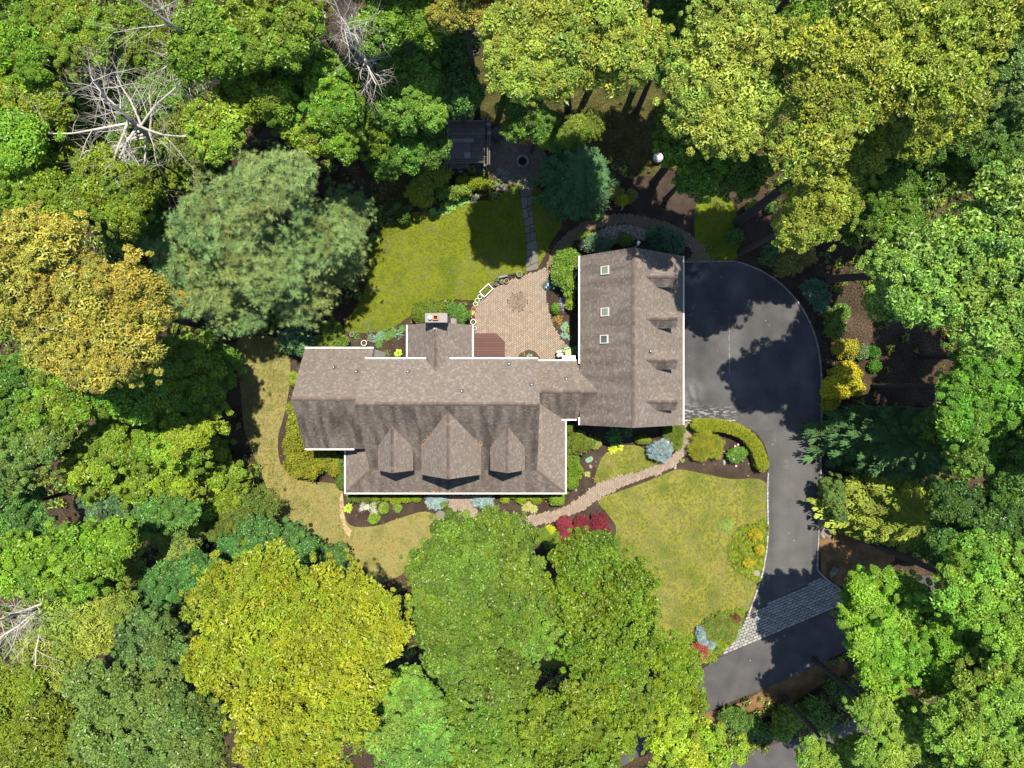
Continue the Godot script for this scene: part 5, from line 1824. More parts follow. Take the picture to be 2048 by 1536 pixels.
	rock("grey boulder in shade right of the apron", 1665, 1142, Vector3(0.42, 0.3, 0.24), Color(0.3, 0.28, 0.25))
	rock("pale edging stone below the yellow shrub in the shade garden", 1246, 411, Vector3(0.4, 0.12, 0.12), Color(0.45, 0.42, 0.36))
	for i in 26:
		var px := 985 + rng.randf() * 34
		var py := 340 + rng.randf() * 48 + (px - 985) * -0.1
		rock("grey rock in the rough rockery between pergola and round terrace", px, py, Vector3(rr(0.1, 0.26), rr(0.08, 0.16), rr(0.09, 0.2)), Color(0.27, 0.255, 0.23) * rr(0.7, 1.4), "rocks in the rockery")
	for i in 22:
		rock("pale rock in the stone heap under the hemlock by the driveway", rr(1643, 1668), rr(1028, 1076), Vector3(rr(0.1, 0.25), rr(0.08, 0.16), rr(0.08, 0.2)), Color(0.42, 0.37, 0.33) * rr(0.7, 1.3), "rocks under the hemlock")

func garden() -> void:
	var olive := Color(0.105, 0.115, 0.008)
	var box := Color(0.085, 0.125, 0.010)
	var yew := Color(0.055, 0.085, 0.010)
	var blue := Color(0.20, 0.29, 0.29)
	# left and back of the house
	shrub("rhododendron", "blue green rhododendron at the back left corner of the left wing", [[600, 684, 34, 26], [585, 680, 20, 18]], 2.2, "shrub_leaf", 0.2, Color(0.06, 0.13, 0.045), 0.32)
	shrub("azalea", "bright green bush behind the left wing beside the grey ring pot", [[665, 668, 24, 26], [682, 682, 20, 14], [645, 682, 16, 14]], 1.7, "shrub_leaf", 0.17, Color(0.085, 0.135, 0.012), 0.25)
	shrub("yew", "tall olive yew against the middle of the left wing's end wall", [[600, 862, 24, 40], [590, 890, 16, 28]], 2.4, "box_leaf", 0.2, olive, 0.3)
	shrub("yew", "olive yew at the left wing's front corner, wide and low", [[602, 920, 30, 34], [625, 935, 26, 22]], 1.9, "box_leaf", 0.2, olive, 0.3)
	shrub("yew", "olive yew in front of the left wing's front wall", [[657, 918, 30, 22], [675, 932, 16, 22]], 1.7, "box_leaf", 0.2, olive, 0.28)
	shrub("holly", "dark green shrub tucked beside the porch's left gutter", [[688, 930, 12, 30]], 1.4, "shrub_leaf", 0.15, Color(0.045, 0.085, 0.012), 0.2)
	clipped("boxwood", "dark rounded shrub at the porch's front left corner", 682, 962, 13, 17, 1.0, Color(0.045, 0.075, 0.010))
	shrub("spirea", "small lime shrub poking out under the left wing's eave", [[590, 757, 9, 13]], 1.2, "shrub_leaf", 0.13, Color(0.14, 0.18, 0.01), 0.2)
	shrub("spirea", "small olive shrub under the left wing's ridge end", [[584, 818, 8, 14]], 1.0, "shrub_leaf", 0.13, Color(0.11, 0.13, 0.01), 0.2)
	clipped("boxwood", "large dark clipped shrub left of the chimney", 856, 624, 35, 26, 1.7, Color(0.062, 0.095, 0.008), 2.3)
	shrub("azalea", "mid green mounded shrub right of the chimney", [[916, 628, 24, 21]], 1.4, "shrub_leaf", 0.15, Color(0.06, 0.13, 0.02), 0.25)
	for p in [[712, 672, 9, "blue green perennial nearest the grey ring pot"], [745, 676, 12, "grey blue perennial right of the white ring pot"], [762, 672, 10, "bluish strap leaved plant midway along the back bed"], [779, 668, 12, "mid green plant third from the family room in the back bed"], [796, 666, 12, "dark green plant beside the family room's left wall"], [806, 655, 8, "small green plant at the family room's left corner"], [735, 660, 8, "pale green plant at the back bed's lawn edge"], [757, 686, 9, "low green plant at the foot of the back bed"]]:
		plant("perennial", p[3], p[0], p[1], p[2], "strap" if rng.randf() < 0.5 else "shrub_leaf", [Color(0.08, 0.15, 0.08), Color(0.1, 0.14, 0.12), Color(0.05, 0.11, 0.02)][rng.randi() % 3], 7)
	plant("hosta", "bright lime hosta in the mulch behind the main roof", 797, 707, 9.5, "hosta", Color(0.17, 0.24, 0.02))
	plant("groundcover_plant", "sparse green seedlings in the mulch left of the lime hosta", 773, 708, 9, "shrub_leaf", Color(0.08, 0.12, 0.02), 5)
	# half round bed behind the main roof
	var b := MB.new()
	b.sheet(smooth(flat([1036, 722, 1040, 708, 1055, 700, 1070, 704, 1080, 722]), true, 3), 0.085)
	struct("planting_bed", b, mats_mulch()).set_meta("label", "small half round mulch bed against the back wall on the patio")
	plant("hosta", "lime plant in the half round patio bed", 1047, 709, 8, "shrub_leaf", Color(0.15, 0.2, 0.015), 4)
	plant("hosta", "blue green hosta in the half round patio bed", 1060, 714, 9, "hosta", Color(0.11, 0.19, 0.12))
	# strip between patio and garage
	shrub("azalea", "large bright green bush along the garage's rear left wall", [[1133, 522, 26, 26], [1126, 550, 22, 24], [1138, 575, 14, 16]], 2.0, "shrub_leaf", 0.17, Color(0.085, 0.15, 0.014), 0.28)
	shrub("spirea", "yellow green bush under the garage's left gutter", [[1141, 590, 9, 18], [1140, 610, 7, 8]], 1.2, "shrub_leaf", 0.15, Color(0.15, 0.19, 0.01), 0.22)
	plant("iris", "dark strap leaved irises with pale blue flowers at patio's upper right", 1099, 570, 14, "strap", Color(0.05, 0.09, 0.06), 6)
	for i in 7:
		flower("pale blue iris flower above the dark strap leaves", 1099 + rr(-11, 11), 570 + rr(-11, 11), 0.5, Color(0.2, 0.22, 0.45), "blue iris flowers")
	plant("catmint", "silvery blue flowering plant right of the patio's middle edge", 1130, 608, 15, "blue_tuft", Color(0.2, 0.22, 0.3), 12)
	clipped("boxwood", "small round green shrub on the patio's right edge", 1111, 617, 8, 10, 0.8, Color(0.06, 0.12, 0.012))
	plant("sedum", "rusty red and green plants on the patio's right edge", 1117, 641, 12, "shrub_leaf", Color(0.14, 0.09, 0.025), 10)
	plant("hosta", "blue white hosta between rusty plants and mower", 1131, 650, 11, "variegated", Color(0.09, 0.17, 0.11), 3)
	plant("hosta", "spiky blue green hosta nearest the mower", 1132, 675, 12, "variegated", Color(0.09, 0.17, 0.12), 2)
	plant("hosta", "yellow green plant beside the blue white hosta", 1137, 660, 7, "shrub_leaf", Color(0.16, 0.2, 0.015), 4)
	# behind the garage
	shrub("rhododendron", "dark blue green rhododendron at the garage's rear left corner", [[1180, 489, 22, 15], [1207, 492, 18, 12]], 1.8, "shrub_leaf", 0.18, Color(0.05, 0.10, 0.05), 0.28)
	shrub("spirea", "yellow green plant at the stone bed's left end", [[1171, 473, 14, 9]], 0.9, "shrub_leaf", 0.14, Color(0.13, 0.19, 0.012), 0.2)
	shrub("azalea", "small green bush in front of the pale river stones", [[1250, 481, 13, 11]], 1.3, "shrub_leaf", 0.15, Color(0.06, 0.12, 0.012), 0.22)
	shrub("rhododendron", "big dark shrub at the garage's rear right corner", [[1320, 476, 32, 24], [1348, 490, 20, 22], [1330, 500, 25, 12]], 2.6, "shrub_leaf", 0.2, Color(0.035, 0.085, 0.04), 0.32)
	shrub("spirea", "golden yellow shrub in the shade garden above the brick path", [[1245, 401, 14, 9]], 1.0, "shrub_leaf", 0.14, Color(0.26, 0.24, 0.008), 0.2)
	shrub("azalea", "olive green shrub left of the golden yellow shrub", [[1228, 385, 14, 16], [1262, 392, 10, 10]], 1.2, "shrub_leaf", 0.15, Color(0.1, 0.12, 0.015), 0.24)
	shrub("azalea", "mid green low shrub at the spruce's foot on the right", [[1190, 430, 18, 9]], 1.0, "shrub_leaf", 0.16, Color(0.05, 0.11, 0.015), 0.24)
	# around the pergola
	clipped("hedge", "low clipped yellow green hedge below the pergola platform", 945, 365, 33, 12, 1.0, Color(0.11, 0.14, 0.006), 4.0, "", "box_leaf", 0.13, "hedge")
	shrub("azalea", "yellow green bush left of the clipped pergola hedge", [[870, 352, 36, 22], [850, 372, 22, 18]], 2.2, "shrub_leaf", 0.2, Color(0.125, 0.165, 0.010), 0.32)
	shrub("azalea", "lime bush at the back lawn's upper left edge", [[838, 386, 24, 26], [850, 402, 16, 12]], 1.8, "shrub_leaf", 0.19, Color(0.14, 0.175, 0.008), 0.3)
	shrub("azalea", "green bush under the clipped hedge's left end", [[900, 386, 28, 12], [925, 384, 16, 10]], 1.3, "shrub_leaf", 0.17, Color(0.09, 0.15, 0.015), 0.25)
	var hn := 0
	for p in [[866, 424], [880, 428], [894, 422], [907, 414], [920, 408], [933, 402], [888, 414], [902, 404]]:
		plant("hosta", "broad leaved hosta in the row curving along the back lawn's edge", p[0], p[1], 9.5, "hosta", Color(0.07, 0.15, 0.025) * rr(0.85, 1.2), 1, "hostas along the back lawn")
		hn += 1
	plant("grass_clump", "grey green strap grass between hostas and rockery", 948, 398, 10, "strap", Color(0.11, 0.15, 0.1), 2)
	clipped("boxwood", "dark round clipped shrub at the lawn's edge near the pine", 805, 430, 13, 16, 1.4, Color(0.04, 0.085, 0.010))
	clipped("boxwood", "smaller paler clipped shrub behind the dark round one", 795, 416, 9, 11, 1.1, Color(0.06, 0.12, 0.02))
	plant("hosta", "single star shaped hosta at the pine's lawn edge", 750, 478, 14, "hosta", Color(0.09, 0.16, 0.02))
	plant("groundcover_plant", "low weedy plants on bare ground beside the pine", 762, 437, 20, "shrub_leaf", Color(0.08, 0.12, 0.02), 12)
	plant("groundcover_plant", "low weedy plants between pine and dark clipped shrub", 782, 445, 10, "shrub_leaf", Color(0.09, 0.13, 0.02), 5)
	# front bed
	plant("hosta", "lime leafy plant at the front bed's left end", 697, 1016, 11, "hosta", Color(0.17, 0.24, 0.018), 1)
	shrub("yew", "low dark yew along the porch's left front edge", [[712, 994, 16, 8], [735, 995, 14, 7]], 0.9, "box_leaf", 0.15, yew, 0.2)
	var rounds := [[749, 994, 10, 8, "darker clipped ball first from the left under the porch"], [773, 993, 9, 7, "clipped ball second from left under the porch, half in shade"], [792, 999, 10, 10, "full round clipped ball standing forward of the left row"], [812, 996, 10, 8, "clipped ball between the forward ball and the blue spruce"], [833, 996, 9, 8, "clipped ball nearest the left dwarf blue spruce"],
		[1010, 998, 9, 9, "clipped ball first right of the right dwarf blue spruce"], [1042, 999, 9, 9, "middle clipped ball right of the front door"], [1073, 999, 9.5, 9, "clipped ball nearest the square clipped shrub"], [1025, 991, 8, 6, "small shaded clipped ball behind the first two right balls"], [1058, 992, 7, 6, "small shaded clipped ball behind the right pair of balls"], [1091, 991, 7, 5, "small shaded clipped ball against the porch near the square shrub"]]
	for p in rounds:
		clipped("boxwood_ball", p[4], p[0], p[1], p[2], p[3], 0.75, Color(0.10, 0.145, 0.008), 2.4, "clipped balls along the porch")
	clipped("boxwood", "square clipped shrub at the porch's front right corner", 1114, 998, 14, 12, 1.15, Color(0.085, 0.145, 0.010), 5.0)
	spruce_mound("dwarf blue spruce left of the front door path", [[872, 1000, 21, 16]], 0.9, blue)
	spruce_mound("dwarf blue spruce right of the front door path", [[965, 999, 22, 14]], 0.9, blue)
	plant("hosta", "blue and yellow hostas under the right dwarf blue spruce", 978, 1014, 15, "variegated", Color(0.09, 0.15, 0.09), 8)
	plant("hosta", "cream variegated plant in the bed right of the front door", 1061, 1016, 14, "variegated", Color(0.16, 0.16, 0.05), 9)
	plant("lambs_ear", "silvery white plant in the middle of the left front bed", 729, 1010, 13, "blue_tuft", Color(0.42, 0.42, 0.36), 12)
	plant("lambs_ear", "smaller silvery plant below the big silvery one", 746, 1022, 11, "blue_tuft", Color(0.34, 0.36, 0.3), 8)
	plant("grass_clump", "thin grey green tuft between silvery plants and round green shrub", 747, 1007, 12, "strap", Color(0.12, 0.16, 0.07), 3)
	shrub("spirea", "round fresh green shrub right of the silvery plants", [[768, 1016, 9, 11]], 0.9, "shrub_leaf", 0.13, Color(0.10, 0.17, 0.012), 0.18)
	shrub("spirea", "fresh green shrub at the front bed's lower edge", [[749, 1036, 9, 9]], 0.8, "shrub_leaf", 0.13, Color(0.11, 0.18, 0.012), 0.18)
	shrub("spirea", "small fresh green shrub below the forward clipped ball", [[796, 1016, 7, 7]], 0.6, "shrub_leaf", 0.12, Color(0.09, 0.15, 0.012), 0.16)
	# right side of the house
	clipped("boxwood", "clipped shrub nearest the link roof beside the porch's right gutter", 1138, 858, 10, 12, 1.5, Color(0.06, 0.09, 0.008), 3.0)
	shrub("holly", "largest rounded shrub beside the porch's right gutter", [[1156, 886, 28, 23]], 1.7, "shrub_leaf", 0.14, Color(0.075, 0.10, 0.008), 0.25, 2.0)
	shrub("spirea", "pale yellow green plant at the large rounded shrub's right side", [[1193, 886, 9, 10]], 0.7, "shrub_leaf", 0.13, Color(0.13, 0.17, 0.03), 0.18)
	clipped("boxwood", "square topped shrub second in the row by the porch's right gutter", 1143, 922, 15, 13, 1.3, Color(0.065, 0.115, 0.010), 3.5)
	clipped("boxwood", "bright round shrub third in the row by the porch's right gutter", 1151, 945, 15, 14, 1.2, Color(0.08, 0.135, 0.008), 2.4)
	clipped("boxwood", "darker round shrub lowest in the row by the porch's right gutter", 1143, 965, 13, 15, 1.2, Color(0.065, 0.11, 0.008), 2.4)
	plant("hosta", "small blue hosta above a pale stone in the side bed", 1180, 919, 9, "variegated", Color(0.1, 0.17, 0.13), 3)
	plant("hosta", "striped grassy plant right of the bright round shrub", 1175, 950, 10, "strap", Color(0.17, 0.2, 0.06), 2)
	plant("groundcover_plant", "small pale plant near the porch's front right corner", 1136, 983, 5, "shrub_leaf", Color(0.12, 0.15, 0.03), 3)
	# below the garage
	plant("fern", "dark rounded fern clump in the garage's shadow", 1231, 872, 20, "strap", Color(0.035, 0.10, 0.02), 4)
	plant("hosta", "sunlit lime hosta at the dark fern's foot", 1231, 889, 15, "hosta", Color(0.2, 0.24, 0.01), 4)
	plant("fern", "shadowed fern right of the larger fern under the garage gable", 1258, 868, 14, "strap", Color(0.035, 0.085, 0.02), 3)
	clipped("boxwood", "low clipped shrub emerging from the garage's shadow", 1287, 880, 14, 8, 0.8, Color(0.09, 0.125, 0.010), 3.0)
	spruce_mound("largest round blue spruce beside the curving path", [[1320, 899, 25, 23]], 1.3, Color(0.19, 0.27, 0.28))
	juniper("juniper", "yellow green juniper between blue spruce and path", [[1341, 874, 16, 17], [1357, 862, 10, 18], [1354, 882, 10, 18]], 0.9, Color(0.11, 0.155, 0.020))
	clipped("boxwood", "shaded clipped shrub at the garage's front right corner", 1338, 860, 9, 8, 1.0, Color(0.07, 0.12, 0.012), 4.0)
	# island bed
	juniper("golden_cypress", "broad golden thread cypress in the mulch island", [[1399, 893, 23, 27], [1424, 894, 23, 25], [1408, 873, 18, 14]], 1.2, Color(0.17, 0.19, 0.018))
	shrub("peony", "dark green peony bush with pink flowers in the mulch island", [[1473, 909, 21, 16]], 0.9, "shrub_leaf", 0.15, Color(0.06, 0.13, 0.012), 0.2)
	for p in [[1476, 889, "pink peony flower at the bush's upper edge"], [1470, 892, "paler pink peony flower beside the upper one"], [1469, 909, "pink peony flower at the middle of the bush"], [1467, 918, "pink peony flower at the bush's lower left"], [1472, 932, "pink peony flower fallen below the bush"]]:
		flower(p[2], p[0], p[1], 0.8 if p[1] < 930 else 0.1, Color(0.72, 0.25, 0.42), "pink peony flowers")
	plant("grass_clump", "small grass clump beside the path in the mulch island", 1365, 921, 5, "strap", Color(0.09, 0.13, 0.02), 1)
	curved_hedge()
	# red barberries and their neighbours
	var red := Color(0.105, 0.015, 0.024)
	shrub("barberry", "left of the three dark red barberries below the path", [[1129, 1051, 16, 18], [1130, 1072, 15, 16]], 1.1, "box_leaf", 0.13, red, 0.17, 1.9, "red barberries below the path")
	shrub("barberry", "middle of the three dark red barberries below the path", [[1162, 1053, 15, 19], [1163, 1068, 14, 12]], 1.1, "box_leaf", 0.13, red, 0.17, 1.9, "red barberries below the path")
	shrub("barberry", "right and largest of the three dark red barberries", [[1196, 1045, 20, 17], [1190, 1062, 16, 14], [1211, 1070, 15, 15]], 1.1, "box_leaf", 0.13, red, 0.17, 1.9, "red barberries below the path")
	shrub("spirea", "small yellow shrub left of the green juniper below the path", [[1065, 1063, 9, 7]], 0.7, "shrub_leaf", 0.12, Color(0.3, 0.3, 0.008), 0.16)
	shrub("spirea", "yellow tipped shrub left of the red barberries", [[1100, 1060, 9, 9]], 0.9, "shrub_leaf", 0.12, Color(0.3, 0.31, 0.008), 0.16)
	juniper("juniper", "green feathery shrub below the yellow tipped shrub", [[1106, 1079, 20, 18], [1088, 1068, 10, 14]], 1.2, Color(0.11, 0.17, 0.018))
	# oval bed
	cover_bed("groundcover", "yellow green groundcover in the oval bed by the driveway", smooth(flat([1533, 1044, 1506, 1046, 1482, 1053, 1466, 1070, 1458, 1094, 1459, 1120, 1472, 1138, 1496, 1154, 1516, 1162, 1524, 1128, 1531, 1088]), true, 4), Color(0.115, 0.155, 0.006))
	for p in [[1511, 1069, 12, 11, "golden shrub at the top of the oval bed"], [1518, 1099, 9, 9, "smallest golden shrub in the middle of the oval bed"], [1499, 1126, 11, 9, "golden shrub at the bottom of the oval bed"]]:
		shrub("golden_shrub", p[4], [[p[0], p[1], p[2], p[3]]], 0.75, "shrub_leaf", 0.12, Color(0.23, 0.20, 0.005), 0.18, 1.6, "golden shrubs in the oval bed")
	plant("grass_clump", "darker green grass tuft in the lawn beside the oval bed", 1449, 1046, 15, "strap", Color(0.085, 0.13, 0.02), 9)
	# lower bed
	cover_bed("groundcover", "yellow green groundcover in the lower bed beside the apron", smooth(flat([1489, 1218, 1455, 1220, 1429, 1225, 1409, 1239, 1390, 1261, 1363, 1285, 1330, 1302, 1335, 1328, 1424, 1322, 1438, 1308, 1470, 1272, 1483, 1240]), true, 4), Color(0.105, 0.150, 0.006))
	juniper("juniper", "wide soft green juniper beside the cobbled apron", [[1440, 1246, 26, 20], [1452, 1264, 22, 18], [1424, 1262, 20, 20], [1462, 1246, 18, 16]], 0.8, Color(0.12, 0.165, 0.028))
	shrub("barberry", "dark maroon shrub at the juniper's upper right edge", [[1468, 1238, 10, 9]], 0.7, "shrub_leaf", 0.13, Color(0.09, 0.035, 0.015), 0.18)
	spruce_mound("upright dwarf blue spruce at the juniper's left side", [[1401, 1266, 9, 13], [1405, 1280, 9, 8]], 0.9, Color(0.19, 0.27, 0.28))
	spruce_mound("small round blue spruce touching the upright one", [[1420, 1287, 9.5, 9]], 0.7, Color(0.2, 0.29, 0.3))
	shrub("barberry", "coral red barberry beside the lower road", [[1396, 1302, 19, 17]], 1.1, "box_leaf", 0.14, Color(0.2, 0.05, 0.04), 0.18, 1.8)
	# along the driveway's outer side
	shrub("golden_cypress", "bright yellow shrub on the driveway's right side", [[1688, 752, 30, 30], [1665, 775, 22, 22], [1700, 775, 24, 20]], 1.6, "shrub_leaf", 0.2, Color(0.25, 0.225, 0.004), 0.3)
	shrub("spirea", "dull yellow shrub above the bright yellow one by the driveway", [[1690, 695, 26, 18]], 1.3, "shrub_leaf", 0.2, Color(0.17, 0.16, 0.006), 0.3)
	shrub("azalea", "green bush by the middle of the driveway's outer curve", [[1665, 650, 20, 28], [1680, 625, 16, 18]], 1.5, "shrub_leaf", 0.2, Color(0.07, 0.12, 0.012), 0.3)
	shrub("rhododendron", "blue green bush at the driveway curve's upper right", [[1625, 580, 26, 22], [1640, 600, 18, 22]], 1.8, "shrub_leaf", 0.2, Color(0.035, 0.085, 0.045), 0.3)
	shrub("azalea", "olive bush above the driveway's outer curve", [[1575, 530, 28, 26], [1600, 510, 24, 24]], 1.6, "shrub_leaf", 0.2, Color(0.11, 0.11, 0.02), 0.3)
	shrub("azalea", "dark green bush touching the upper kerb", [[1540, 510, 18, 22]], 1.5, "shrub_leaf", 0.2, Color(0.04, 0.09, 0.02), 0.3)
	shrub("spirea", "low yellowish bush below the bright yellow shrub", [[1660, 805, 16, 18]], 0.9, "shrub_leaf", 0.18, Color(0.17, 0.17, 0.006), 0.25)
	clipped("boxwood", "small green mound in the brown clearing, upper of two", 1748, 704, 14, 11, 0.8, Color(0.035, 0.10, 0.010))
	clipped("boxwood", "small green mound in the brown clearing, lower of two", 1752, 732, 12, 12, 0.8, Color(0.04, 0.11, 0.010))
	shrub("azalea", "grey green bush left of the two small mounds", [[1720, 705, 14, 14]], 0.9, "shrub_leaf", 0.18, Color(0.06, 0.10, 0.03), 0.25)
	shrub("azalea", "small green bush under the leaning oak's trunk", [[1505, 415, 14, 12]], 0.9, "shrub_leaf", 0.18, Color(0.12, 0.17, 0.012), 0.25)
	shrub("azalea", "second small bush right of the leaning oak's trunk", [[1540, 415, 9, 8]], 0.8, "shrub_leaf", 0.16, Color(0.05, 0.12, 0.012), 0.22)
	shrub("azalea", "green bush below the leaning oak's trunk base", [[1470, 475, 18, 12]], 0.9, "shrub_leaf", 0.18, Color(0.04, 0.09, 0.015), 0.25)
	# by the lower road
	var dk := Color(0.05, 0.10, 0.012)
	shrub("roadside_shrub", "dark bush at the left end of the bank below the lower road", [[1465, 1432, 28, 22], [1490, 1450, 24, 20]], 1.6, "shrub_leaf", 0.22, dk, 0.32)
	shrub("roadside_shrub", "yellow tipped bush in the middle of the bank below the road", [[1575, 1432, 30, 26], [1560, 1455, 24, 20]], 1.7, "shrub_leaf", 0.22, Color(0.10, 0.15, 0.010), 0.32)
	shrub("roadside_shrub", "shaded bush between the yellow tipped bush and the road's trees", [[1625, 1415, 26, 26], [1645, 1435, 24, 20]], 1.7, "shrub_leaf", 0.22, Color(0.06, 0.11, 0.012), 0.32)
	shrub("roadside_shrub", "dark low bush above the bottom right road", [[1520, 1462, 26, 16]], 1.2, "shrub_leaf", 0.22, dk, 0.3)
	shrub("roadside_shrub", "deeply shaded bush right on the bank under the bright maples", [[1680, 1380, 28, 24]], 1.5, "shrub_leaf", 0.22, Color(0.04, 0.085, 0.012), 0.3)

func mats_mulch() -> StandardMaterial3D:
	if not mats.has("mulch_small"):
		mats["mulch_small"] = ground_mat("mulch_small", [srgb(44, 34, 28), srgb(84, 68, 58), srgb(110, 92, 76)], 2.0, [], 1.0, 33, 0.98)
	return mats["mulch_small"]

func flower(label: String, px: float, py: float, h: float, col: Color, group: String) -> void:
	var m := MB.new()
	for i in 9:
		var a := TAU * i / 9.0
		var d := Vector3(cos(a), 0.45 + 0.35 * (i % 2), sin(a)) * 0.075
		var s := Vector3(-sin(a), 0, cos(a)) * 0.035
		m.quad(Vector3(), d * 0.6 + s, d, d * 0.6 - s, col * rr(0.85, 1.15))
	m.tube(Vector3(0, -h * 0.9, 0), Vector3(), 0.006, 0.006, 4, Color(0.05, 0.1, 0.02))
	var o := obj("flower", m, vc_mat("petal", 0.7))
	o.position = at(px, py, h)
	tag(o, label, "flower", group)

func spruce_mound(label: String, ells: Array, h: float, col: Color) -> void:
	shrub("blue_spruce", label, ells, h, "blue_tuft", 0.15, col, 0.16, 1.5, "", "shrub", 0.3)

func juniper(called: String, label: String, ells: Array, h: float, col: Color) -> void:
	shrub(called, label, ells, h, "thread_tuft", 0.15, col, 0.2, 1.3, "", "shrub", 0.4)

func cover_bed(called: String, label: String, poly: PackedVector2Array, col: Color) -> void:
	var r := bounds(poly)
	var places := []
	var tints := []
	for i in int(r.get_area() * 75):
		var p := Vector2(rr(r.position.x, r.end.x), rr(r.position.y, r.end.y))
		if Geometry2D.is_point_in_polygon(p, poly):
			places.append(Transform3D(Basis(Vector3.UP, rng.randf() * TAU).scaled(Vector3.ONE * rr(0.1, 0.17)), Vector3(p.x, rr(0.06, 0.24), p.y)))
			var t := rr(0.6, 1.35)
			tints.append(Color(col.r * t * rr(0.85, 1.15), col.g * t, col.b * t))
	tag(scatter(called, pick("shrub_leaf"), places, tints), label, "groundcover")

func curved_hedge() -> void:
	var line := smooth(flat([1394, 852, 1430, 851, 1463, 856, 1490, 867, 1511, 888, 1524, 914, 1528, 934]), false, 6)
	var o := thing("hedge", "curved clipped hedge between mulch island and driveway", "hedge", at(1480, 870))
	var places := []
	var tints := []
	var h := 1.15
	var hw := 0.33
	var core := MB.new()
	var k := 0.975
	for i in line.size() - 1:
		var a := line[i] * k
		var c := line[i + 1] * k
		var d := c - a
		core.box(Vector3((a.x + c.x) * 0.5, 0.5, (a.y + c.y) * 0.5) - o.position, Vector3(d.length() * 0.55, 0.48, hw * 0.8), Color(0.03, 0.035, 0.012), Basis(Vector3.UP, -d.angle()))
		for j in int(d.length() * 560):
			var t := rng.randf()
			var p := a.lerp(c, t)
			var side := Vector2(-d.y, d.x).normalized()
			var e := Vector3()
			var q := rr(-1, 1)
			if rng.randf() < 0.55:
				e = Vector3(side.x * q * hw, h - 0.12 * pow(absf(q), 5.0) + rr(-0.05, 0.03), side.y * q * hw)
			else:
				var sg := 1.0 if rng.randf() < 0.5 else -1.0
				e = Vector3(side.x * sg * hw, rr(0.05, h - 0.05), side.y * sg * hw)
			var up := (Vector3(side.x, 0, side.y) * (q * 0.5) + Vector3.UP).normalized()
			places.append(Transform3D((Basis(Quaternion(Vector3.UP, up)) * Basis(Vector3.UP, rng.randf() * TAU)).scaled(Vector3.ONE * 0.11 * rr(0.8, 1.3)), Vector3(p.x, 0, p.y) + e - o.position))
			var tt := rr(0.7, 1.25)
			tints.append(Color(0.13 * tt * rr(0.85, 1.15), 0.145 * tt, 0.008 * tt))
	# rounded ends
	for en in [line[0] * k, line[line.size() - 1] * k]:
		for j in 160:
			var a := rng.randf() * TAU
			places.append(Transform3D(Basis(Vector3.UP, rng.randf() * TAU).scaled(Vector3.ONE * 0.11), Vector3(en.x + cos(a) * hw * rr(0.2, 1.0), rr(0.1, h), en.y + sin(a) * hw * rr(0.2, 1.0)) - o.position))
			tints.append(Color(0.12, 0.14, 0.008) * rr(0.7, 1.25))
	obj("twigs", core, vc_mat("bark", 0.95, 0.5, 0.5), o)
	scatter("foliage", pick("box_leaf"), places, tints, o)

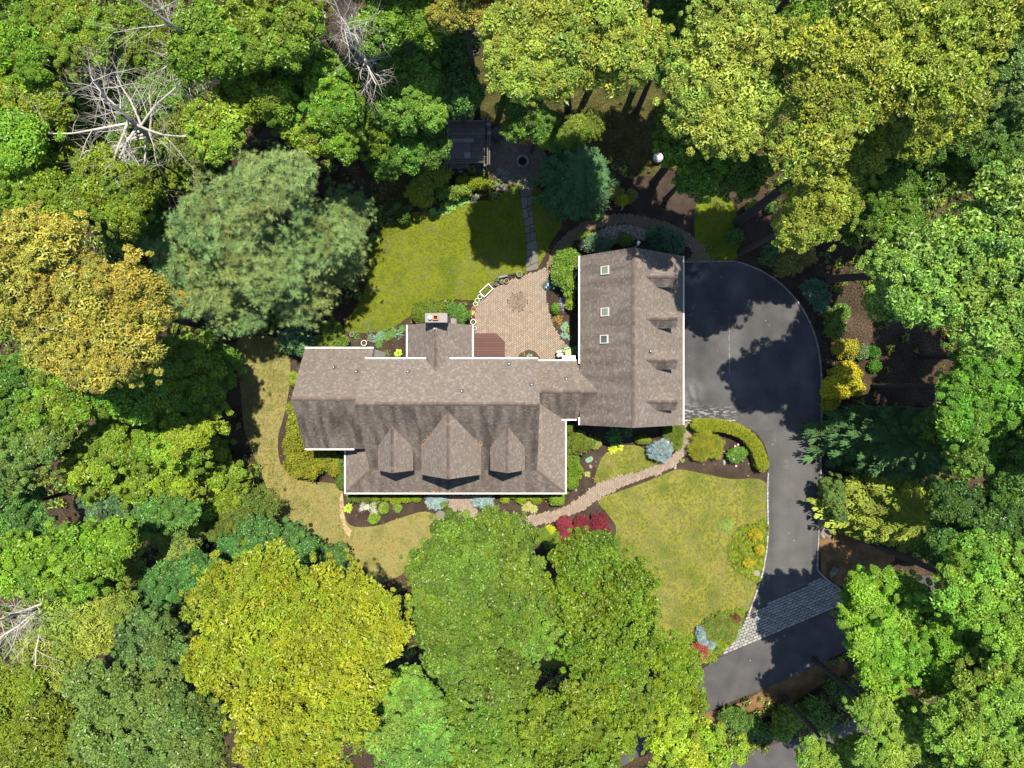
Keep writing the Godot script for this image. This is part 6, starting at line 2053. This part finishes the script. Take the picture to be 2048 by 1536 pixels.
func woods() -> void:
	# undergrowth between the trees
	var places := []
	var tints := []
	var f := FastNoiseLite.new()
	f.seed = 4
	f.frequency = 0.09
	var bare := [smooth(flat([1690, 610, 1790, 590, 1880, 660, 1900, 860, 1770, 870, 1730, 790, 1700, 700]), true, 3), flat([1640, 990, 1700, 1000, 1800, 1120, 1700, 1180, 1640, 1140]), flat([1390, 1420, 1700, 1310, 1700, 1350, 1400, 1460]), flat([150, 980, 320, 1000, 300, 1060, 100, 1060])]
	for i in 40000:
		var p := Vector2(rr(-46, 46), rr(-36, 36))
		var dens := f.get_noise_2d(p.x, p.y) * 1.2 + 0.6
		if rng.randf() > dens or inside(p, open_ground) or inside(p, lawns):
			continue
		if inside(p, bare) and rng.randf() < 0.93:
			continue
		var s := rr(0.16, 0.42)
		places.append(Transform3D(Basis(Vector3.UP, rng.randf() * TAU).scaled(Vector3.ONE * s), Vector3(p.x, s * rr(0.3, 1.8), p.y)))
		tints.append(Color(0.05, 0.095, 0.014).lerp(Color(0.11, 0.14, 0.012), rng.randf()) * rr(0.6, 1.3))
	tag(scatter("undergrowth", pick("shrub_leaf"), places, tints), "low leafy undergrowth on the woodland floor between the trees", "undergrowth")

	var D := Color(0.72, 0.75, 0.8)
	# upper left woods
	tree("maple_tree", "pale green sparse maple in the extreme top left corner", "maple", 13, [[40, 15, 45, 35], [70, 45, 25, 20]], Color(1.1, 1.0, 1.2))
	tree("maple_tree", "mid green maple above the dead tree near the top left", "maple", 14, [[140, 45, 60, 60], [175, 90, 55, 50], [120, 105, 40, 35]], Color(1.2, 1.0, 0.9))
	tree("maple_tree", "bright yellow green tree on the left edge near the top", "bright", 15, [[30, 95, 60, 48], [75, 125, 40, 36]])
	tree("maple_tree", "mid green tree on the left edge level with the dead tree", "maple", 14, [[35, 190, 60, 50], [90, 215, 50, 45], [40, 240, 50, 35]], Color(1.5, 1.15, 0.9))
	tree("maple_tree", "yellow green tree on the left edge below the dead tree's level", "bright", 15, [[40, 285, 58, 42], [25, 310, 40, 30]])
	tree("maple_tree", "green maple at the dead tree's lower left", "maple", 12, [[115, 315, 62, 50], [150, 340, 40, 36]], Color(1.2, 1.0, 1.0))
	tree("maple_tree", "fresh green maple above the golden oak on the left edge", "maple", 14, [[60, 375, 75, 50], [20, 400, 50, 40], [105, 405, 50, 36]], Color(1.25, 1.05, 1.0))
	tree("maple_tree", "fresh green maple between dead tree and golden oak", "maple", 14, [[215, 370, 65, 50], [270, 385, 52, 48], [180, 405, 50, 36], [250, 430, 50, 36]], Color(1.2, 1.0, 1.0))
	tree("maple_tree", "low green tree between the golden oak and the big pine", "deep", 10, [[300, 455, 46, 38], [250, 470, 38, 30]], Color(1.5, 1.3, 1.0))
	tree("maple_tree", "rounded green tree right of the dead tree's top", "maple", 12, [[275, 70, 62, 55], [250, 120, 48, 40], [310, 110, 46, 42]], Color(1.15, 1.0, 0.9))
	tree("maple_tree", "darker green tree right of the dead tree", "deep", 11, [[320, 175, 58, 48], [350, 215, 42, 36], [290, 215, 42, 36]], Color(1.4, 1.25, 1.0))
	tree("oak_tree", "yellow green oak at the top between two bare branch tangles", "bright", 16, [[420, 70, 70, 65], [460, 110, 55, 50], [395, 125, 50, 42]], Color(0.95, 0.9, 1.1))
	tree("oak_tree", "yellow green tree at the top right of the branch tangle", "bright", 16, [[540, 45, 68, 55], [600, 60, 56, 56], [570, 100, 56, 42], [510, 100, 40, 40]], Color(0.95, 0.85, 1.0))
	tree("maple_tree", "bright green crown directly above the big grey green pine's left top", "lime", 14, [[425, 250, 46, 44], [450, 285, 40, 36]], Color(1.05, 0.95, 0.6))
	tree("maple_tree", "mid green tree above the big pine's middle", "maple", 13, [[500, 180, 56, 46], [545, 205, 50, 42], [480, 220, 42, 36]], Color(1.25, 1.05, 1.0))
	tree("maple_tree", "dark green tree between top oaks and the big pine's right side", "deep", 12, [[590, 160, 50, 42], [630, 140, 40, 40], [570, 230, 40, 34]], Color(1.5, 1.3, 1.0))
	tree("maple_tree", "bright green tree right of the pine's top", "bright", 13, [[665, 185, 46, 48], [650, 230, 42, 36], [690, 220, 36, 36]], Color(0.85, 0.95, 1.1))
	tree("maple_tree", "mid green tree overhanging the big pine's upper right", "maple", 12, [[625, 270, 50, 34], [680, 285, 40, 36]], Color(1.2, 1.05, 1.0))
	tree("pine_tree", "small pale feathery pine between dead tree and big pine", "feather", 11, [[378, 235, 36, 36], [345, 275, 34, 40], [385, 300, 36, 36]], Color(0.75, 0.75, 1.1))
	tree("pine_tree", "big grey green pine left of the back lawn", "pine", 14, [[560, 370, 110, 95, 14], [440, 430, 115, 95, 13], [630, 470, 100, 95, 10.5], [520, 520, 125, 105, 11], [420, 570, 85, 75, 9], [600, 590, 80, 70, 7], [380, 510, 70, 70, 10], [490, 630, 70, 45, 6.5], [700, 430, 48, 60, 6.5], [690, 520, 50, 60, 5.5]])
	tree("oak_tree", "golden brown oak on the left, largest of the golden crowns", "gold", 18, [[110, 500, 100, 68], [60, 600, 90, 80], [190, 590, 95, 75], [290, 580, 85, 75], [160, 680, 95, 65], [270, 690, 80, 60], [50, 480, 70, 45], [180, 740, 50, 36]])
	tree("maple_tree", "small shaded tree under the dead tree's left branches", "maple", 9, [[165, 200, 60, 50], [200, 250, 56, 50], [140, 250, 50, 40]], Color(1.1, 1.0, 1.0))
	tree("maple_tree", "small green tree under the dead tree's right branches", "bright", 9, [[250, 290, 60, 46], [310, 300, 56, 46], [260, 240, 50, 40]], Color(0.8, 0.85, 1.0))
	tree("maple_tree", "low green tree filling the gap above the big pine's left shoulder", "maple", 9, [[390, 330, 46, 40], [330, 360, 46, 40], [420, 320, 36, 30]], Color(1.2, 1.0, 1.0))
	# left middle
	tree("maple_tree", "dark green tree on the left edge under the golden oak", "deep", 13, [[40, 765, 56, 60], [75, 720, 40, 36], [20, 830, 40, 40]], Color(1.4, 1.3, 1.0))
	tree("maple_tree", "fresh green tree below the golden oak's left half", "maple", 13, [[115, 770, 48, 46], [140, 815, 46, 40], [85, 825, 36, 36]], Color(1.1, 1.0, 1.0))
	tree("maple_tree", "green tree under the golden oak's right tip", "maple", 12, [[270, 790, 58, 46], [215, 800, 40, 40], [320, 770, 46, 40]], Color(0.9, 0.95, 1.0))
	tree("maple_tree", "green maple between big pine and the lawn strip", "maple", 8, [[400, 735, 62, 60, 7], [440, 745, 42, 50, 4.5], [385, 790, 62, 46, 7], [350, 720, 50, 46]], Color(0.95, 0.95, 1.2))
	tree("maple_tree", "large domed green tree left of the house's lawn strip", "maple", 10, [[280, 890, 105, 70], [380, 890, 95, 70, 8.5], [205, 940, 85, 70], [440, 950, 72, 75, 5], [330, 970, 110, 70, 9], [420, 1000, 72, 50, 5], [260, 1000, 70, 46, 8]], Color(1.3, 1.1, 1.0))
	tree("maple_tree", "pale leaved tree on the left edge beside the domed tree", "greygreen", 13, [[45, 900, 56, 44], [95, 880, 36, 40], [40, 950, 36, 30]], Color(1.2, 1.1, 1.0))
	tree("maple_tree", "dark blue green tree on the left edge below the pale one", "deep", 11, [[20, 985, 48, 55], [50, 1040, 40, 40]], Color(0.9, 1.1, 1.4))
	tree("holly_tree", "blue green tree under the domed tree's lower left", "greygreen", 9, [[230, 1020, 60, 30], [195, 1000, 30, 26]], Color(0.8, 0.9, 1.8))
	tree("holly_tree", "dark green tree just below the domed tree", "deep", 9, [[320, 1030, 52, 34], [370, 1025, 30, 26]], Color(1.2, 1.2, 1.4))
	tree("cedar_tree", "olive green cedar at the lawn strip's lower left", "feather", 5, [[505, 1010, 48, 42, 4], [470, 1040, 46, 26], [440, 1055, 36, 22]], Color(0.42, 0.48, 0.5))
	# lower left
	tree("maple_tree", "bright green tree at left under the blue green tree", "bright", 14, [[200, 1095, 75, 62], [110, 1120, 76, 56], [240, 1080, 40, 46], [150, 1150, 66, 40]], Color(0.85, 0.95, 1.0))
	tree("maple_tree", "bright green tree on the left edge above the fallen grey trunk", "bright", 14, [[35, 1120, 55, 50], [70, 1150, 46, 36]], Color(0.85, 0.95, 1.0))
	tree("locust_tree", "small pale feathery locust over bare brown ground", "feather", 9, [[355, 1105, 46, 34], [330, 1075, 26, 22], [390, 1120, 26, 26]], Color(0.75, 0.8, 1.1))
	tree("holly_tree", "dark holly at the lower left corner of the lawn strip", "deep", 5, [[520, 1070, 66, 38], [585, 1085, 54, 40, 4], [470, 1100, 54, 34], [605, 1105, 34, 30, 3.5]], Color(0.85, 0.95, 1.5))
	tree("holly_tree", "small dark holly alone on the lawn strip's lower edge", "deep", 3.2, [[672, 1116, 30, 28]], Color(0.95, 1.0, 1.5))
	tree("locust_tree", "pale feathery locust with white branches below the brown ground", "feather", 11, [[235, 1155, 46, 40], [215, 1185, 30, 26]], Color(0.8, 0.85, 1.2))
	tree("locust_tree", "yellow feathery locust right of the bare grey branches", "feather", 13, [[150, 1230, 66, 44], [90, 1300, 56, 50], [140, 1320, 56, 46], [200, 1250, 50, 50], [230, 1220, 40, 36]])
	tree("holly_tree", "dark blue green tree left of the big yellow oak's top", "deep", 11, [[345, 1165, 56, 36], [310, 1200, 40, 36], [400, 1140, 44, 30]], Color(0.95, 1.05, 1.5))
	tree("maple_tree", "dark green maple between yellow locust and yellow oak", "greygreen", 13, [[300, 1260, 56, 46], [330, 1300, 56, 46], [280, 1310, 46, 36]], Color(0.85, 0.85, 1.0))
	tree("maple_tree", "broad grey green tree at the bottom left of the yellow oak", "greygreen", 15, [[225, 1390, 72, 62], [310, 1390, 76, 62], [370, 1440, 62, 62], [220, 1470, 66, 56], [300, 1490, 82, 56], [400, 1500, 66, 46]], Color(1.15, 1.05, 1.0))
	tree("oak_tree", "big yellow green oak at the lower left of centre", "yellow", 17, [[470, 1215, 86, 72], [560, 1190, 90, 80], [660, 1220, 90, 80], [750, 1240, 70, 80], [460, 1320, 80, 70], [570, 1310, 100, 80], [680, 1330, 90, 70], [540, 1410, 90, 70], [640, 1420, 90, 70], [590, 1500, 100, 60], [700, 1410, 60, 60], [520, 1150, 60, 40]])
	tree("oak_tree", "olive green oak in the bottom left corner area", "yellow", 14, [[110, 1440, 76, 60], [60, 1510, 70, 50], [140, 1510, 60, 46]], Color(0.62, 0.72, 1.2))
	tree("oak_tree", "yellow olive oak on the left edge above the bottom corner", "yellow", 14, [[25, 1390, 50, 50], [70, 1370, 36, 36], [15, 1450, 40, 40]], Color(0.75, 0.85, 1.2))
	# bottom centre
	tree("maple_tree", "green maple with reddish tips below the front door path", "redtip", 14, [[950, 1075, 86, 50], [1020, 1100, 76, 56], [880, 1130, 76, 50], [960, 1160, 100, 62], [1040, 1180, 72, 66], [890, 1220, 82, 62], [980, 1250, 100, 66], [1060, 1260, 60, 62], [910, 1300, 70, 56], [1000, 1330, 90, 56]])
	tree("pear_tree", "dark tree speckled with pale leaves left of the front lawn", "speckled", 14, [[1165, 1120, 60, 48], [1235, 1150, 66, 62], [1160, 1200, 66, 62], [1240, 1230, 70, 66], [1180, 1280, 76, 62], [1250, 1310, 60, 60], [1190, 1100, 40, 30]])
	tree("pear_tree", "speckled tree in the bottom middle below the dark speckled one", "speckled", 13, [[1180, 1385, 90, 56], [1110, 1440, 76, 56], [1210, 1450, 80, 56], [1150, 1510, 90, 50], [1260, 1400, 50, 50]], Color(1.25, 1.15, 1.2))
	tree("maple_tree", "clean bright green dome at the bottom left of centre", "lime", 13, [[800, 1390, 62, 46], [850, 1400, 46, 46], [790, 1450, 62, 56], [860, 1460, 50, 56], [810, 1510, 66, 46]], Color(0.7, 0.8, 0.9))
	tree("oak_tree", "olive tree below the red tipped maple", "redtip", 12, [[960, 1400, 80, 56], [1020, 1420, 60, 56], [920, 1440, 56, 56], [980, 1480, 76, 50]], Color(1.05, 1.1, 0.9))
	tree("maple_tree", "yellow green tree on the bottom edge right of the bright dome", "bright", 12, [[960, 1520, 70, 36], [1040, 1525, 60, 36]], Color(0.9, 0.9, 1.3))
	tree("oak_tree", "small yellow green tree left of the lower road", "speckled", 10, [[1350, 1310, 46, 40], [1365, 1350, 42, 40], [1335, 1385, 46, 50], [1380, 1400, 32, 36]], Color(1.35, 1.25, 1.0))
	tree("maple_tree", "bright green tree on the bottom edge left of the corner road", "maple", 11, [[1360, 1480, 66, 46], [1420, 1490, 62, 46], [1390, 1525, 76, 36], [1340, 1440, 40, 30]], Color(1.7, 1.35, 1.0))
	# right side
	tree("maple_tree", "big bright maple overhanging the cobbled apron", "bright", 11.5, [[1735, 1190, 62, 50], [1720, 1250, 60, 50], [1800, 1210, 72, 62], [1790, 1290, 82, 66], [1870, 1260, 72, 66], [1860, 1340, 80, 60], [1760, 1340, 50, 40], [1930, 1310, 60, 60]], Color(0.85, 1.0, 1.0), "", [1720, 1240])
	tree("maple_tree", "bright maple on the right edge above the apron maple", "bright", 15, [[1960, 1130, 66, 62], [2010, 1180, 60, 66], [1930, 1190, 56, 50], [2020, 1270, 56, 60]], Color(0.9, 1.0, 1.4))
	tree("maple_tree", "bright maple in the lower right corner", "lime", 15, [[1960, 1390, 82, 60], [2000, 1460, 76, 62], [1910, 1440, 62, 56], [2020, 1360, 50, 50], [1960, 1520, 80, 40]], Color(0.95, 0.95, 0.8))
	tree("maple_tree", "pale green maple on the bottom edge near the right corner", "lime", 12, [[1800, 1450, 62, 50], [1850, 1490, 76, 50], [1780, 1510, 66, 36], [1740, 1420, 40, 36]], Color(0.95, 0.9, 0.8))
	tree("maple_tree", "small bright tree on the bottom edge beside the corner road", "lime", 9, [[1700, 1500, 56, 36], [1640, 1520, 40, 26]], Color(0.9, 0.9, 0.8))
	conifer("hemlock_tree", "light green hemlock spreading beside the driveway's lower half", 1782, 1022, 138, 7.5, "hemlock_bough", Color(0.165, 0.215, 0.030), 1.7)
	conifer("spruce_tree", "dark spruce right of the driveway above the light hemlock", 1775, 885, 140, 9.5, "spruce_bough", Color(0.038, 0.085, 0.026), 1.3)
	conifer("spruce_tree", "second dark spruce to the right of the first by the driveway", 1850, 890, 110, 10.5, "spruce_bough", Color(0.040, 0.09, 0.028), 1.3)
	tree("holly_tree", "small pale green tree between hemlock and driveway kerb", "greygreen", 3, [[1664, 985, 16, 34], [1676, 1020, 16, 24]], Color(1.0, 1.0, 1.0))
	tree("maple_tree", "big leaved bright green tree on the right edge above middle", "bigleaf", 18, [[1990, 400, 62, 76], [1930, 480, 80, 62], [1860, 520, 76, 56], [2000, 520, 76, 76], [1930, 590, 90, 62], [1830, 590, 66, 50], [1775, 600, 40, 36, 15], [2010, 640, 62, 56], [1960, 670, 62, 40], [1780, 540, 56, 46]], Color(1, 1, 1), "", [1640, 560])
	tree("maple_tree", "green tree on the right edge below the big leaved tree", "bright", 13, [[1945, 760, 62, 60], [2000, 790, 60, 66], [1930, 830, 56, 46], [1990, 720, 50, 40]], Color(0.6, 0.8, 1.0))
	tree("maple_tree", "deep green tree on the right edge beside the dark spruces", "maple", 11, [[1990, 880, 66, 56], [1930, 900, 46, 46], [2020, 950, 50, 56]], Color(0.7, 0.8, 1.2))
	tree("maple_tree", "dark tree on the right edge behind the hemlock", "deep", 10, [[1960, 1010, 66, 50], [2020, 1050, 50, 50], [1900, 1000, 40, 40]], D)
	tree("maple_tree", "shaded green tree between yellow oak and big leaved tree", "maple", 10, [[1830, 350, 76, 50], [1760, 390, 66, 50], [1900, 330, 66, 50], [1790, 440, 66, 50], [1720, 430, 50, 46]], Color(0.75, 0.8, 1.2))
	tree("maple_tree", "shaded green tree on the right edge under the yellow oak", "deep", 12, [[1980, 260, 70, 62], [2020, 320, 50, 50], [1930, 290, 50, 46]], Color(1.3, 1.2, 1.2))
	tree("maple_tree", "grey green tree in the upper right on the frame's edge", "greygreen", 14, [[2020, 180, 50, 60], [2030, 90, 40, 40]], Color(1.3, 1.2, 1.4))
	# upper right
	tree("oak_tree", "pale speckled oak at the top right of the clearing", "oak", 18, [[1460, 50, 90, 66], [1420, 110, 90, 66], [1510, 110, 76, 72], [1440, 180, 92, 62], [1380, 190, 56, 46], [1500, 200, 62, 56], [1400, 240, 66, 50], [1470, 260, 50, 46]], Color(1.0, 1.08, 1.5))
	tree("maple_tree", "deep green tree skirting the clearing's right side", "maple", 11, [[1375, 285, 56, 50], [1430, 310, 66, 60], [1400, 360, 56, 40], [1470, 350, 46, 46], [1350, 240, 40, 40]], Color(0.85, 0.85, 1.0))
	tree("oak_tree", "largest yellow green oak in the upper right", "oak", 20, [[1720, 50, 100, 66], [1820, 60, 92, 76], [1900, 90, 82, 72], [1640, 130, 80, 62], [1720, 170, 100, 72], [1820, 180, 100, 72], [1900, 200, 66, 62], [1650, 230, 86, 62], [1760, 260, 90, 60, 14.5], [1620, 300, 70, 50], [1690, 325, 70, 46, 14], [1840, 260, 56, 46, 14], [1960, 60, 66, 60], [2010, 30, 60, 50]], Color(0.92, 0.96, 1.0), "", [1475, 445])
	tree("oak_tree", "lower separate yellow crown below the largest oak", "oak", 14, [[1620, 425, 66, 52], [1590, 460, 46, 46], [1660, 400, 52, 46], [1680, 375, 40, 36]], Color(0.88, 0.95, 1.0))
	tree("maple_tree", "green tree between the two upper right oaks at the top", "maple", 14, [[1620, 40, 56, 46], [1590, 70, 40, 40]], Color(0.9, 1.0, 1.0))
	tree("maple_tree", "dark green tree at the top edge left of the pale speckled oak", "deep", 12, [[1360, 60, 50, 56], [1340, 130, 36, 46], [1330, 20, 40, 30]], Color(1.2, 1.2, 1.2))
	# top centre
	tree("oak_tree", "yellow oak at the top centre with its bare trunk showing", "oak", 18, [[1022, 60, 66, 56], [1005, 125, 48, 56], [1110, 50, 80, 56], [1200, 50, 82, 60], [1260, 80, 56, 56], [1060, 110, 76, 56], [1150, 120, 92, 56], [1230, 130, 66, 50], [1050, 165, 52, 34], [1120, 160, 50, 34]], Color(0.95, 1.0, 1.2), "", [1137, 256])
	tree("oak_tree", "small tan yellow oak at the top left of the centre oak", "gold", 15, [[930, 20, 50, 32], [900, 40, 36, 26], [960, 35, 30, 24]], Color(0.9, 0.95, 1.0))
	tree("maple_tree", "yellow green tree on the top edge left of centre", "bright", 14, [[800, 30, 60, 40], [850, 50, 46, 40], [760, 55, 50, 42]], Color(0.85, 0.9, 1.1))
	tree("maple_tree", "bright green tree above and left of the pergola", "lime", 9.5, [[830, 110, 56, 46], [800, 170, 66, 46], [840, 180, 46, 46], [790, 220, 56, 40], [866, 232, 28, 28], [845, 222, 40, 36]], Color(0.75, 0.85, 0.8))
	tree("maple_tree", "yellow green tree left of the bright tree near the pergola", "bright", 8.5, [[725, 150, 50, 50], [740, 210, 50, 46], [710, 260, 46, 46], [760, 270, 40, 40], [730, 100, 40, 40]], Color(0.95, 0.85, 1.0))
	tree("maple_tree", "dark green tree overhanging the pergola's upper side", "deep", 9, [[915, 110, 40, 52], [925, 175, 40, 46], [925, 208, 34, 24], [888, 200, 34, 30]], Color(1.0, 1.0, 1.2))
	tree("maple_tree", "shaded low tree left of the pergola", "deep", 7, [[820, 300, 46, 40], [860, 300, 30, 34], [780, 320, 36, 32], [850, 265, 32, 28]], Color(1.2, 1.15, 1.0))
	tree("dogwood_tree", "small green tree between fire pit and the oak's trunk", "maple", 5.5, [[1050, 235, 46, 34], [1085, 255, 40, 34], [1105, 285, 26, 26], [1030, 255, 26, 24]], Color(0.75, 0.85, 1.4))
	tree("cypress_tree", "small yellow green tree above the dark spruce near the fire pit", "feather", 6, [[1160, 258, 32, 28], [1185, 250, 26, 26], [1140, 275, 24, 22]], Color(0.75, 0.8, 0.7))
	conifer("spruce_tree", "dark spruce right of the fire pit terrace", 1155, 350, 88, 8, "spruce_bough", Color(0.040, 0.095, 0.036), 1.6)

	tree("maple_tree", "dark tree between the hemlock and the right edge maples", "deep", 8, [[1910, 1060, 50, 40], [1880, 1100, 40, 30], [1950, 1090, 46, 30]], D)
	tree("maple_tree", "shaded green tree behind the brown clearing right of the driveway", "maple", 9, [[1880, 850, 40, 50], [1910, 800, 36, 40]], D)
	# the wood goes on above the picture's top edge
	for p in [[1010, -110], [1130, -150], [1260, -130], [1390, -140], [1520, -150], [870, -120], [720, -130], [560, -140], [1660, -150], [400, -130]]:
		tree("oak_tree", "tall oak standing beyond the top edge of the view", "oak", 17, [[p[0], p[1], 80, 62], [p[0] + 50, p[1] + 40, 60, 50], [p[0] - 55, p[1] + 30, 60, 50]], Color(0.9, 1, 1), "oaks beyond the top edge")

	for p in [[2155, 420], [2165, 560], [2150, 690], [2150, 830]]:
		tree("maple_tree", "tall maple standing beyond the right edge of the view", "maple", 15, [[p[0], p[1], 72, 66], [p[0] - 30, p[1] + 50, 56, 50], [p[0] + 40, p[1] - 40, 56, 50]], Color(1, 1, 1), "maples beyond the right edge")

	# bare trees
	dead_tree("tall bare grey dead tree with a fan of pale branches at upper left", [420, 372], [190, 180], 17.5, 3, 4.2)
	dead_tree("bare dead branches at the top edge above the big pine", [520, 210], [330, 30], 18, 3, 2.4)
	dead_tree("bare dead tree at the top edge left of the bright trees", [790, 230], [686, 35], 17, 3, 2.4)
	dead_tree("bare grey leaning tree with forked branches on the left edge", [260, 1130], [15, 1245], 15, 3, 3.4)
	for p in [[100, 60, 20, 5, "grey bare leaning trunk in the extreme top left"], [115, 88, 60, 40, "second thinner bare trunk below the top left trunk"], [170, 125, 128, 95, "short grey fallen trunk right of the top left trunks"]]:
		var a := at(p[0] + 60, p[1] + 45)
		var q := at(p[2], p[3], 9.0) - a
		var m := MB.new()
		m.tube(Vector3(0, -0.1, 0), q * 0.5, 0.16, 0.13, 8, Color(0.17, 0.145, 0.12))
		m.tube(q * 0.5, q, 0.13, 0.08, 8, Color(0.22, 0.19, 0.16))
		var o := obj("bare_trunk", m, vc_mat("dead_bark", 0.9, 0.35, 0.4))
		o.position = a
		tag(o, p[4], "tree trunk")

# petals and leaves lying about
func litter() -> void:
	var m := MB.new()
	m.tri(Vector3(-0.03, 0.0, 0), Vector3(0, 0.012, 0.02), Vector3(0.035, 0.004, 0))
	m.tri(Vector3(-0.03, 0.0, 0), Vector3(0.035, 0.004, 0), Vector3(0, 0.01, -0.02))
	var me := m.mesh(vc_mat("dry_leaf", 0.8))
	var places := []
	var tints := []
	for i in 2600:
		var p := at(rr(560, 1690), rr(520, 1340))
		var on_road := i % 9 == 0
		if inside(Vector2(p.x, p.z), lawns):
			continue
		p.y = 0.052 if inside(Vector2(p.x, p.z), open_ground.slice(1)) else 0.022
		if p.y > 0.05 and not on_road:
			continue
		places.append(Transform3D(Basis.from_euler(Vector3(rr(-0.3, 0.3), rng.randf() * TAU, rr(-0.3, 0.3))).scaled(Vector3.ONE * rr(0.6, 1.5)), p))
		tints.append(Color(0.36, 0.26, 0.10).lerp(Color(0.16, 0.09, 0.05), rng.randf()) * rr(0.6, 1.2))
	tag(scatter("fallen_leaves", me, places, tints), "small tan fallen leaves and petals on the mulch, path and driveway", "fallen leaves")
	# debris caught in the roof's valleys
	places = []
	tints = []
	for s in [[-10.9, 3.95, -9.75, 4.25, 40], [-5.9, 4.0, -5.2, 3.2, 40], [-2.0, 4.1, -2.5, 3.6, 24], [-7.0, 7.5, -4.0, 7.55, 50], [-9.6, 7.5, -8.0, 7.55, 14]]:
		for i in s[4]:
			var t := rng.randf()
			var x := lerpf(s[0], s[2], t) + rr(-0.12, 0.12)
			var z := lerpf(s[1], s[3], t) + rr(-0.1, 0.1)
			var y := 8.2 - (z - 1.24) * 0.9375 + 0.07 if z < 5.8 else 2.8
			if x < -9.7 and z < 5.0:
				y = 2.7 + (x + 11.63) * 0.605 + 0.07
			places.append(Transform3D(Basis.from_euler(Vector3(rr(-0.3, 0.3), rng.randf() * TAU, rr(-0.3, 0.3))).scaled(Vector3.ONE * rr(0.7, 1.6)), Vector3(x, y, z)))
			tints.append(Color(0.22, 0.12, 0.04) * rr(0.6, 1.3))
	tag(scatter("fallen_leaves", me, places, tints), "rusty leaf debris caught in the roof valleys and gutter", "fallen leaves")
